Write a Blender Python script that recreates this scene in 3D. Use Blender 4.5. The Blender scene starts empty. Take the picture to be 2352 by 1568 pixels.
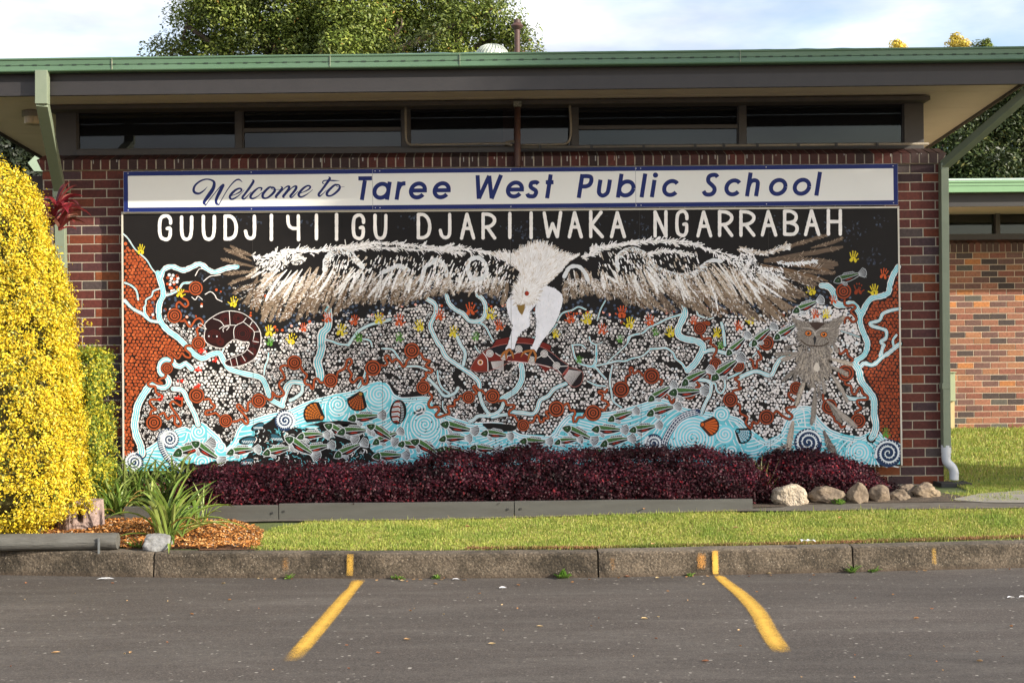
import bpy, math, random
import numpy as np
from mathutils import Vector, Matrix, noise as mnoise

random.seed(7)
RNG = np.random.default_rng(11)
scene = bpy.context.scene
COL = scene.collection
R = math.radians

# ------------------------------------------------------------------ camera
F = 3100.0                      # focal length in units of a 2352 wide picture
CX, CY = 1176.0, 784.0
CAM = np.array([0.0, -12.6, 1.65])
YAW, PITCH, ROLL = R(0.30), R(0.30), R(-0.50)
_fw = np.array([math.sin(YAW)*math.cos(PITCH), math.cos(YAW)*math.cos(PITCH), math.sin(PITCH)])
_rt = np.array([math.cos(YAW), -math.sin(YAW), 0.0])
_up = np.cross(_rt, _fw)
_r2 = math.cos(ROLL)*_rt + math.sin(ROLL)*_up
_u2 = -math.sin(ROLL)*_rt + math.cos(ROLL)*_up
cam_d = bpy.data.cameras.new('camera')
cam = bpy.data.objects.new('camera', cam_d)
COL.objects.link(cam)
cam.matrix_world = Matrix(((_r2[0], _u2[0], -_fw[0], CAM[0]), (_r2[1], _u2[1], -_fw[1], CAM[1]),
                           (_r2[2], _u2[2], -_fw[2], CAM[2]), (0, 0, 0, 1)))
cam_d.lens = F/2352*36.0
cam_d.sensor_width = 36.0
cam_d.clip_end = 2000
cam_d.dof.use_dof = False
scene.camera = cam

# ------------------------------------------------------------------ light
SUNV = Vector((1.8, -1.0, 0.93)).normalized()
SUN_EL = math.asin(SUNV.z)
SUN_ROT = math.atan2(SUNV.x, SUNV.y)
sd = bpy.data.lights.new('sun', 'SUN')
sd.energy = 4.6
sd.angle = R(0.55)
sd.color = (1.0, 0.93, 0.80)
so = bpy.data.objects.new('sun', sd)
COL.objects.link(so)
so.rotation_euler = SUNV.to_track_quat('Z', 'Y').to_euler()
so.location = (20, -15, 15)

world = bpy.data.worlds.new('World')
scene.world = world
world.use_nodes = True
wn, wl = world.node_tree.nodes, world.node_tree.links
wn.clear()
w_out = wn.new('ShaderNodeOutputWorld')
w_bg = wn.new('ShaderNodeBackground')
w_sky = wn.new('ShaderNodeTexSky')
w_sky.sky_type = 'NISHITA'
w_sky.sun_disc = False
w_sky.sun_elevation = SUN_EL
w_sky.sun_rotation = SUN_ROT
w_sky.air_density = 1.0
w_sky.dust_density = 1.2
w_sky.ozone_density = 1.0
w_tc = wn.new('ShaderNodeTexCoord')
w_map = wn.new('ShaderNodeMapping')
w_map.inputs['Scale'].default_value = (1.0, 1.0, 3.2)
w_map.inputs['Location'].default_value = (0.35, 0.1, 0.55)
w_n = wn.new('ShaderNodeTexNoise')
w_n.inputs['Scale'].default_value = 2.6
w_n.inputs['Detail'].default_value = 8
w_n.inputs['Roughness'].default_value = 0.55
w_r = wn.new('ShaderNodeValToRGB')
w_r.color_ramp.elements[0].position = 0.42
w_r.color_ramp.elements[1].position = 0.64
w_n2 = wn.new('ShaderNodeTexNoise')
w_n2.inputs['Scale'].default_value = 4.5
w_n2.inputs['Detail'].default_value = 6
w_r2 = wn.new('ShaderNodeValToRGB')
w_r2.color_ramp.elements[0].position = 0.38
w_r2.color_ramp.elements[0].color = (3.45, 3.6, 4.05, 1)
w_r2.color_ramp.elements[1].position = 0.62
w_r2.color_ramp.elements[1].color = (6.6, 6.6, 6.7, 1)
w_sep = wn.new('ShaderNodeSeparateXYZ')
w_ma = wn.new('ShaderNodeMath'); w_ma.operation = 'MULTIPLY_ADD'; w_ma.inputs[1].default_value = -0.55
w_mix = wn.new('ShaderNodeMix')
w_mix.data_type = 'RGBA'
for a, b in ((w_tc.outputs['Generated'], w_map.inputs['Vector']), (w_map.outputs['Vector'], w_n.inputs['Vector']),
             (w_map.outputs['Vector'], w_n2.inputs['Vector']), 
             (w_n2.outputs['Fac'], w_r2.inputs['Fac']), (w_r.outputs['Color'], w_mix.inputs['Factor']), (w_tc.outputs['Generated'], w_sep.inputs[0]), (w_sep.outputs['X'], w_ma.inputs[0]), (w_n.outputs['Fac'], w_ma.inputs[2]), (w_ma.outputs[0], w_r.inputs['Fac']),
             (w_sky.outputs['Color'], w_mix.inputs['A']), (w_r2.outputs['Color'], w_mix.inputs['B']),
             (w_mix.outputs['Result'], w_bg.inputs['Color']), (w_bg.outputs['Background'], w_out.inputs['Surface'])):
    wl.new(a, b)
w_bg.inputs['Strength'].default_value = 0.135

scene.view_settings.view_transform = 'Standard'
scene.view_settings.look = 'None'
scene.view_settings.exposure = 0.85
scene.view_settings.gamma = 1.0
scene.cycles.max_bounces = 8
scene.cycles.diffuse_bounces = 5
scene.cycles.transparent_max_bounces = 12

# ------------------------------------------------------------------ measuring helpers
def ray(u, v):
    d = _fw*F + _r2*(u-CX) - _u2*(v-CY)
    return d
def at(u, v, Y):
    """point seen at (u, v) that lies on the vertical plane y = Y"""
    d = ray(u, v)
    return CAM + d*((Y-CAM[1])/d[1])
def atz(u, v, z):
    d = ray(u, v)
    return CAM + d*((z-CAM[2])/d[2])
def sstep(a, b, x):
    t = min(1.0, max(0.0, (x-a)/(b-a)))
    return t*t*(3-2*t)
_gy = [-60, -2.80, -2.6, -1.5, -0.3, 0.6, 2.5, 6.3, 12, 80]
_gz = [0.185, 0.185, 0.19, 0.245, 0.30, 0.33, 0.36, 0.485, 0.6, 1.2]
def G(x, y):
    z = float(np.interp(y, _gy, _gz))
    return z + 0.07*sstep(-1.0, 3.4, x)*sstep(-2.6, -1.4, y)*(1-sstep(-0.6, 0.8, y))
def atg(u, v, dz=0.0):
    z = 0.25
    for _ in range(12):
        p = atz(u, v, z)
        z = 0.5*z + 0.5*(G(p[0], p[1])+dz)
    return atz(u, v, z)

def srgb(r, g=None, b=None):
    if g is None: r, g, b = r
    f = lambda c: (c/255/12.92) if c/255 <= 0.04045 else ((c/255+0.055)/1.055)**2.4
    return (f(r), f(g), f(b))

# ------------------------------------------------------------------ materials
def new_mat(name):
    m = bpy.data.materials.new(name)
    m.use_nodes = True
    nt = m.node_tree
    b = nt.nodes['Principled BSDF']
    return m, nt, b
def nz(nt, scale, detail=4, rough=0.6, vec=None, dist=0.0):
    n = nt.nodes.new('ShaderNodeTexNoise')
    n.inputs['Scale'].default_value = scale
    n.inputs['Detail'].default_value = detail
    n.inputs['Roughness'].default_value = rough
    n.inputs['Distortion'].default_value = dist
    if vec is not None: nt.links.new(vec, n.inputs['Vector'])
    return n
def ramp(nt, fac, stops):
    r = nt.nodes.new('ShaderNodeValToRGB')
    el = r.color_ramp.elements
    while len(el) < len(stops): el.new(0.5)
    for e, (p, c) in zip(el, stops):
        e.position = p
        e.color = (c[0], c[1], c[2], 1) if hasattr(c, '__len__') else (c, c, c, 1)
    nt.links.new(fac, r.inputs['Fac'])
    return r
def mixc(nt, fac, a, b, mode='MIX'):
    m = nt.nodes.new('ShaderNodeMix')
    m.data_type = 'RGBA'; m.blend_type = mode
    for s, v in (('Factor', fac), ('A', a), ('B', b)):
        if isinstance(v, (int, float)): m.inputs[s].default_value = v
        elif hasattr(v, '__len__'): m.inputs[s].default_value = (v[0], v[1], v[2], 1)
        else: nt.links.new(v, m.inputs[s])
    return m.outputs['Result']
def coords(nt, scale=(1, 1, 1)):
    t = nt.nodes.new('ShaderNodeTexCoord')
    mp = nt.nodes.new('ShaderNodeMapping')
    mp.inputs['Scale'].default_value = scale
    nt.links.new(t.outputs['Object'], mp.inputs['Vector'])
    return mp.outputs['Vector']
def bump(nt, b, h, strength=0.3, dist=0.01):
    bp = nt.nodes.new('ShaderNodeBump')
    bp.inputs['Strength'].default_value = strength
    bp.inputs['Distance'].default_value = dist
    nt.links.new(h, bp.inputs['Height'])
    nt.links.new(bp.outputs['Normal'], b.inputs['Normal'])
def pmat(name, c1, c2=None, scale=6, rough=0.6, bmp=0.0, bscale=60, metal=0.0, spec=0.5, stretch=(1, 1, 1), dirt=None, dirt_amt=0.5, dist=0.004):
    m, nt, b = new_mat(name)
    v = coords(nt, stretch)
    c2 = c2 or tuple(x*0.8 for x in c1)
    n = nz(nt, scale, 6, 0.65, v)
    col = ramp(nt, n.outputs['Fac'], [(0.3, c2), (0.7, c1)]).outputs['Color']
    if dirt:
        n2 = nz(nt, scale*0.35, 8, 0.7, v, 0.3)
        f = ramp(nt, n2.outputs['Fac'], [(0.45, 0.0), (0.68, dirt_amt)])
        col = mixc(nt, f.outputs['Color'], col, dirt)
    nt.links.new(col, b.inputs['Base Color'])
    b.inputs['Roughness'].default_value = rough
    b.inputs['Metallic'].default_value = metal
    b.inputs['Specular IOR Level'].default_value = spec
    if bmp:
        bump(nt, b, nz(nt, bscale, 5, 0.7, v).outputs['Fac'], bmp, dist)
    return m
def amat(name, rough=0.6, var=0.15, vscale=30, bmp=0.0, bscale=80, spec=0.5, trans=0.0, sheen=0.0):
    """colour comes from the mesh's own 'tint' attribute, broken up by noise"""
    m, nt, b = new_mat(name)
    a = nt.nodes.new('ShaderNodeAttribute'); a.attribute_name = 'tint'
    v = coords(nt)
    n = nz(nt, vscale, 5, 0.65, v)
    f = ramp(nt, n.outputs['Fac'], [(0.3, 1-var), (0.7, 1+var)])
    f.color_ramp.elements[1].color = (1+var, 1+var, 1+var, 1)
    col = mixc(nt, 1.0, a.outputs['Color'], f.outputs['Color'], 'MULTIPLY')
    nt.links.new(col, b.inputs['Base Color'])
    b.inputs['Roughness'].default_value = rough
    b.inputs['Specular IOR Level'].default_value = spec
    if bmp: bump(nt, b, nz(nt, bscale, 5, 0.7, v).outputs['Fac'], bmp, 0.004)
    if trans:
        tr = nt.nodes.new('ShaderNodeBsdfTranslucent')
        nt.links.new(col, tr.inputs['Color'])
        ms = nt.nodes.new('ShaderNodeMixShader')
        ms.inputs[0].default_value = trans
        nt.links.new(b.outputs[0], ms.inputs[1]); nt.links.new(tr.outputs[0], ms.inputs[2])
        nt.links.new(ms.outputs[0], nt.nodes['Material Output'].inputs['Surface'])
    return m

# ------------------------------------------------------------------ mesh helpers
class MB:
    def __init__(s): s.v = []; s.f = []; s.c = []; s.m = []
    def add(s, vs, fs, c=(1, 1, 1), mi=0):
        o = len(s.v)
        s.v.extend([tuple(float(q) for q in p) for p in vs])
        s.f.extend([tuple(o+i for i in f) for f in fs])
        s.c.extend([tuple(c)]*len(vs)); s.m.extend([mi]*len(fs))
        return o
    def box(s, a, b, c=(1, 1, 1), mi=0, skip=()):
        (x0, y0, z0), (x1, y1, z1) = a, b
        vs = [(x0, y0, z0), (x1, y0, z0), (x1, y1, z0), (x0, y1, z0), (x0, y0, z1), (x1, y0, z1), (x1, y1, z1), (x0, y1, z1)]
        fs = {'f': (0, 1, 5, 4), 'r': (1, 2, 6, 5), 'b': (2, 3, 7, 6), 'l': (3, 0, 4, 7), 't': (4, 5, 6, 7), 'd': (3, 2, 1, 0)}
        s.add(vs, [f for k, f in fs.items() if k not in skip], c, mi)
    def hexa(s, vs, c=(1, 1, 1), mi=0):
        s.add(vs, [(0, 1, 5, 4), (1, 2, 6, 5), (2, 3, 7, 6), (3, 0, 4, 7), (4, 5, 6, 7), (3, 2, 1, 0)], c, mi)
    def tube(s, pts, r, n=8, c=(1, 1, 1), mi=0, cap=True, sq=None):
        pts = [np.array(p, float) for p in pts]
        rs = r if hasattr(r, '__len__') else [r]*len(pts)
        rings = []
        prev = None
        for i, p in enumerate(pts):
            a = pts[max(0, i-1)]; b = pts[min(len(pts)-1, i+1)]
            t = (b-a)/(np.linalg.norm(b-a)+1e-9)
            if prev is None:
                ref = np.array([0, 0, 1.0]) if abs(t[2]) < 0.9 else np.array([1.0, 0, 0])
                if sq is not None: ref = np.array([1.0, 0, 0])
                s1 = ref-t*np.dot(ref, t)
            else:
                s1 = prev-t*np.dot(prev, t)
            s1 /= np.linalg.norm(s1)+1e-9
            prev = s1
            s2 = np.cross(t, s1)
            ring = []
            if sq is not None:
                for (qa, qb) in ((-1, -1), (1, -1), (1, 1), (-1, 1)):
                    ring.append(p+s1*qa*sq[0]/2+s2*qb*sq[1]/2)
            else:
                for k in range(n):
                    an = 2*math.pi*k/n
                    ring.append(p+(s1*math.cos(an)+s2*math.sin(an))*rs[i])
            rings.append(ring)
        nn = len(rings[0])
        vs = [q for ring in rings for q in ring]
        fs = []
        for i in range(len(rings)-1):
            for k in range(nn):
                fs.append((i*nn+k, i*nn+(k+1) % nn, (i+1)*nn+(k+1) % nn, (i+1)*nn+k))
        if cap:
            fs.append(tuple(range(nn-1, -1, -1))); fs.append(tuple((len(rings)-1)*nn+k for k in range(nn)))
        s.add(vs, fs, c, mi)
    def lathe(s, cen, prof, n=20, c=(1, 1, 1), mi=0):
        vs = []; fs = []
        for (r, z) in prof:
            for k in range(n):
                a = 2*math.pi*k/n
                vs.append((cen[0]+r*math.cos(a), cen[1]+r*math.sin(a), cen[2]+z))
        for i in range(len(prof)-1):
            for k in range(n):
                fs.append((i*n+k, i*n+(k+1) % n, (i+1)*n+(k+1) % n, (i+1)*n+k))
        fs.append(tuple(range(n-1, -1, -1))); fs.append(tuple((len(prof)-1)*n+k for k in range(n)))
        s.add(vs, fs, c, mi)
    def build(s, name, mats, parent=None, smooth=False, bevel=0.0):
        me = bpy.data.meshes.new(name)
        me.from_pydata(s.v, [], s.f)
        ca = me.color_attributes.new('tint', 'FLOAT_COLOR', 'POINT')
        arr = np.ones((len(s.v), 4), np.float32); arr[:, :3] = np.array(s.c, np.float32).reshape(-1, 3)
        ca.data.foreach_set('color', arr.ravel())
        mats = mats if isinstance(mats, (list, tuple)) else [mats]
        for m in mats: me.materials.append(m)
        me.polygons.foreach_set('material_index', np.array(s.m, np.int32))
        if smooth: me.polygons.foreach_set('use_smooth', np.ones(len(s.f), bool))
        me.update()
        o = bpy.data.objects.new(name, me)
        COL.objects.link(o)
        if parent:
            o.parent = parent
            q = parent
            off = Vector((0, 0, 0))
            while q is not None:
                off += q.location; q = q.parent
            me.transform(Matrix.Translation(-off))
        if bevel:
            bv = o.modifiers.new('bevel', 'BEVEL'); bv.width = bevel; bv.segments = 2; bv.limit_method = 'ANGLE'
        return o
def empty(name, loc, label, cat, group=None, kind=None):
    o = bpy.data.objects.new(name, None)
    o.empty_display_size = 0.2
    o.location = tuple(float(q) for q in loc)
    COL.objects.link(o)
    tag(o, label, cat, group, kind)
    return o
def tag(o, label=None, cat=None, group=None, kind=None):
    if label: o['label'] = label
    if cat: o['category'] = cat
    if group: o['group'] = group
    if kind: o['kind'] = kind
    return o
def raw_mesh(name, V, Fq, Ccol, mat, parent=None, base=(0, 0, 0)):
    """fast mesh from numpy: V (n,3), Fq (m,k) equal-size faces, Ccol (n,3)"""
    me = bpy.data.meshes.new(name)
    V = np.asarray(V, np.float32) - np.asarray(base, np.float32)
    m, k = Fq.shape
    me.vertices.add(len(V)); me.vertices.foreach_set('co', V.ravel())
    me.loops.add(m*k); me.loops.foreach_set('vertex_index', Fq.astype(np.int32).ravel())
    me.polygons.add(m)
    me.polygons.foreach_set('loop_start', np.arange(m, dtype=np.int32)*k)
    me.update(calc_edges=True)
    ca = me.color_attributes.new('tint', 'FLOAT_COLOR', 'POINT')
    arr = np.ones((len(V), 4), np.float32); arr[:, :3] = Ccol
    ca.data.foreach_set('color', arr.ravel())
    me.materials.append(mat)
    me.validate()
    o = bpy.data.objects.new(name, me)
    COL.objects.link(o)
    if parent: o.parent = parent
    return o
def leaves(P, N, size, aspect, fold=0.25, jitter=0.5, rng=RNG):
    """leaf quads (base, side, tip, side) at points P facing roughly N; returns V (4n,3), F (n,4)"""
    n = len(P)
    N = N + rng.normal(0, jitter, (n, 3)); N /= np.linalg.norm(N, axis=1)[:, None]+1e-9
    T = rng.normal(0, 1, (n, 3)); T -= N*(T*N).sum(1)[:, None]; T /= np.linalg.norm(T, axis=1)[:, None]+1e-9
    B = np.cross(N, T)
    L = (size*rng.uniform(0.65, 1.25, n))[:, None]
    W = L*aspect
    V = np.stack([P-T*L*0.5, P+B*W*0.5+N*L*fold*0.5, P+T*L*0.5+N*L*fold*0.1, P-B*W*0.5+N*L*fold*0.5], 1).reshape(-1, 3)
    Fq = np.arange(4*n).reshape(n, 4)
    return V, Fq
def pick(pal, n, rng=RNG, var=0.15):
    cols = np.array([c[1] for c in pal], float); w = np.array([c[0] for c in pal], float); w /= w.sum()
    c = cols[rng.choice(len(pal), n, p=w)]
    return c*rng.uniform(1-var, 1+var, (n, 1))
# ================================================================== ground, car park, kerb
M_asphalt, nt, b = new_mat('asphalt')
v = coords(nt)
n1 = nz(nt, 0.55, 5, 0.6, coords(nt, (0.35, 1.6, 1)))
n2 = nz(nt, 75, 4, 0.85, v)
n3 = nz(nt, 3.0, 8, 0.7, coords(nt, (0.25, 1.3, 1)), 0.4)
base = ramp(nt, n2.outputs['Fac'], [(0.34, (0.026, 0.020, 0.016)), (0.47, (0.064, 0.051, 0.043)), (0.56, (0.090, 0.073, 0.061)), (0.68, (0.24, 0.20, 0.17))]).outputs['Color']
streak = ramp(nt, n3.outputs['Fac'], [(0.44, 0.0), (0.70, 0.48)]).outputs['Color']
col = mixc(nt, streak, base, (0.165, 0.145, 0.125))
patch = ramp(nt, n1.outputs['Fac'], [(0.3, 0.62), (0.7, 1.0)]).outputs['Color']
col = mixc(nt, 1.0, col, patch, 'MULTIPLY')
vo = nt.nodes.new('ShaderNodeTexVoronoi'); vo.inputs['Scale'].default_value = 17; nt.links.new(v, vo.inputs['Vector'])
vf = ramp(nt, vo.outputs['Distance'], [(0.13, 1.0), (0.20, 0.0)]).outputs['Color']
n9 = nz(nt, 22, 5, 0.8, v)
col = mixc(nt, 1.0, col, ramp(nt, n9.outputs['Fac'], [(0.36, 0.70), (0.64, 1.18)]).outputs['Color'], 'MULTIPLY')
vo2 = nz(nt, 19, 2, 0.5, v)
vf = mixc(nt, 1.0, vf, ramp(nt, vo2.outputs['Fac'], [(0.50, 0.0), (0.62, 0.75)]).outputs['Color'], 'MULTIPLY')
col = mixc(nt, vf, col, (0.42, 0.38, 0.33))
nt.links.new(col, b.inputs['Base Color'])
b.inputs['Roughness'].default_value = 0.85
bump(nt, b, n2.outputs['Fac'], 0.55, 0.006)

M_soil = pmat('soil', (0.10, 0.070, 0.045), (0.045, 0.032, 0.022), 9, 0.95, 0.8, 60, dist=0.02)
M_turf = pmat('turf_soil', (0.115, 0.15, 0.03), (0.075, 0.085, 0.03), 14, 0.95, 0.5, 50, dist=0.02)
M_path = pmat('worn_concrete_path', (0.125, 0.108, 0.085), (0.075, 0.063, 0.05), 12, 0.9, 0.4, 150, dirt=(0.07, 0.055, 0.035), dirt_amt=0.7)

# kerb foot line in the car park
kp = [(-500, 1311), (-100, 1317), (0, 1320), (400, 1326), (900, 1328), (1400, 1325.5), (1900, 1314.5), (2352, 1303), (2450, 1300.5), (2900, 1290)]
K = np.array([atz(u, v_, 0.0)[:2] for u, v_ in kp])
def kerb_y(x): return float(np.interp(x, K[:, 0], K[:, 1]))

gb = MB()
gb.box((-60, -60, -0.3), (60, 3, 0.0), skip=('d',))
car_park = gb.build('car_park', M_asphalt); tag(car_park, kind='structure')

# terrain behind the kerb, one sheet to the horizon
xs = np.concatenate([[-400, -60, -20], np.arange(-9, 9.01, 0.25), [20, 60, 400]])
ys_ = [0.15, 0.4, 0.8, 1.2, 1.5, 1.8, 2.2, 2.8, 3.5, 5, 7, 9, 12, 20, 80, 600]
tb = MB(); vs = []; fs = []
for x in xs:
    ky = kerb_y(min(max(x, -9), 9))
    for j, dy in enumerate(ys_):
        y = ky+dy
        vs.append((x, y, G(x, y)-0.012))
nj = len(ys_)
for i in range(len(xs)-1):
    for j in range(nj-1):
        fs.append((i*nj+j, (i+1)*nj+j, (i+1)*nj+j+1, i*nj+j+1))
tb.add(vs, fs)
ground = tb.build('ground', M_turf, smooth=True); tag(ground, kind='structure')

M_kerb, nt, b = new_mat('weathered_kerb_concrete')
v = coords(nt)
n1 = nz(nt, 70, 4, 0.85, v); n2 = nz(nt, 2.6, 9, 0.75, v, 0.4); n3 = nz(nt, 11, 5, 0.7, v)
base = ramp(nt, n1.outputs['Fac'], [(0.34, (0.026, 0.019, 0.012)), (0.48, (0.082, 0.062, 0.042)), (0.60, (0.150, 0.115, 0.080)), (0.72, (0.34, 0.28, 0.21))]).outputs['Color']
st = ramp(nt, n2.outputs['Fac'], [(0.42, 0.0), (0.56, 0.92)]).outputs['Color']
col = mixc(nt, st, base, mixc(nt, 1.0, base, (0.30, 0.29, 0.25), 'MULTIPLY'))
st2 = ramp(nt, n3.outputs['Fac'], [(0.55, 0.0), (0.75, 0.4)]).outputs['Color']
col = mixc(nt, st2, col, (0.20, 0.15, 0.10))
vo = nt.nodes.new('ShaderNodeTexVoronoi'); vo.inputs['Scale'].default_value = 48; nt.links.new(v, vo.inputs['Vector'])
vf = ramp(nt, vo.outputs['Distance'], [(0.10, 0.75), (0.20, 0.0)]).outputs['Color']
vbw = nt.nodes.new('ShaderNodeRGBToBW'); nt.links.new(vo.outputs['Color'], vbw.inputs[0]); vcol = ramp(nt, vbw.outputs[0], [(0.2, (0.07, 0.06, 0.05)), (0.5, (0.20, 0.165, 0.125)), (0.8, (0.42, 0.36, 0.28))])
col = mixc(nt, vf, col, vcol.outputs['Color'])
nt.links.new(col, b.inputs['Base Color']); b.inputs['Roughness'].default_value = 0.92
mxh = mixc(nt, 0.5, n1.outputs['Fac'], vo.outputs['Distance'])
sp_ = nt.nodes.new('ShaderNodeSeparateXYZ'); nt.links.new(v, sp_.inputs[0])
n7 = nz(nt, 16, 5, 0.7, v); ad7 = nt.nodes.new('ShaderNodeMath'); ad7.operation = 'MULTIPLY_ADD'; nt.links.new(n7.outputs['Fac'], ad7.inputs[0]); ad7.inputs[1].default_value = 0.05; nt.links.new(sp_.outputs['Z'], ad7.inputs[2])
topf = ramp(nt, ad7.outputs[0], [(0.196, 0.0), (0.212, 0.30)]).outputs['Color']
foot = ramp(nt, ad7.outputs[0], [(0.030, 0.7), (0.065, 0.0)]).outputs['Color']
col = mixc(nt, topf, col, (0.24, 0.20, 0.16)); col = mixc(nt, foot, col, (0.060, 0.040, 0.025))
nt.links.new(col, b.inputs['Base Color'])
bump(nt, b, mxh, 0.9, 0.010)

KH = 0.18
joints = [-11.0] + [atz(u, 1322, 0)[0] for u in (357, 1373, 1975)] + [11.0]
kb = MB()
prof = [(0.0, -0.25), (0.0, 0.0), (0.012, 0.08), (0.018, KH-0.022), (0.026, KH-0.007), (0.045, KH), (0.15, KH+0.004), (0.165, KH-0.02), (0.165, -0.2)]
for ji in range(len(joints)-1):
    a, c = joints[ji]+0.006, joints[ji+1]-0.006
    nx = max(2, int((c-a)/0.045))
    X = np.linspace(a, c, nx)
    vs = []; fs = []
    dz = (0.0, -0.004, 0.003, 0.0)[ji]
    for i, x in enumerate(X):
        edge = min(x-a, c-x)
        for k, (py, pz) in enumerate(prof):
            wob = 0.0045*mnoise.noise((x*9, pz*20, ji)) + 0.004*mnoise.noise((x*31, pz*60, 3))
            cr = 0.0
            if edge < 0.05 and k in (2, 3, 4, 5): cr = 0.018*(1-edge/0.05)*(0.5+abs(mnoise.noise((x*60, k, 2))))
            vs.append((x, kerb_y(x)+py-wob+cr, pz+(dz if pz > 0.05 else 0)+(0.003*mnoise.noise((x*3, k, 9)) if k >= 4 else 0)-cr*0.4))
    npf = len(prof)
    for i in range(nx-1):
        for k in range(npf-1):
            fs.append((i*npf+k, i*npf+k+1, (i+1)*npf+k+1, (i+1)*npf+k)[::-1])
    fs.append(tuple(range(npf))); fs.append(tuple((nx-1)*npf+k for k in range(npf-1, -1, -1)))
    kb.add(vs, fs)
kerb = kb.build('kerb', M_kerb, smooth=False); tag(kerb, kind='structure')

# ------------------------------------------------------------------ painted lines
def paint_mat(name, c, lo, hi):
    m, nt, b = new_mat(name)
    a = nt.nodes.new('ShaderNodeAttribute'); a.attribute_name = 'tint'
    v = coords(nt)
    n1 = nz(nt, 120, 4, 0.75, v); n2 = nz(nt, 9, 5, 0.6, v)
    ad = nt.nodes.new('ShaderNodeMath'); ad.operation = 'ADD'
    nt.links.new(a.outputs['Fac'], ad.inputs[0])
    mm = nt.nodes.new('ShaderNodeMath'); mm.operation = 'MULTIPLY_ADD'
    nt.links.new(n1.outputs['Fac'], mm.inputs[0]); mm.inputs[1].default_value = 1.3; mm.inputs[2].default_value = -0.65
    nt.links.new(mm.outputs[0], ad.inputs[1])
    f = ramp(nt, ad.outputs[0], [(lo, 0.0), (hi, 1.0)])
    cc = ramp(nt, n2.outputs['Fac'], [(0.3, tuple(x*0.72 for x in c)), (0.7, c)])
    nt.links.new(cc.outputs['Color'], b.inputs['Base Color']); b.inputs['Roughness'].default_value = 0.75
    tr = nt.nodes.new('ShaderNodeBsdfTransparent'); ms = nt.nodes.new('ShaderNodeMixShader')
    nt.links.new(f.outputs['Color'], ms.inputs[0]); nt.links.new(tr.outputs[0], ms.inputs[1]); nt.links.new(b.outputs[0], ms.inputs[2])
    nt.links.new(ms.outputs[0], nt.nodes['Material Output'].inputs['Surface'])
    return m
M_yel = paint_mat('worn_yellow_road_paint', (0.72, 0.41, 0.055), 0.26, 0.95)
M_yel2 = paint_mat('faded_orange_paint', (0.52, 0.24, 0.05), 0.45, 0.85)
def smooth_poly(pts, n=8):
    pts = np.asarray(pts, float)
    if len(pts) < 3: 
        return np.array([pts[0]+(pts[-1]-pts[0])*t for t in np.linspace(0, 1, n+1)])
    q = np.vstack([2*pts[0]-pts[1], pts, 2*pts[-1]-pts[-2]])
    out = []
    for i in range(1, len(q)-2):
        p0, p1, p2, p3 = q[i-1], q[i], q[i+1], q[i+2]
        for t in np.linspace(0, 1, n, endpoint=False):
            out.append(0.5*((2*p1)+(-p0+p2)*t+(2*p0-5*p1+4*p2-p3)*t*t+(-p0+3*p1-3*p2+p3)*t**3))
    out.append(q[-2])
    return np.array(out)
def road_line(name, mid, widths, strength=1.0):
    S = smooth_poly([(u, v_, w) for (u, v_), w in zip(mid, widths)], 8)
    C3 = np.array([atz(u, v_, 0.0) for u, v_, _ in S]); C3[:, 2] = 0.004
    mb = MB(); vs = []; cs = []
    for i, p in enumerate(C3):
        wpx = S[i, 2]
        l = atz(S[i, 0]-wpx/2, S[i, 1], 0)[0]; r = atz(S[i, 0]+wpx/2, S[i, 1], 0)[0]
        w = r-l
        endf = min(i, len(C3)-1-i)/3.0
        e = min(1.0, 0.35+endf*0.65)
        for t, k in ((-0.62, 0.0), (-0.42, 0.62), (0, 1.0), (0.42, 0.62), (0.62, 0.0)):
            vs.append((p[0]+t*w, p[1], 0.004)); cs.append(k*e*strength)
    fs = [(i*5+k, i*5+k+1, (i+1)*5+k+1, (i+1)*5+k)[::-1] for i in range(len(C3)-1) for k in range(4)]
    mb.v = vs; mb.f = fs; mb.c = [(c, c, c) for c in cs]; mb.m = [0]*len(fs)
    o = mb.build(name, M_yel, car_park)
    return o
L1 = road_line('painted_line', [(824, 1331), (812, 1350), (794, 1370), (744, 1430), (668, 1519)], [34, 27, 33, 40, 46])
L2 = road_line('painted_line', [(1648, 1320), (1668, 1338), (1708, 1370), (1742, 1408), (1765, 1450), (1797, 1499)], [24, 30, 38, 43, 46, 50])
def kerb_paint(name, u, w, v0, v1, mat, s=1.0):
    x0 = atz(u-w/2, 1322, 0)[0]; x1 = atz(u+w/2, 1322, 0)[0]
    h0 = v0*KH; h1 = v1*KH
    vs = []; cs = []
    for i, z in enumerate(np.linspace(h0, h1, 5)):
        for t, k in ((-0.2, 0.0), (0.1, 0.8), (0.5, 1.0), (0.9, 0.8), (1.2, 0.0)):
            x = x0+(x1-x0)*t
            vs.append((x, kerb_y(x)+float(np.interp(z, [0, 0.08, KH], [0, 0.012, 0.02]))-0.011, z)); cs.append(k*s*(0.75 if i in (0, 4) else 1))
    fs = [(i*5+k, i*5+k+1, (i+1)*5+k+1, (i+1)*5+k) for i in range(4) for k in range(4)]
    mb = MB(); mb.v = vs; mb.f = fs; mb.c = [(c, c, c) for c in cs]; mb.m = [0]*len(fs)
    return mb.build(name, mat, kerb)
kerb_paint('paint_mark', 808, 15, 0.12, 0.97, M_yel, 0.80)
kerb_paint('paint_mark', 1645, 14, 0.05, 0.98, M_yel, 1.0)
kerb_paint('paint_mark', 2173, 12, 0.22, 0.9, M_yel, 0.50)
kerb_paint('paint_mark', 1613, 24, 0.25, 0.9, M_yel2, 0.72)
kerb_paint('paint_mark', 660, 20, 0.25, 0.85, M_yel2, 0.55)
kerb_paint('paint_mark', 1406, 16, 0.25, 0.85, M_yel2, 0.5)

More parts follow.
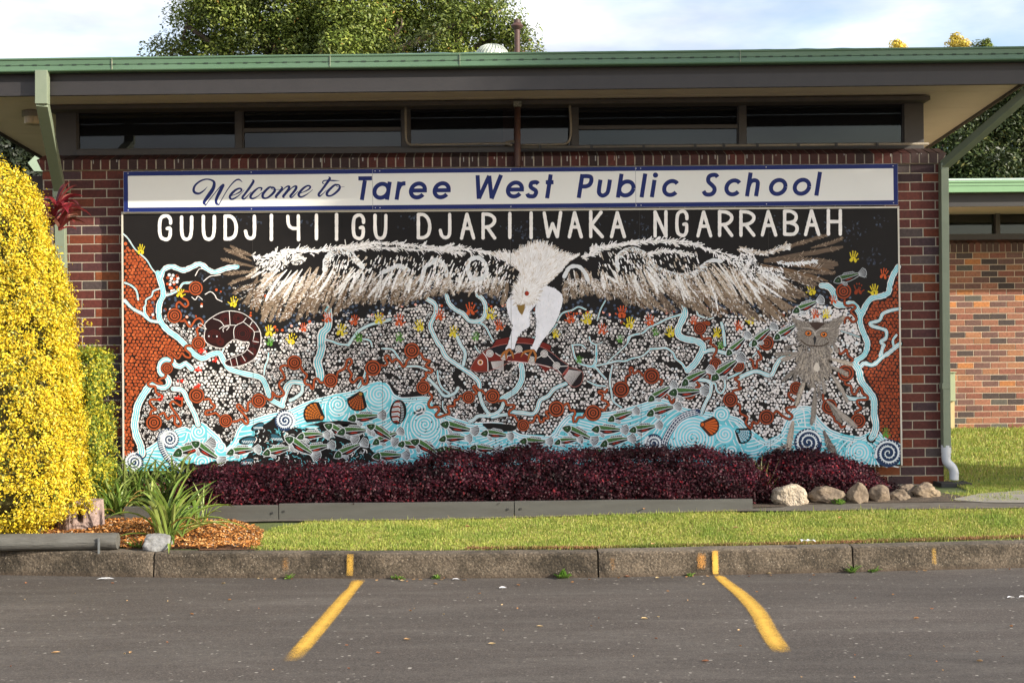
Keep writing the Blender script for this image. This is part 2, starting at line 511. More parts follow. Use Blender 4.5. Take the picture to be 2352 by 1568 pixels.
# ------------------------------------------------------------------ footpath strip and side path
def ground_strip(name, rows, mat, dz=0.004):
    """rows: list of (x, y0, y1) cross lines, laid just above the ground"""
    vs = []; fs = []
    for (x, y0, y1) in rows:
        for t in np.linspace(0, 1, 5):
            y = y0+(y1-y0)*t
            vs.append((x, y, G(x, y)+dz))
    for i in range(len(rows)-1):
        for k in range(4):
            fs.append((i*5+k, (i+1)*5+k, (i+1)*5+k+1, i*5+k+1))
    mb = MB(); mb.add(vs, fs)
    o = mb.build(name, mat); tag(o, kind='structure')
    return o
rows = []
for x in np.arange(-2.7, 8.01, 0.1):
    rows.append((x, -1.49-0.09*sstep(1.6, 2.6, x)-0.05*sstep(-1.9, -2.3, x), -1.40 if x < 2.3 else -1.27+0.05*mnoise.noise((x*1.3, 0, 0))))
ground_strip('footpath', rows, M_path, 0.006)
M_path2 = pmat('side_path_concrete', (0.26, 0.235, 0.20), (0.19, 0.17, 0.14), 10, 0.9, 0.3, 120)
a0, a1, a2, a3 = atg(2190, 1148), atg(2250, 1136), atg(2352, 1128), atg(2600, 1118)
c0, c1, c2, c3 = atg(2195, 1151), atg(2260, 1156), atg(2352, 1157), atg(2600, 1156)
vs = [(p[0], p[1], G(p[0], p[1])+0.012) for p in (c0, c1, c2, c3, a3, a2, a1, a0)]
mb = MB(); mb.add(vs, [(0, 1, 6, 7), (1, 2, 5, 6), (2, 3, 4, 5)]); o = mb.build('side_path', M_path2); tag(o, kind='structure')
# garden soil under the hedges
rows = [(x, -1.395 if x < 2.3 else -1.30, -0.02-1.0*sstep(3.4, 4.0, x)) for x in np.arange(-5.6, 4.15, 0.1)]
ground_strip('garden_soil', rows, M_soil, 0.010)

# ================================================================== bricks
M_brick = amat('clay_brick', 0.66, 0.30, 34, 0.6, 90, spec=0.3)
M_mortar = pmat('mortar', (0.50, 0.44, 0.34), (0.34, 0.29, 0.22), 40, 0.95, 0.4, 200)
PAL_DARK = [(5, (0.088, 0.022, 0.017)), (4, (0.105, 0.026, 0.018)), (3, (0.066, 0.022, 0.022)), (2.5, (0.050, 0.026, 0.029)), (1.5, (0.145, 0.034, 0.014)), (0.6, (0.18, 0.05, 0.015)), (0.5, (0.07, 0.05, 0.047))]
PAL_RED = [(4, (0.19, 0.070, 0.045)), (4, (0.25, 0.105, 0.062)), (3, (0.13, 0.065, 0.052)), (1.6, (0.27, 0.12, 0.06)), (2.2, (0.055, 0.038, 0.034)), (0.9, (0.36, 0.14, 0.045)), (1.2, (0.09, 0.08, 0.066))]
def brick_wall(x0, x1, z0, z1, Y, pal, joint_x, joint_z, rng, ends='', L=0.2345, Hc=0.0856, cutouts=()):
    """real bricks 4 mm proud of the mortar; joint_x = one vertical joint, joint_z = one bed joint"""
    mb = MB(); g = 0.0045
    k0 = math.floor((z0-joint_z)/Hc)
    k = k0
    while joint_z+k*Hc < z1-0.004:
        za, zb = joint_z+k*Hc+g, joint_z+(k+1)*Hc-g
        za2, zb2 = max(za, z0), min(zb, z1)
        if zb2-za2 > 0.01:
            off = joint_x+(L/2 if k % 2 else 0)
            i = math.floor((x0-off)/L)
            while off+i*L < x1-0.004:
                xa, xb = max(off+i*L+g, x0), min(off+(i+1)*L-g, x1)
                if xb-xa > 0.015:
                    c = pick(pal, 1, rng, 0.16)[0]
                    d = 0.004+rng.uniform(-0.0012, 0.0012)
                    j = rng.uniform(-0.0012, 0.0012, 4)
                    ch = 0.003
                    vs = [(xa+j[0], Y, za2+j[1]), (xb+j[2], Y, za2+j[1]), (xb+j[2], Y, zb2+j[3]), (xa+j[0], Y, zb2+j[3]),
                          (xa+ch, Y-d, za2+ch), (xb-ch, Y-d, za2+ch), (xb-ch, Y-d, zb2-ch), (xa+ch, Y-d, zb2-ch)]
                    mb.add(vs, [(4, 5, 6, 7), (0, 1, 5, 4), (1, 2, 6, 5), (2, 3, 7, 6), (3, 0, 4, 7)], c)
                i += 1
        k += 1
    return mb

# ================================================================== the school building
M_fascia = pmat('brown_painted_timber', (0.024, 0.0205, 0.0205), (0.019, 0.0165, 0.0165), 8, 0.55, 0.15, 40)
M_winframe = pmat('dark_brown_window_paint', (0.050, 0.043, 0.039), (0.040, 0.034, 0.031), 10, 0.5, 0.1, 60)
M_gutter = pmat('green_steel_gutter', (0.080, 0.150, 0.084), (0.066, 0.128, 0.070), 1.5, 0.40, 0.03, 20, dirt=(0.13, 0.19, 0.14), dirt_amt=0.3)
M_roof = pmat('pale_green_roof_sheet', (0.13, 0.22, 0.18), (0.09, 0.17, 0.13), 4, 0.4)
M_slot = pmat('gutter_slot_shadow', (0.02, 0.04, 0.025), (0.015, 0.03, 0.02), 10, 0.8)
M_soffit = pmat('cream_soffit_sheet', (0.64, 0.53, 0.42), (0.58, 0.48, 0.38), 3, 0.7, 0.05, 30)
M_pipe = pmat('pale_green_downpipe', (0.20, 0.235, 0.165), (0.17, 0.205, 0.14), 5, 0.42, 0.04, 30)
M_pvc = pmat('white_plastic_pipe', (0.62, 0.64, 0.68), (0.50, 0.52, 0.56), 8, 0.35)
M_conduit = pmat('beige_conduit', (0.20, 0.17, 0.13), (0.14, 0.12, 0.09), 12, 0.5)
M_rust = pmat('rusty_brown_pipe', (0.085, 0.035, 0.026), (0.055, 0.03, 0.025), 14, 0.6, 0.1, 60)
M_dark = pmat('dark_clip', (0.03, 0.027, 0.025), (0.02, 0.02, 0.02), 10, 0.6)
M_lampglass = pmat('yellowed_lamp_cover', (0.45, 0.36, 0.22), (0.38, 0.29, 0.17), 12, 0.3)
M_vent = pmat('galvanised_vent', (0.55, 0.58, 0.50), (0.42, 0.45, 0.38), 8, 0.4, metal=0.3)
def glass_mat(name, tint=(0.012, 0.013, 0.016)):
    m, nt, b = new_mat(name)
    v = coords(nt)
    n = nz(nt, 0.8, 3, 0.5, v)
    b.inputs['Base Color'].default_value = (*tint, 1)
    b.inputs['Roughness'].default_value = 0.03
    b.inputs['Specular IOR Level'].default_value = 0.33
    n2 = nz(nt, 9, 4, 0.6, v)
    col = ramp(nt, n2.outputs['Fac'], [(0.35, tint), (0.8, tuple(t*1.8 for t in tint))])
    nt.links.new(col.outputs['Color'], b.inputs['Base Color'])
    bump(nt, b, n.outputs['Fac'], 0.05, 0.02)
    gl = nt.nodes.new('ShaderNodeBsdfGlossy'); gl.inputs['Roughness'].default_value = 0.03
    tr = nt.nodes.new('ShaderNodeBsdfTransparent'); tr.inputs['Color'].default_value = (0.42, 0.40, 0.38, 1)
    fr_ = nt.nodes.new('ShaderNodeFresnel'); fr_.inputs['IOR'].default_value = 1.60
    ms = nt.nodes.new('ShaderNodeMixShader'); nt.links.new(fr_.outputs[0], ms.inputs[0]); nt.links.new(tr.outputs[0], ms.inputs[1]); nt.links.new(gl.outputs[0], ms.inputs[2])
    m2 = nt.nodes.new('ShaderNodeMixShader'); m2.inputs[0].default_value = 0.35; nt.links.new(ms.outputs[0], m2.inputs[1]); nt.links.new(b.outputs[0], m2.inputs[2])
    nt.links.new(m2.outputs[0], nt.nodes['Material Output'].inputs['Surface'])
    return m
M_glass = glass_mat('window_glass')

bx0 = at(99, 600, 0)[0]; bx1 = at(2164, 700, 0)[0]
zs_bot = at(200, 392, 0)[2]
school = empty('school_building', (0, 0, G(0, 0)), 'brown brick school building with green gutter, wide eaves and a strip of high windows', 'building')

# brick front
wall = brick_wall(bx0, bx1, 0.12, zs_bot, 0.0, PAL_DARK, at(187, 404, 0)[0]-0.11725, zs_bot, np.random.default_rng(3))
# mortar backing and returns
wall.box((bx0+0.003, 0.0005, 0.0), (bx1-0.003, 9.0, zs_bot), (1, 1, 1), 1, skip=('d',))
wall_o = wall.build('wall', [M_brick, M_mortar], school)
# brick-on-edge sill course
SY = -0.032
z_b = zs_bot+0.003
z_ft = at(200, 367, SY)[2]
z_bk = z_ft+0.075
sill = MB(); r3 = np.random.default_rng(5)
xa = bx0-0.05; step = 0.0856; nS = int(round((bx1-bx0+0.10)/step)); step = (bx1-bx0+0.10)/nS
for i in range(nS):
    c = pick([(5, (0.050, 0.015, 0.012)), (3, (0.034, 0.016, 0.014)), (2, (0.080, 0.018, 0.012)), (1, (0.04, 0.022, 0.02))], 1, r3, 0.2)[0]
    x0 = xa+i*step+0.006; x1 = xa+(i+1)*step-0.006
    dz = r3.uniform(-0.002, 0.002); dy = r3.uniform(-0.002, 0.002)
    xb0, xb1 = x0, x1
    if i == 0: xb0 = x0+0.05
    if i == nS-1: xb1 = x1-0.05
    sill.hexa([(xb0, SY+dy, z_b), (xb1, SY+dy, z_b), (xb1, 0.20, z_b), (xb0, 0.20, z_b),
               (x0, SY+dy, z_ft+dz), (x1, SY+dy, z_ft+dz), (x1, 0.20, z_bk), (x0, 0.20, z_bk)], c)
    if r3.random() < 0.35:      # pale lime drips
        xm = r3.uniform(x0, x1-0.01); hh = r3.uniform(0.01, 0.05)
        sill.box((xm, SY+dy-0.0015, z_ft-hh), (xm+r3.uniform(0.004, 0.010), SY+dy+0.001, z_ft-0.002), (0.35, 0.34, 0.32))
sill.hexa([(xa+0.05, SY+0.004, z_b-0.002), (bx1, SY+0.004, z_b-0.002), (bx1, 0.20, z_b-0.002), (xa+0.05, 0.20, z_b-0.002),
           (xa+0.008, SY+0.004, z_ft-0.006), (bx1+0.042, SY+0.004, z_ft-0.006), (bx1+0.042, 0.20, z_bk-0.006), (xa+0.008, 0.20, z_bk-0.006)], (1, 1, 1), 1)
sill.build('brick_sill', [M_brick, M_mortar], school)

# window strip -------------------------------------------------------
WY = 0.20
def zat(v, Y, u=1176): return at(u, v, Y)[2]
def xat(u, Y, v=290): return at(u, v, Y)[0]
z_head = zat(242, WY); z_gb = zat(336.5, WY); z_fb = z_bk-0.004
wx0, wx1 = xat(128, WY), xat(2122, WY)
fr = MB()
fr.box((wx0, WY, z_fb), (xat(176, WY), 0.5, z_head+0.10))
fr.box((xat(2077, WY), WY, z_fb), (wx1, 0.5, z_head+0.10))
fr.box((xat(176, WY)+0.001, WY-0.02, z_fb), (xat(2077, WY)-0.001, WY+0.10, z_gb))
fr.box((xat(176, WY)+0.001, WY+0.003, z_head), (xat(2077, WY)-0.001, WY+0.10, z_head+0.12))
fr.build('window_surround', M_winframe, school, bevel=0.003)
for xq in (wx0+0.01, wx1-0.10):
    sidew = MB(); sidew.box((xq, 0.501, z_fb), (xq+0.09, 8.5, z_head+0.2)); sidew.build('clerestory_side_wall', M_winframe, school)
win_u = [(176, 541), (556, 923), (940, 1312), (1327, 1697), (1713, 2077)]
for i, (ua, ub) in enumerate(win_u):
    xa_, xb_ = xat(ua, WY), xat(ub, WY)
    f = MB()
    if i < 4: f.box((xb_, WY, z_gb), (xat(win_u[i+1][0], WY), WY+0.09, z_head))
    t = 0.012
    f.box((xa_, WY+0.02, z_gb), (xa_+t, WY+0.06, z_head)); f.box((xb_-t, WY+0.02, z_gb), (xb_, WY+0.06, z_head))
    f.box((xa_+t, WY+0.02, z_gb), (xb_-t, WY+0.06, z_gb+t)); f.box((xa_+t, WY+0.02, z_head-t), (xb_-t, WY+0.06, z_head))
    if i in (1, 3):
        zt = zat(294, WY)
        f.box((xa_+t, WY+0.008, zt-0.018), (xb_-t, WY+0.055, zt+0.018))
    fo = f.build('window', M_winframe, school)
    g = MB()
    tilt = 0.022+0.004*((i*7) % 3)
    x_a, x_b = xa_+t+0.001, xb_-t-0.001
    nn = 12
    vs = []; fs = []
    for k in range(nn+1):
        x = x_a+(x_b-x_a)*k/nn
        bow = 0.003*math.sin(math.pi*k/nn)*(1 if i % 2 == 0 else 0.4)
        vs += [(x, WY+0.040-bow+tilt*0.2, z_gb+t), (x, WY+0.040-bow-tilt*0.25+0.002, z_head-t)]
    fs = [(2*k, 2*k+2, 2*k+3, 2*k+1) for k in range(nn)]
    g.add(vs, fs)
    g.build('pane', M_glass, fo, smooth=True)
# pale room column seen through the third window, and a light fitting through the second
for (ua, ub, va, vb) in ((1155, 1181, 246, 334), (760, 905, 262, 268)):
    ic = MB(); yy = WY+0.046
    ic.box((xat(ua, yy), yy, zat(vb, yy)), (xat(ub, yy), yy+0.03, zat(va, yy))); ic.build('room_column' if ub-ua < 50 else 'room_lamp', pmat('room_interior_paint', (0.17, 0.095, 0.075), (0.13, 0.07, 0.055), 6, 0.7) if ub-ua < 50 else M_fascia, school)
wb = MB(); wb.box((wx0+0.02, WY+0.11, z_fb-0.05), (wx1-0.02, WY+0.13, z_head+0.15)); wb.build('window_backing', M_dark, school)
hd = MB()
hy = 0.02
hd.box((xat(104, hy), hy, zat(243.5, hy)), (xat(2138, hy), WY+0.3, zat(233.5, hy)))
hd_o = hd.build('head_trim', pmat('brown_head_trim', (0.085, 0.070, 0.060), (0.06, 0.05, 0.045), 8, 0.6), school, bevel=0.004); [setattr(v_, 'co', Vector((v_.co.x, v_.co.y, v_.co.z+max(0.0, v_.co.x)*0.0065))) for v_ in hd_o.data.vertices]

# soffit, fascia, gutter, roof -----------------------------------------
SA, SS = 3.075, 0.06
def soff_z(Y): return CAM[2]+SA-SS*(Y+12.6)
def on_soffit(u, v):
    d = ray(u, v)
    # z = c - SS*Y plane
    c = CAM[2]+SA-SS*12.6
    t = (c-CAM[2]-SS*CAM[1])/(d[2]+SS*d[1])
    return CAM+d*t
XL = on_soffit(0, 301)[0]; XR = on_soffit(2133, 341)[0]
GYF = -1.10
sf = MB()
Yb = -0.99
bounds = [-0.99] + [on_soffit(2150, v_)[1] for v_ in (220, 257, 290, 320)]
while bounds[-1] < 7.5: bounds.append(bounds[-1]+0.62)
for a, c in zip(bounds[:-1], bounds[1:]):
    a2, c2 = a+0.003, c-0.003
    sf.hexa([(XL, a2, soff_z(a2)), (XR, a2, soff_z(a2)), (XR, c2, soff_z(c2)), (XL, c2, soff_z(c2)),
             (XL, a2, soff_z(a2)+0.008), (XR, a2, soff_z(a2)+0.008), (XR, c2, soff_z(c2)+0.008), (XL, c2, soff_z(c2)+0.008)])
shear = lambda ob, k=0.0043: ob.data.transform(Matrix(((1, 0, 0, 0), (0, 1, 0, 0), (k, 0, 1, 0), (0, 0, 0, 1)))) or ob.data.transform(Matrix.Translation((0, 0, 4.0*k)))
shear(sf.build('soffit', M_soffit, school))
zg0 = zat(165, GYF, 240); zg1 = zat(132.5, GYF, 240); zgm = zat(150, GYF, 240)
zf0 = zat(219, -1.03, 240); zfm = zat(187, -1.03, 240)
fa = MB()
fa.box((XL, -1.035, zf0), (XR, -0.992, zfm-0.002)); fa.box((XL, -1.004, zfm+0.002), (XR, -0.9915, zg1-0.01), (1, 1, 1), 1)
for xs_ in (XL, XR):   # barge along the side eaves
    s = -1 if xs_ < 0 else 1
    fa.hexa([(xs_, -0.99, soff_z(-0.99)-0.03), (xs_+s*0.02, -0.99, soff_z(-0.99)-0.03), (xs_+s*0.02, 7.5, soff_z(7.5)-0.03), (xs_, 7.5, soff_z(7.5)-0.03),
             (xs_, -0.99, soff_z(-0.99)+0.06), (xs_+s*0.02, -0.99, soff_z(-0.99)+0.06), (xs_+s*0.02, 7.5, soff_z(7.5)+0.06), (xs_, 7.5, soff_z(7.5)+0.06)])
fa_o = fa.build('fascia', [M_fascia, pmat('gutter_shaded_brown', (0.021, 0.017, 0.016), (0.017, 0.014, 0.013), 8, 0.6)], school); shear(fa_o)  # upper board: same brown, darkened to paint in the shade under the gutter
# gutter: extruded profile with slight waviness along its length
gp = [(-1.022, zg0+0.002), (-1.085, zg0), (-1.104, zg0+0.006), (-1.108, zg0+0.014), (-1.104, zg0+0.02), (-1.100, zgm-0.003), (-1.094, zgm), (-1.100, zgm+0.004),
      (-1.102, zg1-0.022), (-1.110, zg1-0.016), (-1.112, zg1-0.006), (-1.104, zg1), (-1.094, zg1-0.004), (-1.022, zg1-0.006)]
gu = MB(); nxg = 160; vs = []; fs = []
for i in range(nxg+1):
    x = (XL-0.05)+(XR-XL+0.1)*i/nxg
    for (y, z) in gp:
        vs.append((x, y+0.0022*mnoise.noise((x*1.1, 0, 4)), z+0.0035*mnoise.noise((x*0.8, 2, 1))))
n_ = len(gp)
for i in range(nxg):
    for k in range(n_-1):
        fs.append((i*n_+k, (i+1)*n_+k, (i+1)*n_+k+1, i*n_+k+1))
gu.add(vs, fs)
x = XL+0.1
while x < XR-0.1:      # overflow slots along the bead
    gu.box((x, -1.1045, zgm-0.002), (x+0.036, -1.096, zgm+0.0085), (1, 1, 1), 1)
    x += 0.112
for u_ in (257, 758, 1056, 1700):   # joint lines with sealant smears
    xj = at(u_, 150, -1.105)[0]; gu.box((xj, -1.1125, zg0+0.012), (xj+0.003, -1.100, zg1-0.004), (1, 1, 1), 2)
gu_o = gu.build('gutter', [M_gutter, M_slot, pmat('gutter_sealant', (0.42, 0.40, 0.30), (0.12, 0.18, 0.12), 40, 0.6)], school); shear(gu_o)
# roof sheets
ro = MB(); vs = []; fs = []
nr = 260
for i in range(nr+1):
    x = (XL-0.03)+(XR-XL+0.06)*i/nr
    w = 0.011*mnoise.noise((x*0.9, 5, 5))+0.007*mnoise.noise((x*2.6, 1, 5))+0.003*math.sin(x*20)
    for (y, z) in ((-1.085, zg1-0.002), (-1.05, zg1+0.010), (0.0, zg1+0.0), (8.0, zg1-0.45)):
        vs.append((x, y, z+w))
for i in range(nr):
    for k in range(3):
        fs.append((i*4+k, (i+1)*4+k, (i+1)*4+k+1, i*4+k+1))
ro.add(vs, fs)
shear(ro.build('roof', M_roof, school, smooth=True))

# downpipes ------------------------------------------------------------
dpL = MB()
PYF = -1.085
pts = [at(97.5, 163, PYF), at(97.5, 240, PYF), at(137.5, 432, -0.055)]
dpL.tube([pts[0], pts[1]], 0, sq=(0.105, 0.072))
# sloping leg with its bottom face towards the viewer
def slope_leg(mb, p, q, w, dth):
    p = np.array(p); q = np.array(q)
    t = (q-p)/np.linalg.norm(q-p); s1 = np.array([1.0, 0, 0]); s1 -= t*np.dot(s1, t); s1 /= np.linalg.norm(s1)
    s2 = np.cross(t, s1)
    vs = []
    for o_ in (p, q):
        for a, b_ in ((-1, -1), (1, -1), (1, 1), (-1, 1)):
            vs.append(o_+s1*a*w/2+s2*b_*dth/2)
    mb.hexa(vs)
slope_leg(dpL, pts[1]+np.array([0, 0.0, 0.01]), pts[2]+np.array([0, 0, -0.02]), 0.098, 0.070)
pb = pts[2]
dpL.tube([pb+np.array([0, 0, 0.03]), at(143, 700, -0.055), (at(149, 1000, -0.055)[0], -0.055, 0.25)], 0, sq=(0.092, 0.07))
dpL.box((pb[0]-0.055, -0.098, pb[2]-0.09), (pb[0]+0.055, -0.0905, pb[2]-0.005)); dpL.box((pb[0]+0.05, -0.095, pb[2]-0.045), (pb[0]+0.085, -0.002, pb[2]-0.01))
dpL.build('downpipe', M_pipe, school, bevel=0.004)
dpR = MB()
pe = at(2167, 381, -0.06); ptop = at(2424, 158, PYF); pbot = at(2172.5, 1026, -0.06)
dpR.tube([ptop+np.array([0, 0, 0.10]), ptop], 0, sq=(0.10, 0.072))
slope_leg(dpR, ptop, pe, 0.073, 0.080)
dpR.tube([pe+np.array([0, 0, 0.025]), pbot], 0, sq=(0.070, 0.085))
ps = at(2170, 893, -0.06); dpR.box((ps[0]-0.0385, -0.106, ps[2]), (ps[0]+0.0385, -0.014, ps[2]+0.055))
dpR_o = dpR.build('downpipe', M_pipe, school, bevel=0.003)
pv = MB()
c_ = at(2173, 1026, -0.06)
q = [at(2173, 1022, -0.06), at(2173, 1040, -0.06)]
pv.tube(q, 0.046, 20)
path = smooth_poly([at(2173, 1038, -0.06), at(2173, 1052, -0.06), at(2176, 1062, -0.06), at(2186, 1072, -0.06), at(2191, 1083, -0.06), at(2191.5, 1101, -0.06)], 5)
pv.tube(path, 0.041, 20)
for (a, b_) in (((2173, 1044), (2173, 1047)), ((2191.5, 1084), (2191.5, 1087))):
    pv.tube([at(*a, -0.06), at(*b_, -0.06)], 0.044, 20)
pv.build('outlet_bend', M_pvc, school, smooth=False)

bp = MB(); bp.tube([at(1188.5, 234, -0.01), at(1188.5, 376, -0.065), at(1189, 392, -0.065)], [0.029, 0.029, 0.029], 14)
bp_o = bp.build('roof_drain_pipe', M_rust, school, smooth=True)
bk = MB(); p = at(1188.5, 239, -0.015); bk.box((p[0]-0.036, -0.05, p[2]-0.03), (p[0]+0.036, -0.005, p[2]+0.02)); bk.build('bracket', pmat('flaking_paint_bracket', (0.36, 0.36, 0.30), (0.05, 0.045, 0.04), 60, 0.8), bp_o)
CY_ = 0.11
def conduit(name, pts, r=0.0115):
    mb = MB(); mb.tube(smooth_poly([at(u, v_, CY_) for u, v_ in pts], 6), r, 8); return mb.build(name, M_conduit, school, smooth=True)
conduit('conduit', [(931, 244), (931.5, 300), (933, 322), (941, 332), (960, 333), (1060, 331.5), (1150, 330), (1165, 331), (1176, 334)])
conduit('conduit', [(1160, 329), (1172, 325.5), (1180, 326), (1187, 331)], 0.013)
conduit('conduit', [(1308, 234), (1309.5, 265), (1311, 290), (1309, 318), (1301, 329), (1285, 332), (1195, 333.5)])
lc = MB()
a = at(1196, 339, CY_-0.06); b_ = at(2133, 330.5, CY_-0.06)
lc.tube([a, b_], 0.0125, 8); lco = lc.build('conduit', M_conduit, school, smooth=True)
for u in (1240, 1358, 1478, 1596, 1662, 1739, 1833, 1920, 2014):
    t = (u-1196)/(2133-1196); p = a+(b_-a)*t
    clip = MB(); clip.box((p[0]-0.012, p[1]-0.017, p[2]-0.018), (p[0]+0.012, p[1]+0.01, p[2]+0.018)); clip.build('clip', M_dark, lco)

# round light under the left eave
lp = on_soffit(76, 256)
lm = MB(); lm.lathe((lp[0], lp[1], lp[2]), [(0.0, 0.0), (0.104, 0.0), (0.104, -0.05), (0.10, -0.055)], 28)
lm_o = lm.build('eave_light', M_conduit, school, smooth=False)
lg = MB(); lg.lathe((lp[0], lp[1], lp[2]), [(0.088, -0.056), (0.083, -0.12), (0.07, -0.128), (0.0, -0.130)], 28); lg.build('cover', M_lampglass, lm_o)

# roof ventilator and flue
vy = 1.6
vp = at(1130, 104, vy)
vt = MB()
prof_v = [(0.02, 0.0), (0.07, -0.006), (0.12, -0.03), (0.155, -0.07), (0.165, -0.12), (0.155, -0.17), (0.13, -0.20), (0.13, -0.30)]
vt.lathe(vp, prof_v, 40)
for k in range(28):
    an = 2*math.pi*k/28
    pts_ = []
    for (r_, z_) in prof_v[1:7]:
        an2 = an+z_*2.4
        pts_.append((vp[0]+(r_+0.004)*math.cos(an2), vp[1]+(r_+0.004)*math.sin(an2), vp[2]+z_+0.002))
    vt.tube(pts_, 0.006, 4)
vt.build('roof_ventilator', M_vent, school)
fy = 2.0
fl = MB(); fp = at(1187.5, 46, fy); fpb = at(1187.5, 130, fy)
fl.lathe((fp[0], fp[1], fp[2]), [(0.0, 0.0), (0.038, 0.0), (0.038, -0.035), (0.066, -0.060), (0.072, -0.070), (0.062, -0.085), (0.038, -0.105), (0.030, -0.11), (0.030, -0.75)], 20)
fl.build('flue_pipe', M_rust, school)

# ================================================================== classroom block behind on the right
bY = 6.3
block = empty('classroom_block', (8, bY, G(8, bY)), 'low red brick classroom block with light green gutter set back behind the lawn', 'building')
rx0, rx1 = 3.6, 16.0
zb_s = zat(580, bY, 2250); zb_t = zat(547, bY, 2250)
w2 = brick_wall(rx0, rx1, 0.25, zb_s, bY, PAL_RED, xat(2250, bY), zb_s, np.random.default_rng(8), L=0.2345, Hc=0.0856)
w2.box((rx0+0.01, bY+0.001, 0.2), (rx1, bY+6, zb_s), (1, 1, 1), 1, skip=('d',))
w2.build('wall', [M_brick, pmat('pale_mortar', (0.60, 0.48, 0.36), (0.50, 0.40, 0.30), 40, 0.95)], block)
sb = MB(); r4 = np.random.default_rng(9)
x = rx0
while x < rx1-0.1:
    c = pick([(3, (0.10, 0.035, 0.022)), (2, (0.06, 0.03, 0.022))], 1, r4, 0.25)[0]
    sb.hexa([(x+0.004, bY-0.03, zb_s+0.004), (x+0.080, bY-0.03, zb_s+0.004), (x+0.080, bY+0.15, zb_s+0.004), (x+0.004, bY+0.15, zb_s+0.004),
             (x+0.004, bY-0.03, zb_t-0.07), (x+0.080, bY-0.03, zb_t-0.07), (x+0.080, bY+0.15, zb_t), (x+0.004, bY+0.15, zb_t)], c)
    x += 0.0856
sb.box((rx0, bY-0.026, zb_s+0.001), (rx1, bY+0.15, zb_t-0.085), (1, 1, 1), 1)
sb.build('brick_sill', [M_brick, M_mortar], block)
oY = bY-1.3
zt_ = zat(479, oY+0.1, 2250); g0 = zat(441, oY, 2250); g1 = zat(413.5, oY, 2250)
wf = MB(); wf.box((rx0, bY+0.12, zb_t-0.02), (rx1, bY+0.2, zb_t+0.07)); 
for x in (5.2, 6.95, 8.7, 10.5, 12.3): wf.box((x, bY+0.12, zb_t+0.07), (x+0.06, bY+0.2, g0+0.1))
wf_o = wf.build('window', M_winframe, block)
wg = MB(); wg.box((rx0, bY+0.205, zb_t), (rx1, bY+0.21, g0+0.2)); wg.build('pane', M_glass, wf_o)
M_gut2 = pmat('light_green_gutter', (0.19, 0.34, 0.18), (0.16, 0.30, 0.155), 2, 0.4)
gg = MB(); gg.box((rx0, oY, g0), (rx1, oY+0.12, g1-0.01)); gg.box((rx0, oY-0.012, g1-0.03), (rx1, oY, g1-0.008)); gg.box((rx0, oY-0.004, (g0+g1)/2), (rx1, oY, (g0+g1)/2+0.004), (1, 1, 1), 1)
gg.build('gutter', [M_gut2, M_slot], block)
ff = MB(); ff.box((rx0, oY+0.13, zt_+0.03), (rx1, oY+0.16, g1-0.02)); ff.build('fascia', M_fascia, block)
ss = MB(); ss.box((rx0, oY+0.165, zt_+0.06), (rx1, bY+0.5, zt_+0.075)); ss.build('soffit', M_soffit, block)
rr = MB(); rr.hexa([(rx0-0.1, oY-0.01, g1-0.005), (rx1, oY-0.01, g1-0.005), (rx1, bY+7, g1-0.2), (rx0-0.1, bY+7, g1-0.2), (rx0-0.1, oY-0.01, g1+0.02), (rx1, oY-0.01, g1+0.02), (rx1, bY+7, g1-0.15), (rx0-0.1, bY+7, g1-0.15)])
rr.build('roof', pmat('bleached_roof_sheet', (0.5, 0.6, 0.56), (0.36, 0.48, 0.42), 5, 0.4), block)
M_cream = pmat('pale_green_meter_box', (0.32, 0.36, 0.22), (0.28, 0.32, 0.20), 6, 0.5)
mbx = MB(); p0 = at(2172, 921, bY-0.12); p1 = at(2194, 856, bY-0.12)
mbx.box((p0[0], bY-0.12, p0[2]), (p1[0], bY-0.005, p1[2])); mbx.box((p0[0]-0.01, bY-0.14, p1[2]), (p1[0]+0.012, bY-0.005, p1[2]+0.015))
mo = mbx.build('meter_box', M_cream, block, bevel=0.004)
mp = MB(); mp.tube([at(2186, 921, bY-0.06), at(2186, 984, bY-0.06)], 0, sq=(0.065, 0.05)); mp.build('conduit', pmat('cream_conduit', (0.55, 0.43, 0.22), (0.5, 0.38, 0.2), 5, 0.5), mo)

# ================================================================== shaded building far left
nb = empty('neighbouring_wing', (-6.2, 5.0, G(-6, 5)), 'deeply shaded dark wing with a pale green gutter end beyond the left eave', 'building')
nbm = MB(); nY = 4.2
p0 = at(20, 392, nY); p1 = at(120, 352, nY)
xw1 = at(103, 400, nY)[0]+0.35
nbm.box((-9.5, nY+0.3, 0.2), (xw1, nY+4, at(60, 393, nY)[2]-0.02))
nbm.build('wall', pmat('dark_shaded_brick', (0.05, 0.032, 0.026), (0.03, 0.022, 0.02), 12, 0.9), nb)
nbm = MB()
sh = [at(64, 374, nY), at(84, 354, nY), at(185, 350, nY), at(185, 397, nY), at(78, 393, nY)]
vs = [tuple(p) for p in sh]+[(p[0], p[1]+0.25, p[2]) for p in sh]
nbm.add(vs, [(4, 3, 2, 1, 0), (5, 6, 7, 8, 9)]+[(k, (k+1) % 5, 5+(k+1) % 5, 5+k) for k in range(5)])
nbm.build('gutter', pmat('pale_green_gutter_end', (0.34, 0.42, 0.30), (0.30, 0.38, 0.27), 3, 0.5), nb)
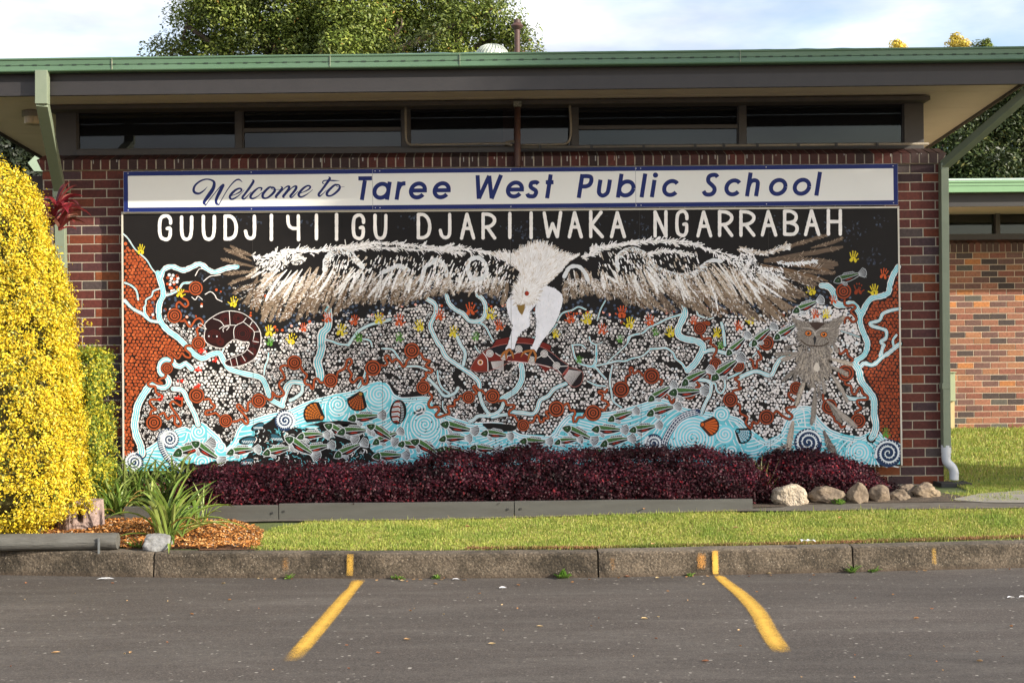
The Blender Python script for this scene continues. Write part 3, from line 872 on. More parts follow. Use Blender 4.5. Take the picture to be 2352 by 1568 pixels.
# ================================================================== sign and mural (thin layers of real paint on a flat board)
class Paint:
    """flat shapes in the board's own plane; coordinates measured on the board in units of 4096 across"""
    STEP = 2.7e-6
    def __init__(s, Y): s.Y = Y; s.L = 0; s.vx = []; s.lv = []; s.f = []; s.c = []; s.rng = random.Random(4)
    def layer(s, n=1): s.L += n
    def _add(s, pts, faces, col, lv):
        o = len(s.vx)
        s.vx.extend(pts); s.lv.extend([lv]*len(pts)); s.c.extend([col]*len(pts))
        s.f.extend([tuple(o+i for i in f) for f in faces])
    def poly(s, pts, col, sub=0):
        s._add([tuple(p) for p in pts], [tuple(range(len(pts)))], col, s.L+sub)
    def disc(s, x, y, r, col, n=10, ry=None, sub=None, wob=0.0, rot=0.0):
        ry = ry or r
        sub = s.rng.randint(0, 7)/8 if sub is None else sub
        a0 = s.rng.random()*6.28
        pts = []
        cr, sr = math.cos(rot), math.sin(rot)
        for k in range(n):
            a = a0+2*math.pi*k/n
            w = 1+wob*(s.rng.random()-0.5)
            px, py = r*w*math.cos(a), ry*w*math.sin(a)
            pts.append((x+px*cr-py*sr, y+px*sr+py*cr))
        s.poly(pts, col, sub)
    def ring(s, x, y, r0, r1, col, n=28, sub=0):
        pts = []; fs = []
        for k in range(n):
            a = 2*math.pi*k/n
            pts += [(x+r0*math.cos(a), y+r0*math.sin(a)), (x+r1*math.cos(a), y+r1*math.sin(a))]
        for k in range(n):
            j = (k+1) % n
            fs.append((2*k, 2*k+1, 2*j+1, 2*j))
        s._add(pts, fs, col, s.L+sub)
    def stroke(s, pts, w, col, smooth=4, cap=True, sub=0, wob=0.0, taper=None):
        P = np.asarray(pts, float)
        ws = np.asarray(w, float) if hasattr(w, '__len__') else np.full(len(P), float(w))
        if smooth and len(P) > 2:
            Q = smooth_poly(np.column_stack([P, ws]), smooth); P = Q[:, :2]; ws = Q[:, 2]
        if taper:
            t = np.linspace(0, 1, len(P)); ws = ws*np.minimum(1, np.minimum(t/taper[0] if taper[0] else 9, (1-t)/taper[1] if taper[1] else 9).clip(0.08))
        T = np.gradient(P, axis=0); T /= np.linalg.norm(T, axis=1)[:, None]+1e-9
        Nn = np.column_stack([-T[:, 1], T[:, 0]])
        if wob: ws = ws*(1+wob*(np.array([s.rng.random() for _ in ws])-0.5))
        A = P+Nn*ws[:, None]/2; B = P-Nn*ws[:, None]/2
        n = len(P)
        o = len(s.vx)
        for i in range(n):
            s.vx += [tuple(A[i]), tuple(B[i])]; lv = s.L+sub+0.10*i/n; s.lv += [lv, lv]; s.c += [col, col]
        for i in range(n-1): s.f.append((o+2*i, o+2*i+1, o+2*i+3, o+2*i+2))
        if cap:
            for (q, t, ww, lv) in ((P[0], -T[0], ws[0], s.L+sub+0.12), (P[-1], T[-1], ws[-1], s.L+sub+0.12)):
                if ww > 1.5:
                    a0 = math.atan2(t[1], t[0])
                    pts_ = [(q[0]+ww/2*math.cos(a0+a), q[1]+ww/2*math.sin(a0+a)) for a in np.linspace(-math.pi/2, math.pi/2, 6)]
                    s._add(pts_, [tuple(range(6))], col, lv)
    def build(s, name, mat, parent):
        U = np.array(s.vx)/1.7415
        D = _fw*F + np.outer(U[:, 0]-CX, _r2) - np.outer(U[:, 1]-CY, _u2)
        t = (s.Y-CAM[1])/D[:, 1]
        W = CAM+D*t[:, None]
        W[:, 1] = s.Y-0.0004-np.array(s.lv)*s.STEP*8
        W -= np.array(parent.location)
        # all faces face the viewer
        me = bpy.data.meshes.new(name)
        fl = []
        for f in s.f:
            a = 0.0
            for i in range(len(f)):
                p, q = s.vx[f[i]], s.vx[f[(i+1) % len(f)]]
                a += p[0]*q[1]-q[0]*p[1]
            fl.append(f if a < 0 else f[::-1])
        me.from_pydata([tuple(p) for p in W], [], fl)
        ca = me.color_attributes.new('tint', 'FLOAT_COLOR', 'POINT')
        arr = np.ones((len(W), 4), np.float32); arr[:, :3] = np.array(s.c, np.float32)
        ca.data.foreach_set('color', arr.ravel())
        me.materials.append(mat); me.update()
        o = bpy.data.objects.new(name, me); COL.objects.link(o); o.parent = parent
        return o
def inside(poly, x, y):
    c = False; n = len(poly); j = n-1
    for i in range(n):
        xi, yi = poly[i]; xj, yj = poly[j]
        if (yi > y) != (yj > y) and x < (xj-xi)*(y-yi)/(yj-yi)+xi: c = not c
        j = i
    return c
def Z(ox, oy, pts): return [(ox+x/2.8, oy+y/2.8) for x, y in pts]
def za(i, *pts): return Z((460, 1100, 1700, 2350, 2950)[i-1], 820, pts)
def zb(i, *pts): return Z((460, 1100, 1700, 2350, 2950)[i-1], 1340, pts)

def board(name, label, cat, TL, TR, BR, BL, Y, thick, battens):
    o = empty(name, at((TL[0]+TR[0])/2, (BL[1]+BR[1])/2, Y), label, cat)
    c = [at(*p, Y) for p in (TL, TR, BR, BL)]
    return o, c
M_paint = amat('house_paint', 0.6, 0.10, 9, 0.12, 60, spec=0.22)
M_gloss = amat('printed_vinyl', 0.45, 0.02, 3, 0.0, 60, spec=0.18)
M_frame = pmat('cream_painted_frame', (0.62, 0.58, 0.50), (0.52, 0.48, 0.40), 10, 0.5)
M_back = pmat('board_back', (0.10, 0.09, 0.08), (0.07, 0.06, 0.05), 8, 0.8)
NAVY = (0.012, 0.022, 0.125)

# ---------------- welcome sign
SYs = -0.150
sign, sc_ = board('welcome_sign', 'long white school welcome sign with a navy border, above the painted mural', 'sign', (283.5, 394), (2062, 376.5), (2063, 470.5), (284, 487.5), SYs, 0.02, True)
mb = MB()
vs = [tuple(sc_[3]), tuple(sc_[2]), tuple(sc_[2]+np.array([0, 0.012, 0])), tuple(sc_[3]+np.array([0, 0.012, 0])),
      tuple(sc_[0]), tuple(sc_[1]), tuple(sc_[1]+np.array([0, 0.012, 0])), tuple(sc_[0]+np.array([0, 0.012, 0]))]
mb.hexa(vs, (0.74, 0.74, 0.71)); mb.build('panel', M_gloss, sign)
for t in (0.01, 0.17, 0.33, 0.5, 0.66, 0.83, 0.985):
    mb = MB()
    p = sc_[0]+(sc_[1]-sc_[0])*t; q = sc_[3]+(sc_[2]-sc_[3])*t
    mb.box((p[0]-0.02, SYs+0.013, q[2]+0.01), (p[0]+0.02, -0.003, p[2]-0.01)); mb.build('batten', M_back, sign)
P = Paint(SYs)
f2 = 1.7415
c4 = [(283.5*f2, 394*f2), (2062*f2, 376.5*f2), (2063*f2, 470.5*f2), (284*f2, 487.5*f2)]
def lerp(a, b, t): return (a[0]+(b[0]-a[0])*t, a[1]+(b[1]-a[1])*t)
bw = 18
TLi = (c4[0][0]+bw, c4[0][1]+bw); TRi = (c4[1][0]-bw, c4[1][1]+bw); BRi = (c4[2][0]-bw, c4[2][1]-bw); BLi = (c4[3][0]+bw, c4[3][1]-bw)
e = 0.5
To = [(c4[0][0]+e, c4[0][1]+e), (c4[1][0]-e, c4[1][1]+e), (c4[2][0]-e, c4[2][1]-e), (c4[3][0]+e, c4[3][1]-e)]
Ti = [TLi, TRi, BRi, BLi]
for k in range(4):
    P.poly([To[k], To[(k+1) % 4], Ti[(k+1) % 4], Ti[k]], NAVY)
for xj in (1490, 2542):
    t = (xj-c4[0][0])/(c4[1][0]-c4[0][0]); a = lerp(c4[0], c4[1], t); b_ = lerp(c4[3], c4[2], t)
    P.layer(); P.stroke([a, b_], 1.6, (0.30, 0.30, 0.32), smooth=0, cap=False)
P.layer()
for t in (0.006, 0.165, 0.325, 0.331, 0.5, 0.662, 0.668, 0.83, 0.994):
    for (a, b_, s_) in ((c4[0], c4[1], 1), (c4[3], c4[2], -1)):
        q = lerp(a, b_, t); P.disc(q[0], q[1]+8*s_, 2.2, (0.55, 0.55, 0.58), 8)
P.build('border', M_gloss, sign)
# lettering
PT = Paint(SYs); PT.layer(2)
SLOPE = -0.00965
def sgl(x, y):            # from glyph baseline coordinates on the sign to picture units
    return (x, y)
def arc(cx, cy, rx, ry, a0, a1, n=18):
    return [(cx+rx*math.cos(math.radians(a)), cy+ry*math.sin(math.radians(a))) for a in np.linspace(a0, a1, n)]
def glyph(ch):
    """strokes in cap-height units, y up; returns list of (points, closed-smooth?)"""
    w = 0.175; h = w/2; X = 0.76; r = X/2-h; cy = X/2
    S = []
    if ch == 'T': S = [[(0, 1-h), (0.62, 1-h)], [(0.31, 0), (0.31, 1-w)]]
    elif ch == 'a': S = [arc(r+h, cy, r, r, 0, 360, 30), [(2*r+h, 0), (2*r+h, X)]]
    elif ch == 'b': S = [arc(r+h, cy, r, r, 0, 360, 30), [(h, 0), (h, 1.0)]]
    elif ch == 'o': S = [arc(r+h, cy, r, r, 0, 360, 30)]
    elif ch == 'e': S = [arc(r+h, cy, r, r, 0, 325, 28), [(h+0.03, cy), (2*r+h+h, cy)]]
    elif ch == 'c': S = [arc(r+h, cy, r, r, 38, 322, 26)]
    elif ch == 'r': S = [[(h, 0), (h, X)], [(h, X*0.55), (h+0.06, X*0.80), (h+0.17, X-h*0.95), (h+0.27, X-h*0.9)]]
    elif ch == 's': S = [[(0.40, X*0.80), (0.33, X-h*1.0), (0.22, X-h*0.95), (0.12, X-h*1.35), (0.11, X*0.66), (0.20, X*0.55), (0.33, X*0.44), (0.37, X*0.30), (0.31, h*1.15), (0.19, h), (0.08, h*1.25), (0.02, X*0.27)]]
    elif ch == 'S': S = [[(0.50, 0.82), (0.43, 0.90), (0.32, 0.915), (0.19, 0.87), (0.15, 0.75), (0.19, 0.62), (0.32, 0.50), (0.43, 0.38), (0.46, 0.25), (0.40, 0.13), (0.27, 0.085), (0.13, 0.12), (0.04, 0.24)]]
    elif ch == 't': S = [[(0.16, 0), (0.16, 1.0)], [(0.0, X-h), (0.33, X-h)]]
    elif ch == 'l': S = [[(h, 0), (h, 1.0)]]
    elif ch == 'i': S = [[(h, 0), (h, X-0.03)]]
    elif ch == 'h': S = [[(h, 0), (h, 1.0)], [(h, X*0.50), (h+0.05, X*0.78), (h+0.19, X-h), (h+0.33, X*0.80), (h+0.36, X*0.55), (h+0.36, 0)]]
    elif ch == 'u': S = [[(h, X), (h, X*0.48), (h+0.04, X*0.24), (h+0.19, h), (h+0.34, X*0.24), (h+0.38, X*0.48), (h+0.38, X)]]
    elif ch == 'P': S = [[(h, 0), (h, 1.0)], [(h, 1-h), (0.30, 1-h), (0.44, 0.87), (0.485, 0.72), (0.44, 0.56), (0.30, 0.485), (h, 0.485)]]
    elif ch == 'W': S = [[(0.06, 1.0), (0.27, 0.0)], [(0.27, 0.02), (0.565, 0.97)], [(0.565, 0.97), (0.82, 0.02)], [(0.82, 0.0), (1.07, 1.0)]]
    return S, w
def put(ch, x, w_px, base_y0):
    S, w = glyph(ch)
    capH = 95.0
    allx = [p[0] for s_ in S for p in s_]
    natural = (max(allx)-min(allx))
    for s_ in S:
        pts = []
        for (gx, gy) in s_:
            px = x+gx*capH*w_px+gy*capH*0.155
            py = base_y0+SLOPE*(px-1426)-gy*capH
            pts.append((px, py))
        straight = len(s_) == 2
        ring_ = (len(s_) == 30)
        W_ = w*capH*(1.0 if not straight or ch in 'TPlibht' else 0.98)
        PT.stroke(pts, W_, NAVY, smooth=0 if (straight or len(s_) > 20) else 5, cap=False)
        PT.layer(0.25)
BY = 800.7
letters = [('T', 1420, 0.93), ('a', 1484, 1.0), ('r', 1578, 1.0), ('e', 1630, 1.0), ('e', 1725, 1.0),
           ('W', 1890, 0.98), ('e', 2018, 1.0), ('s', 2104, 1.05), ('t', 2173, 1.0),
           ('P', 2306, 1.06), ('u', 2382, 1.05), ('b', 2463, 1.02), ('l', 2558, 1.0), ('i', 2599, 1.0), ('c', 2643, 1.0),
           ('S', 2806, 1.10), ('c', 2892, 1.0), ('h', 2979, 1.06), ('o', 3070, 1.03), ('o', 3165, 1.03), ('l', 3257, 1.0)]
for i, (ch, x, wq) in enumerate(letters):
    if i in (5, 9, 15): PT.build('lettering', M_gloss, sign); PT = Paint(SYs); PT.layer(2)
    put(ch, x, wq, BY)
    if ch == 'i': PT.disc(2280+766/2.24, 670+69/2.24, 10.5, NAVY, 20)
PT.build('lettering', M_gloss, sign); PT = Paint(SYs); PT.layer(2)
# script words, brush strokes of changing width
def script(pts, ws): PT.stroke([(750+x/3.6185, 680+y/3.6185) for x, y in pts], [w_/3.6185 for w_ in ws], NAVY, smooth=5, cap=True); PT.layer(0.25)
script([(288, 243), (235, 300), (170, 340), (110, 330), (88, 290), (110, 225), (180, 165), (265, 135), (340, 145), (385, 180), (375, 260), (320, 350), (255, 440), (240, 480), (268, 510)], [4, 18, 30, 36, 36, 30, 26, 22, 24, 38, 50, 56, 46, 40, 10])
script([(262, 515), (320, 430), (400, 330), (470, 245), (508, 215)], [14, 12, 12, 14, 22])
script([(515, 222), (470, 310), (430, 390), (412, 450), (425, 490), (460, 505)], [44, 52, 44, 40, 34, 10])
script([(452, 508), (500, 420), (570, 300), (640, 205), (700, 150), (750, 140), (795, 178)], [14, 12, 14, 18, 22, 22, 5])
script([(635, 375), (700, 350), (765, 315), (782, 285), (750, 268), (690, 295), (635, 350), (612, 395), (640, 425), (700, 400), (770, 345), (820, 290)], [8, 14, 22, 28, 26, 32, 38, 34, 26, 20, 10, 6])
script([(935, 140), (955, 165), (900, 255), (830, 350), (795, 400), (820, 420), (870, 375), (920, 320)], [6, 34, 36, 32, 34, 22, 12, 8])
script([(1062, 298), (1075, 265), (1030, 260), (975, 300), (925, 355), (912, 395), (945, 415), (1010, 385), (1080, 325)], [14, 24, 20, 30, 36, 34, 24, 14, 8])
script([(1235, 262), (1190, 250), (1130, 300), (1090, 355), (1095, 400), (1145, 408), (1210, 365), (1262, 305), (1255, 262), (1225, 245), (1210, 262), (1240, 283), (1330, 283)], [16, 28, 36, 38, 34, 24, 32, 36, 24, 12, 8, 8, 8])
script([(1350, 238), (1370, 262), (1330, 320), (1280, 385), (1300, 405)], [6, 30, 36, 36, 6])
script([(1300, 380), (1370, 300), (1430, 245), (1470, 240), (1465, 275), (1420, 335), (1385, 385), (1405, 402)], [8, 12, 18, 32, 36, 34, 36, 6])
script([(1400, 385), (1470, 300), (1530, 245), (1572, 238), (1568, 275), (1520, 340), (1490, 380), (1510, 398), (1560, 350), (1600, 310)], [8, 12, 18, 32, 36, 34, 36, 20, 12, 8])
script([(1620, 340), (1690, 315), (1755, 280), (1778, 245), (1745, 228), (1690, 255), (1635, 310), (1608, 360), (1640, 392), (1700, 370), (1760, 330), (1812, 285)], [8, 14, 22, 26, 24, 30, 36, 36, 26, 20, 10, 6])
PT.build('lettering', M_gloss, sign); PT = Paint(SYs); PT.layer(2)
script([(2042, 98), (2060, 125), (2010, 200), (1945, 290), (1900, 350), (1912, 380), (1960, 345), (2010, 295)], [6, 36, 36, 32, 36, 24, 12, 6])
script([(1980, 205), (1955, 190), (1970, 160), (2030, 150), (2110, 155), (2200, 157)], [6, 14, 18, 16, 20, 4])
script([(2190, 222), (2140, 215), (2080, 260), (2025, 320), (2020, 365), (2070, 375), (2140, 335), (2200, 270), (2200, 225), (2165, 208), (2150, 228), (2190, 248), (2275, 243)], [18, 28, 34, 38, 34, 24, 32, 34, 22, 10, 8, 8, 4])
PT.build('lettering', M_gloss, sign)

# ---------------- mural
MY = -0.120
mural, mc = board('mural', 'big black board mural of a white sea eagle, owl, possum and shoals of fish', 'mural', (281, 489), (2063, 476), (2071, 1068.5), (284, 1083.5), MY, 0.02, True)
mb = MB()
dY = np.array([0, 0.014, 0])
mb.hexa([tuple(mc[3]), tuple(mc[2]), tuple(mc[2]+dY), tuple(mc[3]+dY), tuple(mc[0]), tuple(mc[1]), tuple(mc[1]+dY), tuple(mc[0]+dY)], srgb(23, 20, 19))
mb.build('board', M_paint, mural)
mb = MB()
def bar(p, q, w, d):
    p = np.array(p); q = np.array(q); t = (q-p)/np.linalg.norm(q-p); n = np.array([-t[2], 0, t[0]])
    vs = []
    for yy in (MY-d, MY+0.016):
        for (o_, s_) in ((p-t*w/2, -1), (q+t*w/2, -1), (q+t*w/2, 1), (p-t*w/2, 1)):
            v_ = o_+n*s_*w/2; vs.append((v_[0], yy, v_[2]))
    mb.hexa(vs)
bar(mc[0], mc[1], 0.017, 0.006); bar(mc[1]+np.array([0, 0, -0.01]), mc[2]+np.array([0, 0, 0.01]), 0.015, 0.006); bar(mc[3]+np.array([0, 0, 0.01]), mc[0]+np.array([0, 0, -0.01]), 0.015, 0.006)
mb.build('frame', M_frame, mural)
for t in (0.012, 0.1667, 0.3333, 0.5, 0.6667, 0.8333, 0.985):
    mb = MB()
    p = mc[0]+(mc[1]-mc[0])*t; q = mc[3]+(mc[2]-mc[3])*t
    mb.box((p[0]-0.022, MY+0.017, q[2]+0.01), (p[0]+0.022, -0.003, p[2]-0.01)); mb.build('batten', M_back, mural)

BLACK = srgb(21, 18, 17); WHT = srgb(220, 214, 212); WHT2 = srgb(212, 218, 222); BLU = srgb(104, 190, 204); BLU2 = srgb(120, 205, 220)
NV = srgb(30, 52, 84); TER = srgb(160, 74, 38); TERD = srgb(142, 62, 32); BRN = srgb(32, 22, 18)
YEL = srgb(206, 186, 44); ORG = srgb(190, 82, 38); GRN = srgb(86, 138, 54); REDP = srgb(205, 45, 25)
SLATE = srgb(62, 74, 94)
MP = Paint(MY)
rr_ = random.Random(21)
def noisy(pts, a=3.0, n=3):
    S = smooth_poly(np.array(list(pts)+[pts[0]], float), n)[:-1]
    return [(x+rr_.uniform(-a, a), y+rr_.uniform(-a, a)) for x, y in S]
MURAL_OUT = [(494, 856), (3588, 834), (3600, 1856), (499, 1882)]

# smoky slate patches over the black ground
for _ in range(420):
    cl = rr_.choice([(830, 1120), (900, 1180), (1000, 860), (1230, 870), (1640, 865), (2080, 930), (2110, 940), (2480, 860), (2560, 880), (2590, 930), (3430, 930), (3500, 880), (3480, 1020), (3250, 900), (1120, 1200), (1500, 1230), (2200, 1240), (3100, 880), (3300, 1150), (2700, 1240)])
    x, y = cl[0]+rr_.gauss(0, 32), cl[1]+rr_.gauss(0, 22)
    if y < 862: continue
    MP.disc(x, y, rr_.uniform(1.5, 8), rr_.choice([srgb(50, 56, 70), srgb(42, 44, 52), srgb(66, 76, 92)]), 7, ry=rr_.uniform(1.5, 5), wob=0.7, rot=rr_.uniform(0, 3))
MP.layer()
# terracotta dot fields
TF_L = za(1, (95, 395), (160, 465), (250, 560), (340, 600), (400, 700), (450, 790), (500, 860), (510, 1000), (470, 1150), (485, 1290), (570, 1440), (700, 1520)) + \
    zb(1, (760, 100), (775, 190), (690, 265), (520, 275), (490, 350), (545, 440), (480, 505), (370, 535), (310, 620), (215, 780), (190, 950), (165, 1050), (205, 1180), (222, 1240), (200, 1310), (95, 1365))
TF_R = za(5, (1812, 735), (1770, 800), (1735, 960), (1690, 1050), (1560, 1080), (1500, 1120), (1480, 1190), (1415, 1240), (1400, 1330), (1440, 1420)) + \
    zb(5, (1450, 60), (1490, 150), (1470, 230), (1400, 300), (1405, 380), (1440, 450), (1470, 560), (1545, 680), (1575, 790), (1565, 900), (1595, 1050), (1650, 1150), (1835, 1215))
TF_L[0] = (497, TF_L[0][1]); TF_L[-1] = (498, TF_L[-1][1])
def dots(polyg, sp, r, cols, jit, cond=None, hollow=0.0, hole=BLACK, skip=0.0, rvar=0.12, n=9):
    xs_ = [p[0] for p in polyg]; ys2 = [p[1] for p in polyg]
    y = min(ys2); row = 0
    while y < max(ys2):
        x = min(xs_)+(sp/2 if row % 2 else 0)
        while x < max(xs_):
            qx = x+rr_.gauss(0, jit)+3*math.sin(y*0.021+x*0.004); qy = y+rr_.gauss(0, jit)+4*math.sin(x*0.017+y*0.006)
            if inside(polyg, qx, qy) and (cond is None or cond(qx, qy)) and rr_.random() >= skip:
                k = cols(qx, qy) if callable(cols) else rr_.choice(cols)
                rad = r*(1+rr_.uniform(-rvar, rvar))
                sb_ = rr_.randint(0, 7)/8
                MP.disc(qx, qy, rad, k, n, sub=sb_, wob=0.12)
                hv = hollow(qx, qy) if callable(hollow) else hollow
                if rr_.random() < hv:
                    a = rr_.uniform(-0.9, 2.4)
                    MP.disc(qx+rad*0.28*math.cos(a), qy+rad*0.28*math.sin(a), rad*rr_.uniform(0.48, 0.72), hole if rr_.random() < 0.6 else srgb(96, 92, 92), 7, sub=1.2+sb_)
            x += sp
        y += sp*0.866; row += 1
MP.poly(TF_L, srgb(36, 20, 14)); MP.poly(TF_R, srgb(34, 18, 13)); MP.layer()
dots(TF_L, 15.2, 6.5, [TER, TER, srgb(182, 90, 48), srgb(160, 74, 38)], 1.0)
dots(TF_R, 15.2, 6.5, [TERD, TERD, srgb(158, 70, 36), srgb(138, 58, 28)], 1.0)
MP.layer(3)

# white dot field
WTOP = [(600, 1290), (650, 1250), (690, 1255), (760, 1290), (800, 1335), (860, 1345), (1010, 1345), (1080, 1335), (1150, 1325), (1220, 1300), (1300, 1285), (1400, 1275), (1520, 1262), (1620, 1232), (1720, 1215), (1800, 1248), (1900, 1292), (1960, 1232), (2030, 1240), (2150, 1245), (2260, 1290), (2350, 1250), (2420, 1268), (2500, 1300), (2600, 1258), (2750, 1252), (2850, 1245), (2960, 1262), (3150, 1262), (3200, 1238), (3330, 1232), (3400, 1262), (3440, 1330)]
WRIGHT = za(5, (1350, 1380), (1390, 1500)) + zb(5, (1420, 100), (1400, 210), (1300, 290), (1290, 420), (1340, 560), (1460, 700), (1490, 850), (1500, 1000), (1480, 1080))
WBOT = [(3440, 1742), (3380, 1735), (3320, 1715), (3270, 1660), (3230, 1615), (3150, 1668), (3115, 1738), (3062, 1762), (3000, 1712), (2950, 1668), (2900, 1650), (2850, 1648), (2740, 1630), (2660, 1640), (2560, 1610), (2480, 1645), (2420, 1660), (2300, 1632), (2240, 1690), (2200, 1740), (2080, 1735), (2020, 1712), (1900, 1705), (1850, 1680), (1780, 1655), (1720, 1640), (1680, 1560), (1600, 1590), (1560, 1530), (1500, 1532), (1420, 1560), (1330, 1580), (1230, 1605), (1100, 1650), (1020, 1672), (960, 1700), (930, 1770), (880, 1750), (840, 1720), (790, 1730), (740, 1705), (690, 1720), (650, 1745), (590, 1790), (560, 1760), (555, 1700), (575, 1620), (600, 1570)] + zb(1, (480, 600), (650, 600), (640, 500), (700, 400), (860, 330), (860, 250), (790, 150), (760, 60)) + za(1, (600, 1400), (545, 1290), (530, 1180))
WF = WTOP+WRIGHT+WBOT
DENS = [(2500, 3300, 1480, 1760), (700, 900, 1450, 1640), (2050, 2350, 1480, 1720)]
def hol(x, y):
    h = 0.62
    if x > 2900: h = 0.16
    if 560 < x < 900 and y > 1560: h = 0.9
    if 900 < x < 1100 and 1500 < y: h = 0.85
    if 2050 < x < 2900 and y > 1480: h = 0.22
    if y < 1300: h *= 0.8
    if 760 < x < 960 and 1380 < y < 1640: h = 0.15
    return h+0.25*mnoise.noise((x*0.01, y*0.01, 0))
def wcol(x, y):
    b_ = rr_.uniform(0.9, 1.0)
    return tuple(q*b_ for q in (WHT if rr_.random() < 0.9 else WHT2))
dots(WF, 13.8, 5.3, wcol, 1.6, hollow=hol, skip=0.05, rvar=0.2, hole=srgb(58, 54, 54), cond=lambda x, y: mnoise.noise((x*0.02, y*0.025, 4)) < 0.40)
dots(WF, 24, 6.0, wcol, 7, hollow=0.15, cond=lambda x, y: x > 2350 and y > 1500 or x > 2950, skip=0.35)
# dots thinning into the dark sky
up = [(x, y-75) for x, y in WTOP]+WTOP[::-1]
dots(up, 17, 5.6, lambda x, y: rr_.choice([SLATE, SLATE, srgb(48, 58, 78), srgb(80, 92, 110)]), 4, skip=0.45)
dots([(x, y-25) for x, y in WTOP]+WTOP[::-1], 18, 5.6, lambda x, y: rr_.choice([WHT, WHT, ORG, srgb(240, 170, 150)]), 5, skip=0.45, hollow=0.3)
dots(za(1, (580, 780), (720, 760), (720, 900), (680, 960), (590, 1000)), 14, 6, [WHT, WHT, ORG], 2, hollow=0.3, skip=0.15)
dots(za(5, (600, 1180), (760, 1120), (900, 1100), (1150, 1180), (1260, 1160), (1330, 1300), (1390, 1460), (1380, 1568), (1200, 1568), (1200, 1330), (1050, 1300), (800, 1310), (640, 1290), (640, 1568), (560, 1568), (560, 1380)), 15.5, 7.3, wcol, 1.8, hollow=0.12, skip=0.05)
for _ in range(60):
    x, y = rr_.uniform(620, 1100), rr_.uniform(1150, 1320); MP.disc(x, y, rr_.uniform(3, 6), rr_.choice([SLATE, SLATE, WHT, ORG]), 8)
MP.layer(4)

# water along the bottom
WATER = [(3600, 1745), (3540, 1765), (3500, 1700), (3508, 1600), (3480, 1700), (3440, 1742)]
wtop = [(498, 1835), (560, 1800)]+[(590, 1790), (620, 1770), (655, 1745), (690, 1722), (740, 1706), (770, 1720), (790, 1690), (812, 1690), (850, 1722), (880, 1750), (905, 1790), (930, 1765), (960, 1700), (1020, 1672), (1100, 1650), (1150, 1640), (1230, 1605), (1330, 1578), (1420, 1560), (1480, 1532), (1545, 1530), (1575, 1575), (1610, 1590), (1700, 1585), (1725, 1600), (1740, 1640), (1790, 1660), (1850, 1680), (1900, 1690), (2010, 1690), (2080, 1735), (2200, 1742), (2240, 1690), (2290, 1650), (2400, 1650), (2470, 1640), (2560, 1615), (2650, 1595), (2740, 1630), (2850, 1648), (2950, 1668), (3000, 1712), (3062, 1762), (3115, 1738), (3150, 1668), (3180, 1630), (3240, 1625), (3270, 1665), (3320, 1715), (3380, 1737), (3440, 1745), (3500, 1715), (3540, 1750), (3601, 1775)]
wpoly = wtop+[(3600, 1856), (3000, 1860), (2000, 1869), (1200, 1876), (499, 1882)]
MP.poly(wpoly, BLU); MP.layer()
# parallel white ripples under the shore line
def offset_line(pts, d):
    Pq = smooth_poly(pts, 3); T = np.gradient(Pq, axis=0); T /= np.linalg.norm(T, axis=1)[:, None]+1e-9
    k = np.ones(7)/7
    Nn = np.column_stack([-T[:, 1], T[:, 0]])
    Nn = np.column_stack([np.convolve(np.pad(Nn[:, j], 3, 'edge'), k, 'valid') for j in (0, 1)])
    return Pq+Nn*d
for d in (1, 11, 21):
    Q = offset_line(wtop, d)
    i = 0
    while i < len(Q)-3:
        n_ = rr_.randint(14, 30); seg = Q[i:i+n_]
        seg = [p for p in seg if p[1] < 1872]
        if len(seg) > 3: MP.stroke(seg, 4.6, WHT2, smooth=0, wob=0.3, sub=0.2*(d > 5))
        i += n_+rr_.randint(0, 2)
MP.layer()
spirals = [(*zb(1, (940, 1080))[0], 32), (*zb(1, (1190, 1245))[0], 17), (*zb(1, (980, 1420))[0], 40), (*zb(2, (1165, 665))[0], 48), (*zb(2, (705, 775))[0], 40),
           (*zb(2, (1610, 820))[0], 28), (*zb(2, (1680, 1000))[0], 64), (*zb(4, (1180, 1150))[0], 88), (*zb(4, (1500, 890))[0], 32), (*zb(4, (1540, 1110))[0], 36),
           (*zb(4, (1620, 1300))[0], 26), (*zb(5, (1360, 1310))[0], 46), (*zb(5, (410, 1330))[0], 30)]
# short flowing white strokes everywhere in the water, bending round the spirals
def flow(x, y):
    vx, vy = 1.0, -0.08+0.35*math.sin(x*0.013+y*0.02)
    for (cx, cy, r_) in spirals:
        dx, dy = x-cx, y-cy; d = math.hypot(dx, dy)+1e-6
        w = math.exp(-((d-r_)/(r_*0.9))**2)*3
        vx += -dy/d*w; vy += dx/d*w
    n_ = math.hypot(vx, vy); return vx/n_, vy/n_
taken = {}
def free(x, y, g=9.5):
    k = (int(x/g), int(y/g))
    for a in (-1, 0, 1):
        for b2 in (-1, 0, 1):
            for (px, py) in taken.get((k[0]+a, k[1]+b2), ()):
                if (px-x)**2+(py-y)**2 < g*g: return False
    return True
def wy(x): return float(np.interp(x, [p[0] for p in wtop], [p[1] for p in wtop]))
for _ in range(5200):
    x = rr_.uniform(505, 3590); yt = wy(x)+26
    if yt > 1862: continue
    y = rr_.uniform(yt, 1866)
    if any(math.hypot(x-c[0], y-c[1]) < c[2]*1.08 for c in spirals): continue
    if not free(x, y): continue
    line = [(x, y)]
    for sgn in (1, -1):
        px, py = x, y
        for k in range(9):
            fx, fy = flow(px, py); px += fx*6*sgn; py += fy*6*sgn
            if py > 1868 or px < 503 or px > 3594 or py < wy(px)+18 or not free(px, py) or any(math.hypot(px-c[0], py-c[1]) < c[2]*1.04 for c in spirals): break
            line = line+[(px, py)] if sgn == 1 else [(px, py)]+line
    if len(line) < 3: continue
    for (px, py) in line: taken.setdefault((int(px/9.5), int(py/9.5)), []).append((px, py))
    MP.stroke(line, 4.4, WHT2, smooth=2, wob=0.25)
MP.layer()
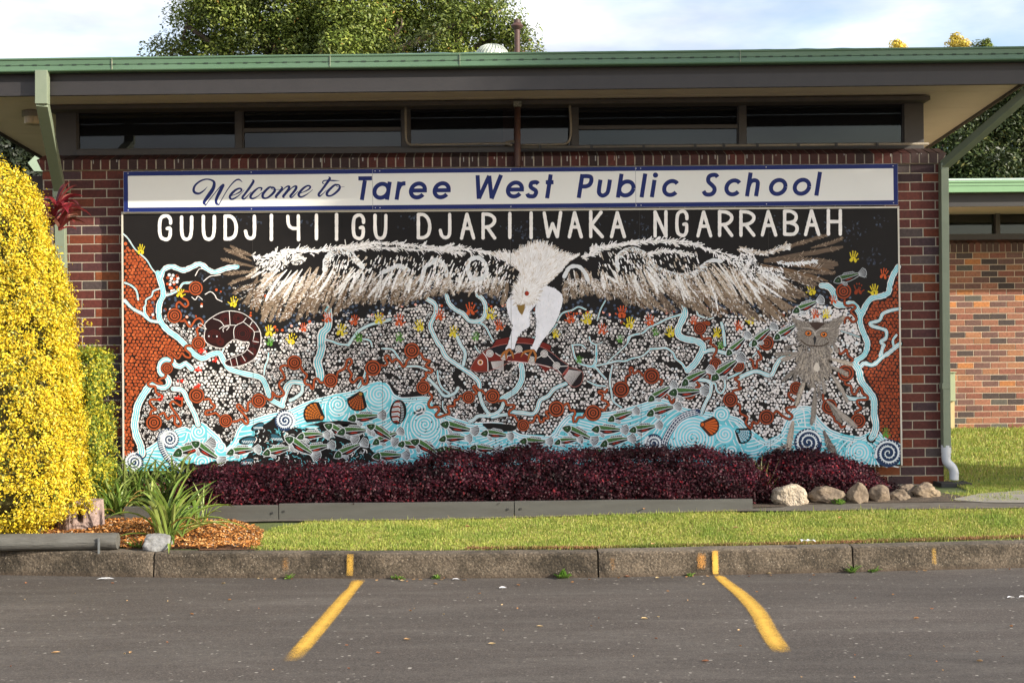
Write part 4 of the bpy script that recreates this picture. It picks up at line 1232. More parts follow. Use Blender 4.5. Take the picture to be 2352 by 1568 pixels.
def spiral(cx, cy, r_, w, col, turns=None, a0=None, dirn=1, squash=1.0):
    turns = turns or max(1.6, r_/13.0)
    n_ = int(turns*18); a0 = rr_.uniform(0, 6.28) if a0 is None else a0
    pts = []
    for k in range(n_+1):
        t = k/n_; a = a0+dirn*t*turns*2*math.pi; q = r_*(0.06+0.94*t)
        pts.append((cx+q*math.cos(a), cy+q*math.sin(a)*squash))
    MP.stroke(pts, w, col, smooth=0)
for i, (cx, cy, r_) in enumerate(spirals):
    MP.disc(cx, cy, r_*1.05, BLU2 if i % 2 else BLU, 26, sub=0); 
MP.layer()
for i, (cx, cy, r_) in enumerate(spirals):
    spiral(cx, cy, r_, 5.2, WHT2, dirn=1 if i % 2 else -1)
MP.layer()

# rivers
RV = []
def river(pts, w, lines=True, dark=True):
    RV.append((pts, w))
def rivers_now():
    for pts, w in RV: MP.stroke(pts, w*1.34+4, BLACK, smooth=5, wob=0.35, sub=rr_.randint(0, 7)*0.12)
    MP.layer(1.2)
    for pts, w in RV: MP.stroke(pts, w*1.08, WHT, smooth=5, wob=0.28, sub=rr_.randint(0, 7)*0.12)
    MP.layer(1.2)
    for pts, w in RV: MP.stroke(pts, w*(0.78 if w > 10 else 0.45), BLU, smooth=5, wob=0.22 if w > 10 else 0.7, sub=rr_.randint(0, 7)*0.12)
    MP.layer(1.2)
    for pts, w in RV:
        if w > 10: MP.stroke(pts, w*(0.34 if w < 22 else 0.40), WHT, smooth=5, wob=0.2, sub=rr_.randint(0, 7)*0.12)
    MP.layer(1.2)
    for pts, w in RV:
        if w > 20: MP.stroke(pts, w*0.17, BLU, smooth=5)
    MP.layer(1)
riv = [
 (za(1, (95, 325), (150, 380), (230, 500), (350, 610), (420, 720), (500, 800)), 5),
 (za(1, (110, 870), (180, 900), (240, 960), (260, 1060)), 7), (za(1, (500, 935), (430, 965), (410, 1020), (350, 1060), (345, 1110), (320, 1150)), 6),
 (za(1, (110, 1070), (200, 1160), (310, 1220), (390, 1290), (510, 1310)), 11), (za(1, (330, 1150), (335, 1210), (380, 1280)), 9),
 (za(1, (900, 860), (830, 870), (760, 880), (710, 950), (640, 990), (555, 1015)), 8),
 (za(1, (510, 810), (550, 720), (640, 690), (760, 730), (850, 700), (950, 660), (1040, 720), (1120, 750), (1260, 705), (1370, 690)), 19),
 (zb(1, (1220, 150), (1200, 190)), 8),
 (zb(1, (1720, 200), (1710, 280), (1680, 350), (1670, 440)), 7),
 (zb(1, (650, 600), (740, 610), (780, 650), (800, 700), (850, 800), (900, 900), (930, 1000)), 18),
 (zb(1, (860, 380), (790, 320), (730, 350), (670, 330), (640, 290), (560, 275), (505, 330), (510, 420), (590, 480), (600, 550), (540, 590), (450, 560), (390, 545)), 20),
 (zb(1, (390, 560), (310, 680), (255, 790), (235, 900), (220, 1000), (240, 1120), (285, 1230), (300, 1330)), 27),
 (za(1, (480, 760), (530, 920), (540, 1010), (500, 1100), (490, 1200), (510, 1300), (590, 1400), (700, 1480), (790, 1568)) + zb(1, (850, 180), (970, 260), (1080, 215), (1170, 205), (1220, 290), (1290, 380), (1450, 430), (1620, 470), (1680, 540), (1730, 680), (1760, 730), (1880, 790)), 21),
 (zb(2, (330, 540), (200, 525), (130, 570), (100, 680), (80, 790)), 18), (zb(2, (305, 560), (300, 640), (230, 700), (170, 730)), 12),
 (zb(1, (1960, 560), (1920, 640), (1890, 740)), 14),
 (za(2, (590, 1170), (600, 1260), (590, 1370), (530, 1440), (520, 1568)) + zb(2, (530, 110), (505, 220), (475, 300), (500, 400), (510, 490)), 31),
 (za(2, (1290, 1280), (1200, 1310), (1080, 1335), (950, 1400), (880, 1480), (820, 1568)), 11),
 (zb(2, (560, 50), (640, 70), (720, 100), (830, 110)), 9), (zb(2, (960, 40), (1060, 60), (1090, 130)), 7),
 (zb(2, (1200, 150), (1310, 160), (1370, 230), (1420, 310)), 8), (zb(2, (1390, 350), (1480, 350), (1600, 350), (1700, 390)), 8),
 (zb(2, (1050, 300), (1020, 380), (1000, 460), (930, 580)), 10),
 (za(3, (20, 1050), (110, 1110), (120, 1200), (80, 1290), (60, 1360), (110, 1480), (160, 1568)) + zb(3, (180, 130), (235, 240), (330, 310), (430, 380), (520, 440), (600, 520), (610, 590)), 17),
 (zb(3, (350, 0), (400, 110), (450, 200), (430, 330)), 12), (zb(3, (560, 120), (590, 170), (620, 200)), 5),
 (za(3, (560, 1310), (640, 1330), (690, 1380), (740, 1480), (780, 1550)), 8),
 (zb(3, (30, 480), (130, 580), (220, 680), (330, 650), (370, 590)), 11), (zb(3, (140, 400), (150, 500), (190, 590), (270, 650)), 8),
 (zb(3, (1075, 335), (1090, 420), (1075, 520), (1010, 620), (920, 680), (855, 720)), 22), (zb(3, (880, 760), (850, 830), (790, 880), (700, 900)), 14),
 (zb(3, (1580, 540), (1450, 600), (1380, 680), (1290, 730), (1260, 820), (1210, 880), (1100, 870), (980, 860)), 16),
 (zb(3, (610, 650), (640, 760), (690, 850), (730, 900), (600, 905), (540, 950), (500, 965)), 13), (zb(3, (980, 880), (850, 895), (750, 920)), 12),
 (zb(3, (200, 740), (200, 810), (240, 870)), 5),
 (za(3, (240, 1010), (270, 1100), (340, 1170), (430, 1220), (490, 1290), (570, 1305), (640, 1280), (675, 1210), (675, 1120), (640, 1050), (590, 1010)), 16),
 (za(4, (1000, 1040), (1060, 1120), (1090, 1210), (1060, 1290), (1015, 1390), (1025, 1460), (1100, 1500), (1210, 1520), (1290, 1568)) + zb(4, (1285, 170), (1250, 240), (1200, 320), (1120, 395)), 25),
 (zb(4, (1300, 190), (1400, 165), (1500, 190), (1560, 205)), 15),
 (zb(4, (700, 155), (800, 150), (880, 145), (960, 200), (985, 260), (1060, 320), (1100, 390)), 9), (zb(4, (690, 170), (610, 235), (500, 260), (420, 290), (330, 290), (210, 320), (100, 340), (0, 350)), 7),
 (zb(4, (210, 320), (290, 240), (350, 190), (440, 100), (480, 20)), 5), (zb(4, (0, 350), (90, 365), (150, 430), (205, 490)), 8),
 (zb(4, (280, 340), (265, 400), (250, 520), (270, 650), (290, 740), (380, 810)), 7), (zb(4, (100, 110), (95, 200), (100, 300), (50, 345)), 8), (zb(4, (100, 110), (40, 80), (20, 20)), 7), (zb(4, (100, 110), (170, 75)), 4),
 (za(4, (450, 1540), (460, 1480), (530, 1450), (620, 1430), (690, 1370), (800, 1320), (900, 1270), (1050, 1225)), 8),
 (za(4, (200, 1070), (150, 1160), (130, 1220), (110, 1290)), 5),
 (za(3, (1480, 1300), (1540, 1210), (1640, 1180), (1720, 1140), (1800, 1170)), 6), (za(3, (1480, 1330), (1380, 1440), (1290, 1450), (1200, 1490)), 6), (zb(4, (0, 515), (100, 560), (200, 570)), 7),
 (zb(3, (1650, 120), (1680, 250), (1740, 320), (1860, 350)), 8), (zb(3, (1640, 110), (1750, 110), (1800, 150)), 6), (zb(3, (1920, 130), (1925, 220), (1890, 320)), 6),
 (za(4, (1220, 1160), (1240, 1230), (1310, 1260)), 7), (za(4, (1500, 1320), (1520, 1400), (1540, 1568)), 11), (za(4, (1350, 1280), (1410, 1260)), 5),
 (zb(5, (20, 480), (120, 430), (220, 405), (370, 450), (430, 340), (490, 260), (580, 235)), 16),
 (zb(4, (1760, 230), (1750, 360), (1700, 420), (1600, 470), (1540, 500), (1540, 580), (1500, 650), (1450, 620), (1430, 545), (1380, 540)), 8), (zb(4, (1230, 500), (1340, 510), (1385, 560), (1370, 660), (1320, 760), (1270, 880)), 13),
 (zb(5, (240, 0), (150, 80), (140, 120), (210, 130), (230, 170), (170, 240)), 6),
 (za(5, (940, 900), (1020, 915), (1075, 980), (1085, 1060), (1115, 1110), (1190, 1120), (1290, 1110), (1350, 1180), (1380, 1230)), 24),
 (za(5, (1800, 690), (1740, 790), (1705, 900), (1690, 980), (1610, 1020), (1510, 1040), (1450, 1100), (1410, 1180), (1370, 1270), (1390, 1380), (1440, 1500)) + zb(5, (1455, 110), (1420, 220), (1320, 290)), 21),
 (zb(5, (1300, 300), (1360, 400), (1380, 500), (1440, 590), (1520, 700), (1530, 800), (1530, 900), (1550, 1010), (1530, 1100), (1500, 1150)), 26),
 (za(5, (1815, 1160), (1700, 1185), (1625, 1220), (1590, 1290), (1490, 1320), (1510, 1355), (1600, 1380), (1665, 1410), (1660, 1490), (1605, 1530), (1640, 1568)) + zb(5, (1630, 130), (1600, 230)), 12),
 (zb(5, (1820, 95), (1740, 160), (1680, 210), (1620, 245), (1560, 305), (1500, 335), (1420, 315), (1380, 350)), 15), (zb(5, (1780, 0), (1740, 60), (1755, 150)), 8),
 (zb(5, (1170, 640), (1240, 700), (1340, 715), (1480, 705)), 14), (zb(5, (1180, 600), (1160, 660)), 5), (za(5, (1160, 1410), (1260, 1440), (1370, 1480)), 4),
]
for pts, w in riv: river(pts, w)
rivers_now()
# loose white squiggle outlines beside the streams
for pts in (za(1, (900, 790), (940, 720), (980, 715)), za(1, (990, 855), (1060, 800), (1120, 790), (1180, 780)), za(1, (1010, 1000), (1070, 970), (1120, 1010), (1140, 1050), (1200, 1080)), za(1, (860, 1030), (900, 1060), (930, 1020), (980, 1060)),
            za(2, (330, 1380), (380, 1330), (430, 1340)), za(2, (1440, 1180), (1520, 1160), (1600, 1150), (1620, 1120)), zb(4, (880, 340), (950, 400)), zb(3, (790, 540), (830, 480), (930, 450)), zb(3, (930, 420), (1000, 360), (1050, 320))):
    MP.stroke(pts, 3.2, WHT, smooth=4, wob=0.4)
MP.layer()
# black worn patches over the water with torn edges and white scraps
for base_ in ([(1020, 1700), (1060, 1690), (1150, 1650), (1140, 1700), (1240, 1712), (1330, 1700), (1420, 1705), (1470, 1740), (1480, 1790), (1495, 1850), (1000, 1878), (980, 1860), (1005, 1780)],
              [(690, 1862), (740, 1850), (800, 1860), (870, 1842), (960, 1845), (1010, 1878), (690, 1880)],
              [(1220, 1700), (1330, 1680), (1440, 1690), (1400, 1715)], 
              [(1930, 1690), (2060, 1700), (2050, 1725), (1950, 1715)]):
    MP.poly(noisy(base_, 5, 5), BLACK)
MP.layer()
for _ in range(230):
    x, y = rr_.uniform(1000, 1480), rr_.uniform(1710, 1868)
    a = rr_.choice([0.3, 1.2, 1.6, -0.5])+rr_.gauss(0, 0.3); L_ = rr_.uniform(5, 20)
    MP.stroke([(x, y), (x+L_*0.5*math.cos(a)+2, y+L_*0.5*math.sin(a)), (x+L_*math.cos(a+0.4), min(1872, y+L_*math.sin(a+0.4)))], rr_.uniform(1.5, 4), rr_.choice([WHT, WHT2, BLU, BLU, srgb(50, 110, 120)]), smooth=2, wob=0.6, sub=rr_.randint(0, 5)/8)
for _ in range(900):
    x = rr_.uniform(1000, 3500); y = rr_.uniform(wy(x)-4, 1866)
    if mnoise.noise((x*0.006, y*0.012, 8)) < -0.05: continue
    MP.disc(x, y, rr_.uniform(1, 4.2), BLACK, 7, ry=rr_.uniform(1, 3), wob=0.8, rot=rr_.uniform(0, 3), sub=rr_.randint(0, 7)/8)
MP.layer()
# mussel shells, dark blue
for (x, y, a, s_) in ((990, 1760, -0.2, 1), (1030, 1705, -0.5, 0.8), (1105, 1750, 0.5, 0.9), (985, 1845, -0.3, 0.9)):
    MP.disc(x, y, 36*s_, BLACK, 16, ry=17*s_, rot=a, sub=0); MP.disc(x+3, y+1, 31*s_, srgb(40, 84, 100), 14, ry=12*s_, rot=a, sub=1)
    for k in range(7): MP.stroke([(x-20*s_+k*7*s_, y+2), (x-15*s_+k*7*s_, y+10*s_)], 2.4, WHT2, smooth=0, sub=2)
MP.layer(3)
# ammonites
def ammonite(cx, cy, r_, dirn=1, a0=0.0, arm=None):
    if arm:
        MP.stroke(arm, 26, NV, smooth=5, sub=0)
        Q = smooth_poly(arm, 5)
        for i in range(0, len(Q)-1, 1):
            t = Q[i+1]-Q[i]; t = t/(np.linalg.norm(t)+1e-9); n_ = np.array([-t[1], t[0]])
            MP.stroke([Q[i]-n_*11, Q[i]+n_*9], 3.4, WHT2, smooth=0, sub=2)
        MP.stroke([tuple(q+np.array([9, 2])) for q in Q], 3.6, WHT2, smooth=0, sub=3)
    MP.disc(cx, cy, r_, NV, 30, sub=0.5)
    MP.layer()
    n_ = 64; turns = 2.6; pts = []
    for k in range(n_+1):
        t = k/n_; a = a0+dirn*t*turns*2*math.pi; q = r_*(0.05+0.86*t); pts.append((cx+q*math.cos(a), cy+q*math.sin(a)))
    MP.stroke(pts, np.linspace(3.0, 8.5, len(pts)), WHT2, smooth=0)
    MP.layer()
    for k in range(6, n_, 1):
        t = k/n_
        if t < 0.5 and k % 2: continue
        a = a0+dirn*t*turns*2*math.pi; q = r_*(0.05+0.86*t); l = 3+7*t
        MP.stroke([(cx+q*math.cos(a), cy+q*math.sin(a)), (cx+(q+l)*math.cos(a+0.08*dirn), cy+(q+l)*math.sin(a+0.08*dirn))], 2.6, WHT2, smooth=0, cap=False)
    MP.layer()
ammonite(*zb(1, (612, 1165))[0], 38, -1, 0.5, zb(1, (590, 1075), (520, 1120), (515, 1220), (560, 1330), (640, 1430), (740, 1520)))
ammonite(*zb(1, (215, 1420))[0], 38, 1, 1.0)
ammonite(*zb(2, (113, 955))[0], 41, 1, 3.4)
ammonite(*zb(4, (740, 1210))[0], 38, 1, 0.2)
MP.stroke(zb(4, (850, 1290), (870, 1180), (930, 1060), (1010, 950), (1110, 890), (1230, 860)), 27, NV, smooth=5)
MP.layer()
Q = smooth_poly(zb(4, (850, 1290), (870, 1180), (930, 1060), (1010, 950), (1110, 890), (1230, 860)), 7)
for o_ in (-10, 0, 10): MP.stroke([tuple(q+np.array([o_*0.75, o_*0.6])) for q in Q], 3.2, WHT2, smooth=0, sub=0.1*abs(o_))
MP.layer()
for i in range(1, len(Q)-1, 2):
    t = Q[i+1]-Q[i]; t = t/np.linalg.norm(t); n_ = np.array([-t[1], t[0]]); MP.stroke([Q[i]-n_*10, Q[i]+n_*10], 2.4, WHT2, smooth=0)
MP.layer()
ammonite(*zb(5, (790, 1200))[0], 56, 1, 2.4)
ammonite(*zb(5, (1690, 1320))[0], 56, -1, 0.3)
# square spirals near the owl
for pts in (zb(5, (660, 820), (740, 830), (760, 1030), (690, 1020), (660, 940), (720, 930), (720, 980), (700, 985)), zb(5, (880, 920), (870, 1040), (940, 1080), (930, 1020), (900, 1010))):
    MP.stroke(pts, 5, WHT2, smooth=0)
MP.layer()
# scallop shells
def scallop(cx, cy, r_, ang, c1, c2, ribs=7, outline=BLACK, hinge=None):
    ca, sa = math.cos(ang), math.sin(ang)
    T_ = lambda x, y: (cx+x*ca-y*sa, cy+x*sa+y*ca)
    out = [T_(-r_*0.85, -r_*0.18)]+[T_(r_*0.98*math.cos(t), r_*math.sin(t)) for t in np.linspace(-1.35, 1.35, 18)]+[T_(-r_*0.85, r_*0.18)]
    MP.poly(out, outline, 0)
    for k in range(ribs):
        t0 = -1.15+2.3*k/ribs+0.05; t1 = -1.15+2.3*(k+1)/ribs-0.05
        hx, hy = -r_*0.72, 0
        def pp(t, f): return T_(hx+(r_*0.88*math.cos(t)-hx)*f, hy+(r_*0.88*math.sin(t)-hy)*f)
        MP.poly([pp(t0, 0.22), pp(t0, 0.95), pp((t0+t1)/2, 1.0), pp(t1, 0.95), pp(t1, 0.22)], c1, 1)
        if c2:
            for f in np.arange(0.3, 0.95, 0.13): MP.stroke([pp(t0, f), pp((t0+t1)/2, f+0.05), pp(t1, f)], 2.0, c2, smooth=0, sub=2)
    p = T_(-r_*0.62, 0); MP.disc(p[0], p[1], r_*0.16, hinge or c1, 12, sub=3)
    MP.layer(4)
scallop(*zb(2, (450, 880))[0], 48, -2.6, srgb(176, 98, 34), BLACK, 6)
scallop(*zb(2, (930, 730))[0], 44, 1.95, srgb(170, 84, 34), BLACK, 6, hinge=srgb(150, 110, 50))
scallop(*zb(4, (1360, 1015))[0], 42, 0.2, srgb(196, 92, 34), None, 6, outline=srgb(60, 34, 24))
scallop(*zb(4, (1735, 1110))[0], 38, 0.6, srgb(70, 150, 170), WHT2, 5, outline=BLACK)
scallop(*zb(3, (835, 1380))[0], 26, -1.6, srgb(150, 84, 34), BLACK, 5)
x, y = zb(2, (1378, 860))[0]
MP.disc(x, y, 34, BLACK, 20, ry=50, rot=0.12, sub=0); MP.layer()
for k in range(13):
    t = -0.85+1.7*k/12; hw = 27*math.sqrt(max(0, 1-t*t))
    MP.stroke([(x-hw*0.9-4*t, y+46*t), (x-4*t, y+46*t-3), (x+hw*0.25-4*t, y+46*t+2)], 4.0, WHT2 if k % 3 else srgb(160, 60, 40), smooth=0)
    MP.stroke([(x+hw*0.5, y+46*t), (x+hw*0.85, y+46*t+2)], 2.0, WHT2, smooth=0)
MP.layer()

# terracotta meeting circles joined by wriggling tracks
sq_lines = [
 za(1, (690, 1160), (690, 1110), (720, 1085), (750, 1110), (790, 1140), (822, 1110), (805, 1065), (765, 1045), (735, 1010), (735, 985), (780, 965), (830, 970)),
 za(1, (735, 1300), (790, 1300), (820, 1350), (850, 1360), (880, 1315), (905, 1280), (950, 1270), (985, 1310), (960, 1350), (915, 1390), (925, 1430), (930, 1470)),
 zb(1, (870, 120), (800, 120), (790, 160), (840, 210), (840, 250), (790, 240), (750, 200), (720, 250), (690, 255), (640, 200), (600, 180), (590, 220), (640, 260), (640, 300), (610, 320)),
 zb(1, (570, 435), (560, 470), (490, 500), (530, 540), (480, 540), (420, 510), (370, 540), (390, 570), (450, 580), (460, 640), (530, 680), (500, 720), (410, 720), (390, 750), (420, 800), (460, 830), (410, 850), (395, 890)),
 zb(1, (500, 890), (550, 870), (590, 940), (640, 900), (670, 920), (670, 990), (720, 1020), (740, 980), (700, 900), (640, 820), (620, 770), (650, 740), (700, 770), (745, 790), (755, 700)),
 zb(1, (1000, 720), (1060, 715), (1080, 760), (1120, 790), (1090, 830), (1020, 850), (1020, 890), (1090, 880), (1130, 870), (1170, 910)),
 zb(1, (1310, 970), (1370, 960), (1420, 940), (1460, 990), (1490, 980), (1480, 930), (1420, 860), (1365, 800), (1390, 775), (1450, 840), (1485, 840), (1490, 760), (1530, 740)),
 zb(1, (1680, 700), (1740, 725), (1765, 690), (1765, 640), (1810, 685), (1870, 680), (1890, 640), (1840, 570), (1850, 520), (1900, 480), (1880, 420), (1850, 370), (1890, 340), (1950, 350)),
 zb(2, (290, 350), (310, 400), (360, 450), (330, 510), (350, 550), (395, 560), (405, 595), (430, 590), (440, 500), (480, 490), (510, 530), (560, 520)),
 zb(2, (690, 480), (710, 410), (780, 370), (810, 280), (850, 270), (860, 310), (820, 370), (860, 440), (840, 500), (880, 530), (930, 480), (975, 480), (985, 540), (1025, 545), (1038, 490), (1030, 440)),
 zb(2, (1165, 330), (1230, 340), (1260, 310), (1230, 250), (1265, 230), (1310, 300), (1350, 270), (1400, 300), (1430, 350), (1465, 335), (1475, 290), (1510, 260)),
 zb(2, (1610, 200), (1640, 210), (1660, 260), (1690, 275), (1735, 290), (1690, 340), (1760, 390), (1745, 420), (1690, 420), (1690, 470), (1645, 500), (1640, 530)),
 zb(3, (45, 645), (80, 690), (40, 760), (60, 810), (140, 800), (155, 850), (120, 890), (150, 918), (230, 890), (275, 870), (255, 800), (330, 790), (330, 730), (370, 720), (390, 680), (430, 690)),
 zb(3, (545, 670), (580, 640), (540, 590), (560, 565), (600, 610), (640, 620), (680, 670)), zb(3, (820, 740), (890, 730), (920, 780), (990, 780), (1000, 810), (945, 850), (945, 890), (1000, 900), (1040, 960)),
 zb(3, (1160, 975), (1210, 970), (1240, 900), (1270, 910), (1290, 970), (1330, 960), (1330, 930), (1380, 930), (1380, 900), (1350, 860), (1400, 850)),
 zb(3, (1550, 790), (1600, 765), (1630, 840), (1670, 840), (1680, 880), (1660, 920), (1665, 970)), zb(3, (1690, 970), (1720, 920), (1770, 920), (1790, 880), (1810, 870)),
 zb(4, (130, 820), (190, 840), (210, 800), (240, 780), (210, 740), (160, 720), (170, 670), (120, 640), (150, 620), (200, 640), (220, 610)), zb(4, (430, 530), (430, 470), (480, 440), (470, 380), (500, 365), (520, 430), (570, 400), (620, 450)),
 zb(4, (800, 490), (840, 510), (820, 555)), zb(4, (1310, 425), (1360, 440), (1375, 480)), zb(4, (1215, 510), (1255, 570), (1200, 590)), zb(4, (840, 690), (900, 660), (920, 720), (950, 760), (970, 720)),
 za(4, (1300, 1310), (1350, 1340), (1365, 1320), (1330, 1308)), za(4, (1265, 1430), (1280, 1480), (1310, 1500), (1375, 1490), (1380, 1550)) + zb(4, (1370, 90), (1440, 140), (1440, 190), (1410, 240), (1420, 270)),
 zb(4, (1690, 470), (1650, 490), (1700, 530), (1690, 570), (1720, 600), (1640, 620), (1620, 650)), zb(4, (1670, 760), (1710, 790), (1710, 870), (1790, 920), (1770, 980), (1830, 1045), (1850, 970), (1900, 990), (1930, 940)),
 zb(5, (230, 180), (270, 260), (220, 290), (215, 360), (180, 360), (170, 290), (140, 270)), zb(5, (400, 890), (440, 850), (500, 900), (580, 940), (612, 900), (550, 850), (560, 810), (650, 800)), zb(5, (630, 730), (580, 690), (570, 650), (610, 640)),
 zb(5, (1130, 160), (1150, 210), (1190, 190), (1220, 160), (1240, 230), (1290, 270), (1270, 300)),
 zb(5, (1200, 500), (1210, 550), (1270, 570), (1280, 640), (1320, 660), (1360, 590), (1390, 600), (1400, 650), (1450, 680), (1450, 720), (1345, 730), (1350, 780), (1385, 820), (1320, 860), (1320, 890)),
 zb(5, (960, 660), (960, 720), (985, 745)), zb(5, (1020, 870), (1080, 920), (1090, 960), (1140, 990), (1160, 1030), (1200, 1020)),
 za(5, (1200, 1050), (1200, 1110), (1240, 1130), (1290, 1120), (1320, 1150), (1270, 1190), (1310, 1240), (1335, 1280), (1290, 1310), (1240, 1260), (1200, 1280), (1200, 1320))]
for pts in sq_lines: MP.stroke(pts, 11.5, BRN, smooth=5)
MP.layer()
for pts in sq_lines: MP.stroke(pts, 7.2, TER if pts[0][0] < 2400 else TERD, smooth=5)
MP.layer()
circ = [(*za(1, p)[0], r_) for p, r_ in (((905, 932), 78), ((668, 1238), 82))] + [(*zb(1, p)[0], r_) for p, r_ in (((937, 92), 75), ((583, 370), 65), ((915, 675), 85), ((437, 978), 88), ((1240, 958), 72), ((1610, 733), 80))] + \
       [(*zb(2, p)[0], r_) for p, r_ in (((218, 308), 80), ((623, 508), 77), ((1097, 368), 88), ((1533, 172), 85), ((1660, 585), 75))] + [(*zb(3, p)[0], r_) for p, r_ in (((488, 695), 68), ((757, 683), 78), ((1100, 1008), 65), ((1472, 825), 87), ((1883, 870), 88))] + \
       [(*zb(4, p)[0], r_) for p, r_ in (((375, 608), 90), ((717, 458), 88), ((1433, 320), 65), ((1690, 345), 65), ((1600, 722), 80), ((1140, 640), 78))] + [(*zb(5, p)[0], r_) for p, r_ in (((325, 918), 82), ((1213, 425), 90), ((660, 595), 72), ((1350, 958), 82), ((1030, 800), 84), ((322, 88), 82))] + \
       [(*za(4, (1258, 1378))[0], 68), (*za(5, (1188, 965))[0], 85)]
for (x, y, r_) in circ:
    r_ = r_/2.8; c_ = TER if x < 2400 else TERD
    MP.disc(x, y, r_+2.2, BRN, 28, sub=0); MP.disc(x, y, r_, c_, 28, sub=1)
    MP.ring(x, y, r_*0.62, r_*0.80, BRN, sub=2); MP.ring(x, y, r_*0.28, r_*0.43, BRN, sub=2); MP.disc(x, y, r_*0.11, BRN, 10, sub=2)
MP.layer(3)

# hand prints
def hand(x, y, s_, col, rot=0.0, flip=1):
    cr, sr = math.cos(rot), math.sin(rot)
    T_ = lambda a, b2: (x+s_*(a*flip*cr-b2*sr), y+s_*(a*flip*sr+b2*cr))
    for (a, b2, r1, r2, ro) in ((-9, 14, 7.5, 11, 0.35), (9, 15, 7, 10, -0.45), (0, 4, 11, 4.5, 0)):
        p = T_(a, b2); MP.disc(p[0], p[1], r1*s_, col, 11, ry=r2*s_, rot=rot+ro, wob=0.35)
    for (a, b2, an, L_) in ((-15, -9, -0.35, 22), (-5, -15, -0.1, 26), (5, -15, 0.12, 25), (14, -10, 0.38, 20), (23, 8, 1.05, 14)):
        for k in range(3):
            q = (k-1)*L_*0.34
            p = T_(a+q*math.sin(an)*-1*-1, b2-q*math.cos(an))
            if rr_.random() < 0.9: MP.disc(p[0], p[1], 3.1*s_, col, 8, ry=L_*0.19*s_, rot=rot+an*flip, wob=0.4)
HY = [(1, 290, 500, 'Y', 0.9), (1, 730, 980, 'Y', 0.9), (1, 1330, 1085, 'Y', 0.95), (1, 1730, 1410, 'Y', 1), (2, 320, 1370, 'O', 0.8), (2, 590, 1260, 'O', 1), (2, 740, 1400, 'Y', 1.1), (2, 890, 1290, 'O', 0.95), (2, 1165, 1270, 'Y', 1.05),
      (2, 1390, 1290, 'O', 1.1), (2, 1620, 1350, 'Y', 1.05), (2, 1840, 1230, 'O', 1), (2, 190, 1500, 'Y', 1), (3, 320, 1420, 'Y', 1.05), (3, 510, 1165, 'O', 1.15), (3, 730, 1220, 'Y', 1.05), (3, 830, 1345, 'O', 1), (3, 1630, 1260, 'O', 1.05),
      (3, 1820, 1270, 'Y', 1.1), (3, 1460, 1440, 'Y', 0.8), (4, 385, 1200, 'O', 1.1), (4, 165, 1390, 'O', 1), (4, 475, 1320, 'Y', 1.05), (4, 700, 1290, 'O', 1), (4, 930, 1420, 'Y', 1), (4, 1450, 1430, 'Y', 0.9), (4, 1690, 1350, 'O', 0.9), (4, 1830, 1280, 'Y', 0.95),
      (4, 1190, 1290, 'O', 0.8), (5, 1300, 580, 'Y', 1), (5, 1640, 770, 'O', 0.95), (5, 1530, 950, 'Y', 1), (5, 1350, 940, 'D', 1), (5, 830, 950, 'Y', 1), (5, 1070, 1060, 'O', 0.8), (5, 870, 1220, 'O', 0.85), (5, 990, 1220, 'Y', 0.85), (5, 530, 1400, 'O', 0.8),
      (2, 940, 1480, 'G', 0.9), (2, 1390, 1480, 'G', 0.85), (3, 570, 1470, 'G', 0.8), (4, 760, 1420, 'G', 0.7), (4, 370, 1500, 'G', 0.7), (1, 1740, 1530, 'G', 0.8), (4, 1490, 1568, 'G', 0.7), (3, 1730, 1730, 'G', 0.7), (5, 1660, 2550, 'G', 0.9)]
for (zi, x, y, k, s_) in HY:
    p = za(zi, (x, y))[0]; s_ *= 0.86
    col = {'Y': YEL, 'O': ORG, 'G': GRN, 'D': srgb(130, 50, 22)}[k]
    hand(p[0], p[1], s_, col, rr_.uniform(-0.25, 0.25), rr_.choice([1, -1]))
for (zi, x, y) in ((1, 980, 180), (1, 1130, 270), (1, 930, 380), (1, 720, 520), (1, 700, 710), (1, 930, 555), (1, 500, 700)):
    for _ in range(7): p = zb(zi, (x+rr_.gauss(0, 25), y+rr_.gauss(0, 18)))[0]; MP.disc(p[0], p[1], rr_.uniform(2, 6), REDP, 7, wob=0.7)
MP.layer(2)

# possum curled in the branches
PO = za(1, (1005, 1330), (1060, 1275), (1180, 1205), (1300, 1185), (1430, 1212), (1540, 1290), (1620, 1400), (1636, 1520), (1612, 1625), (1560, 1720), (1450, 1785), (1330, 1812), (1245, 1790), (1238, 1750), (1330, 1700), (1440, 1655), (1490, 1590), (1500, 1535), (1430, 1530), (1340, 1505), (1270, 1545), (1210, 1600), (1120, 1590), (1030, 1545), (1000, 1480), (1010, 1390))
MP.poly(noisy(PO, 1.0, 4), srgb(48, 12, 11)); MP.stroke(PO+PO[:1], 2.6, WHT, smooth=4, sub=2, wob=0.5)
MP.layer(0.3)
PI_ = [((p[0]-900)*0.965+901, (p[1]-1305)*0.965+1304) for p in PO]
MP.poly(noisy(PI_, 0.6, 4), srgb(32, 11, 11), 0.3); MP.layer()
for (cx_, cy_, r1) in ((1110, 1470, 70), (1430, 1440, 85), (1240, 1280, 60), (1380, 1270, 55), (1540, 1380, 40), (1180, 1530, 40), (1570, 1520, 36), (1540, 1640, 40), (1440, 1730, 36), (1330, 1760, 30)):
    for q in (1.0, 0.72, 0.45):
        p = za(1, (cx_, cy_))[0]; MP.ring(p[0], p[1], r1*q/2.8-0.9, r1*q/2.8+0.9, srgb(84, 22, 18), 18)
MP.layer()
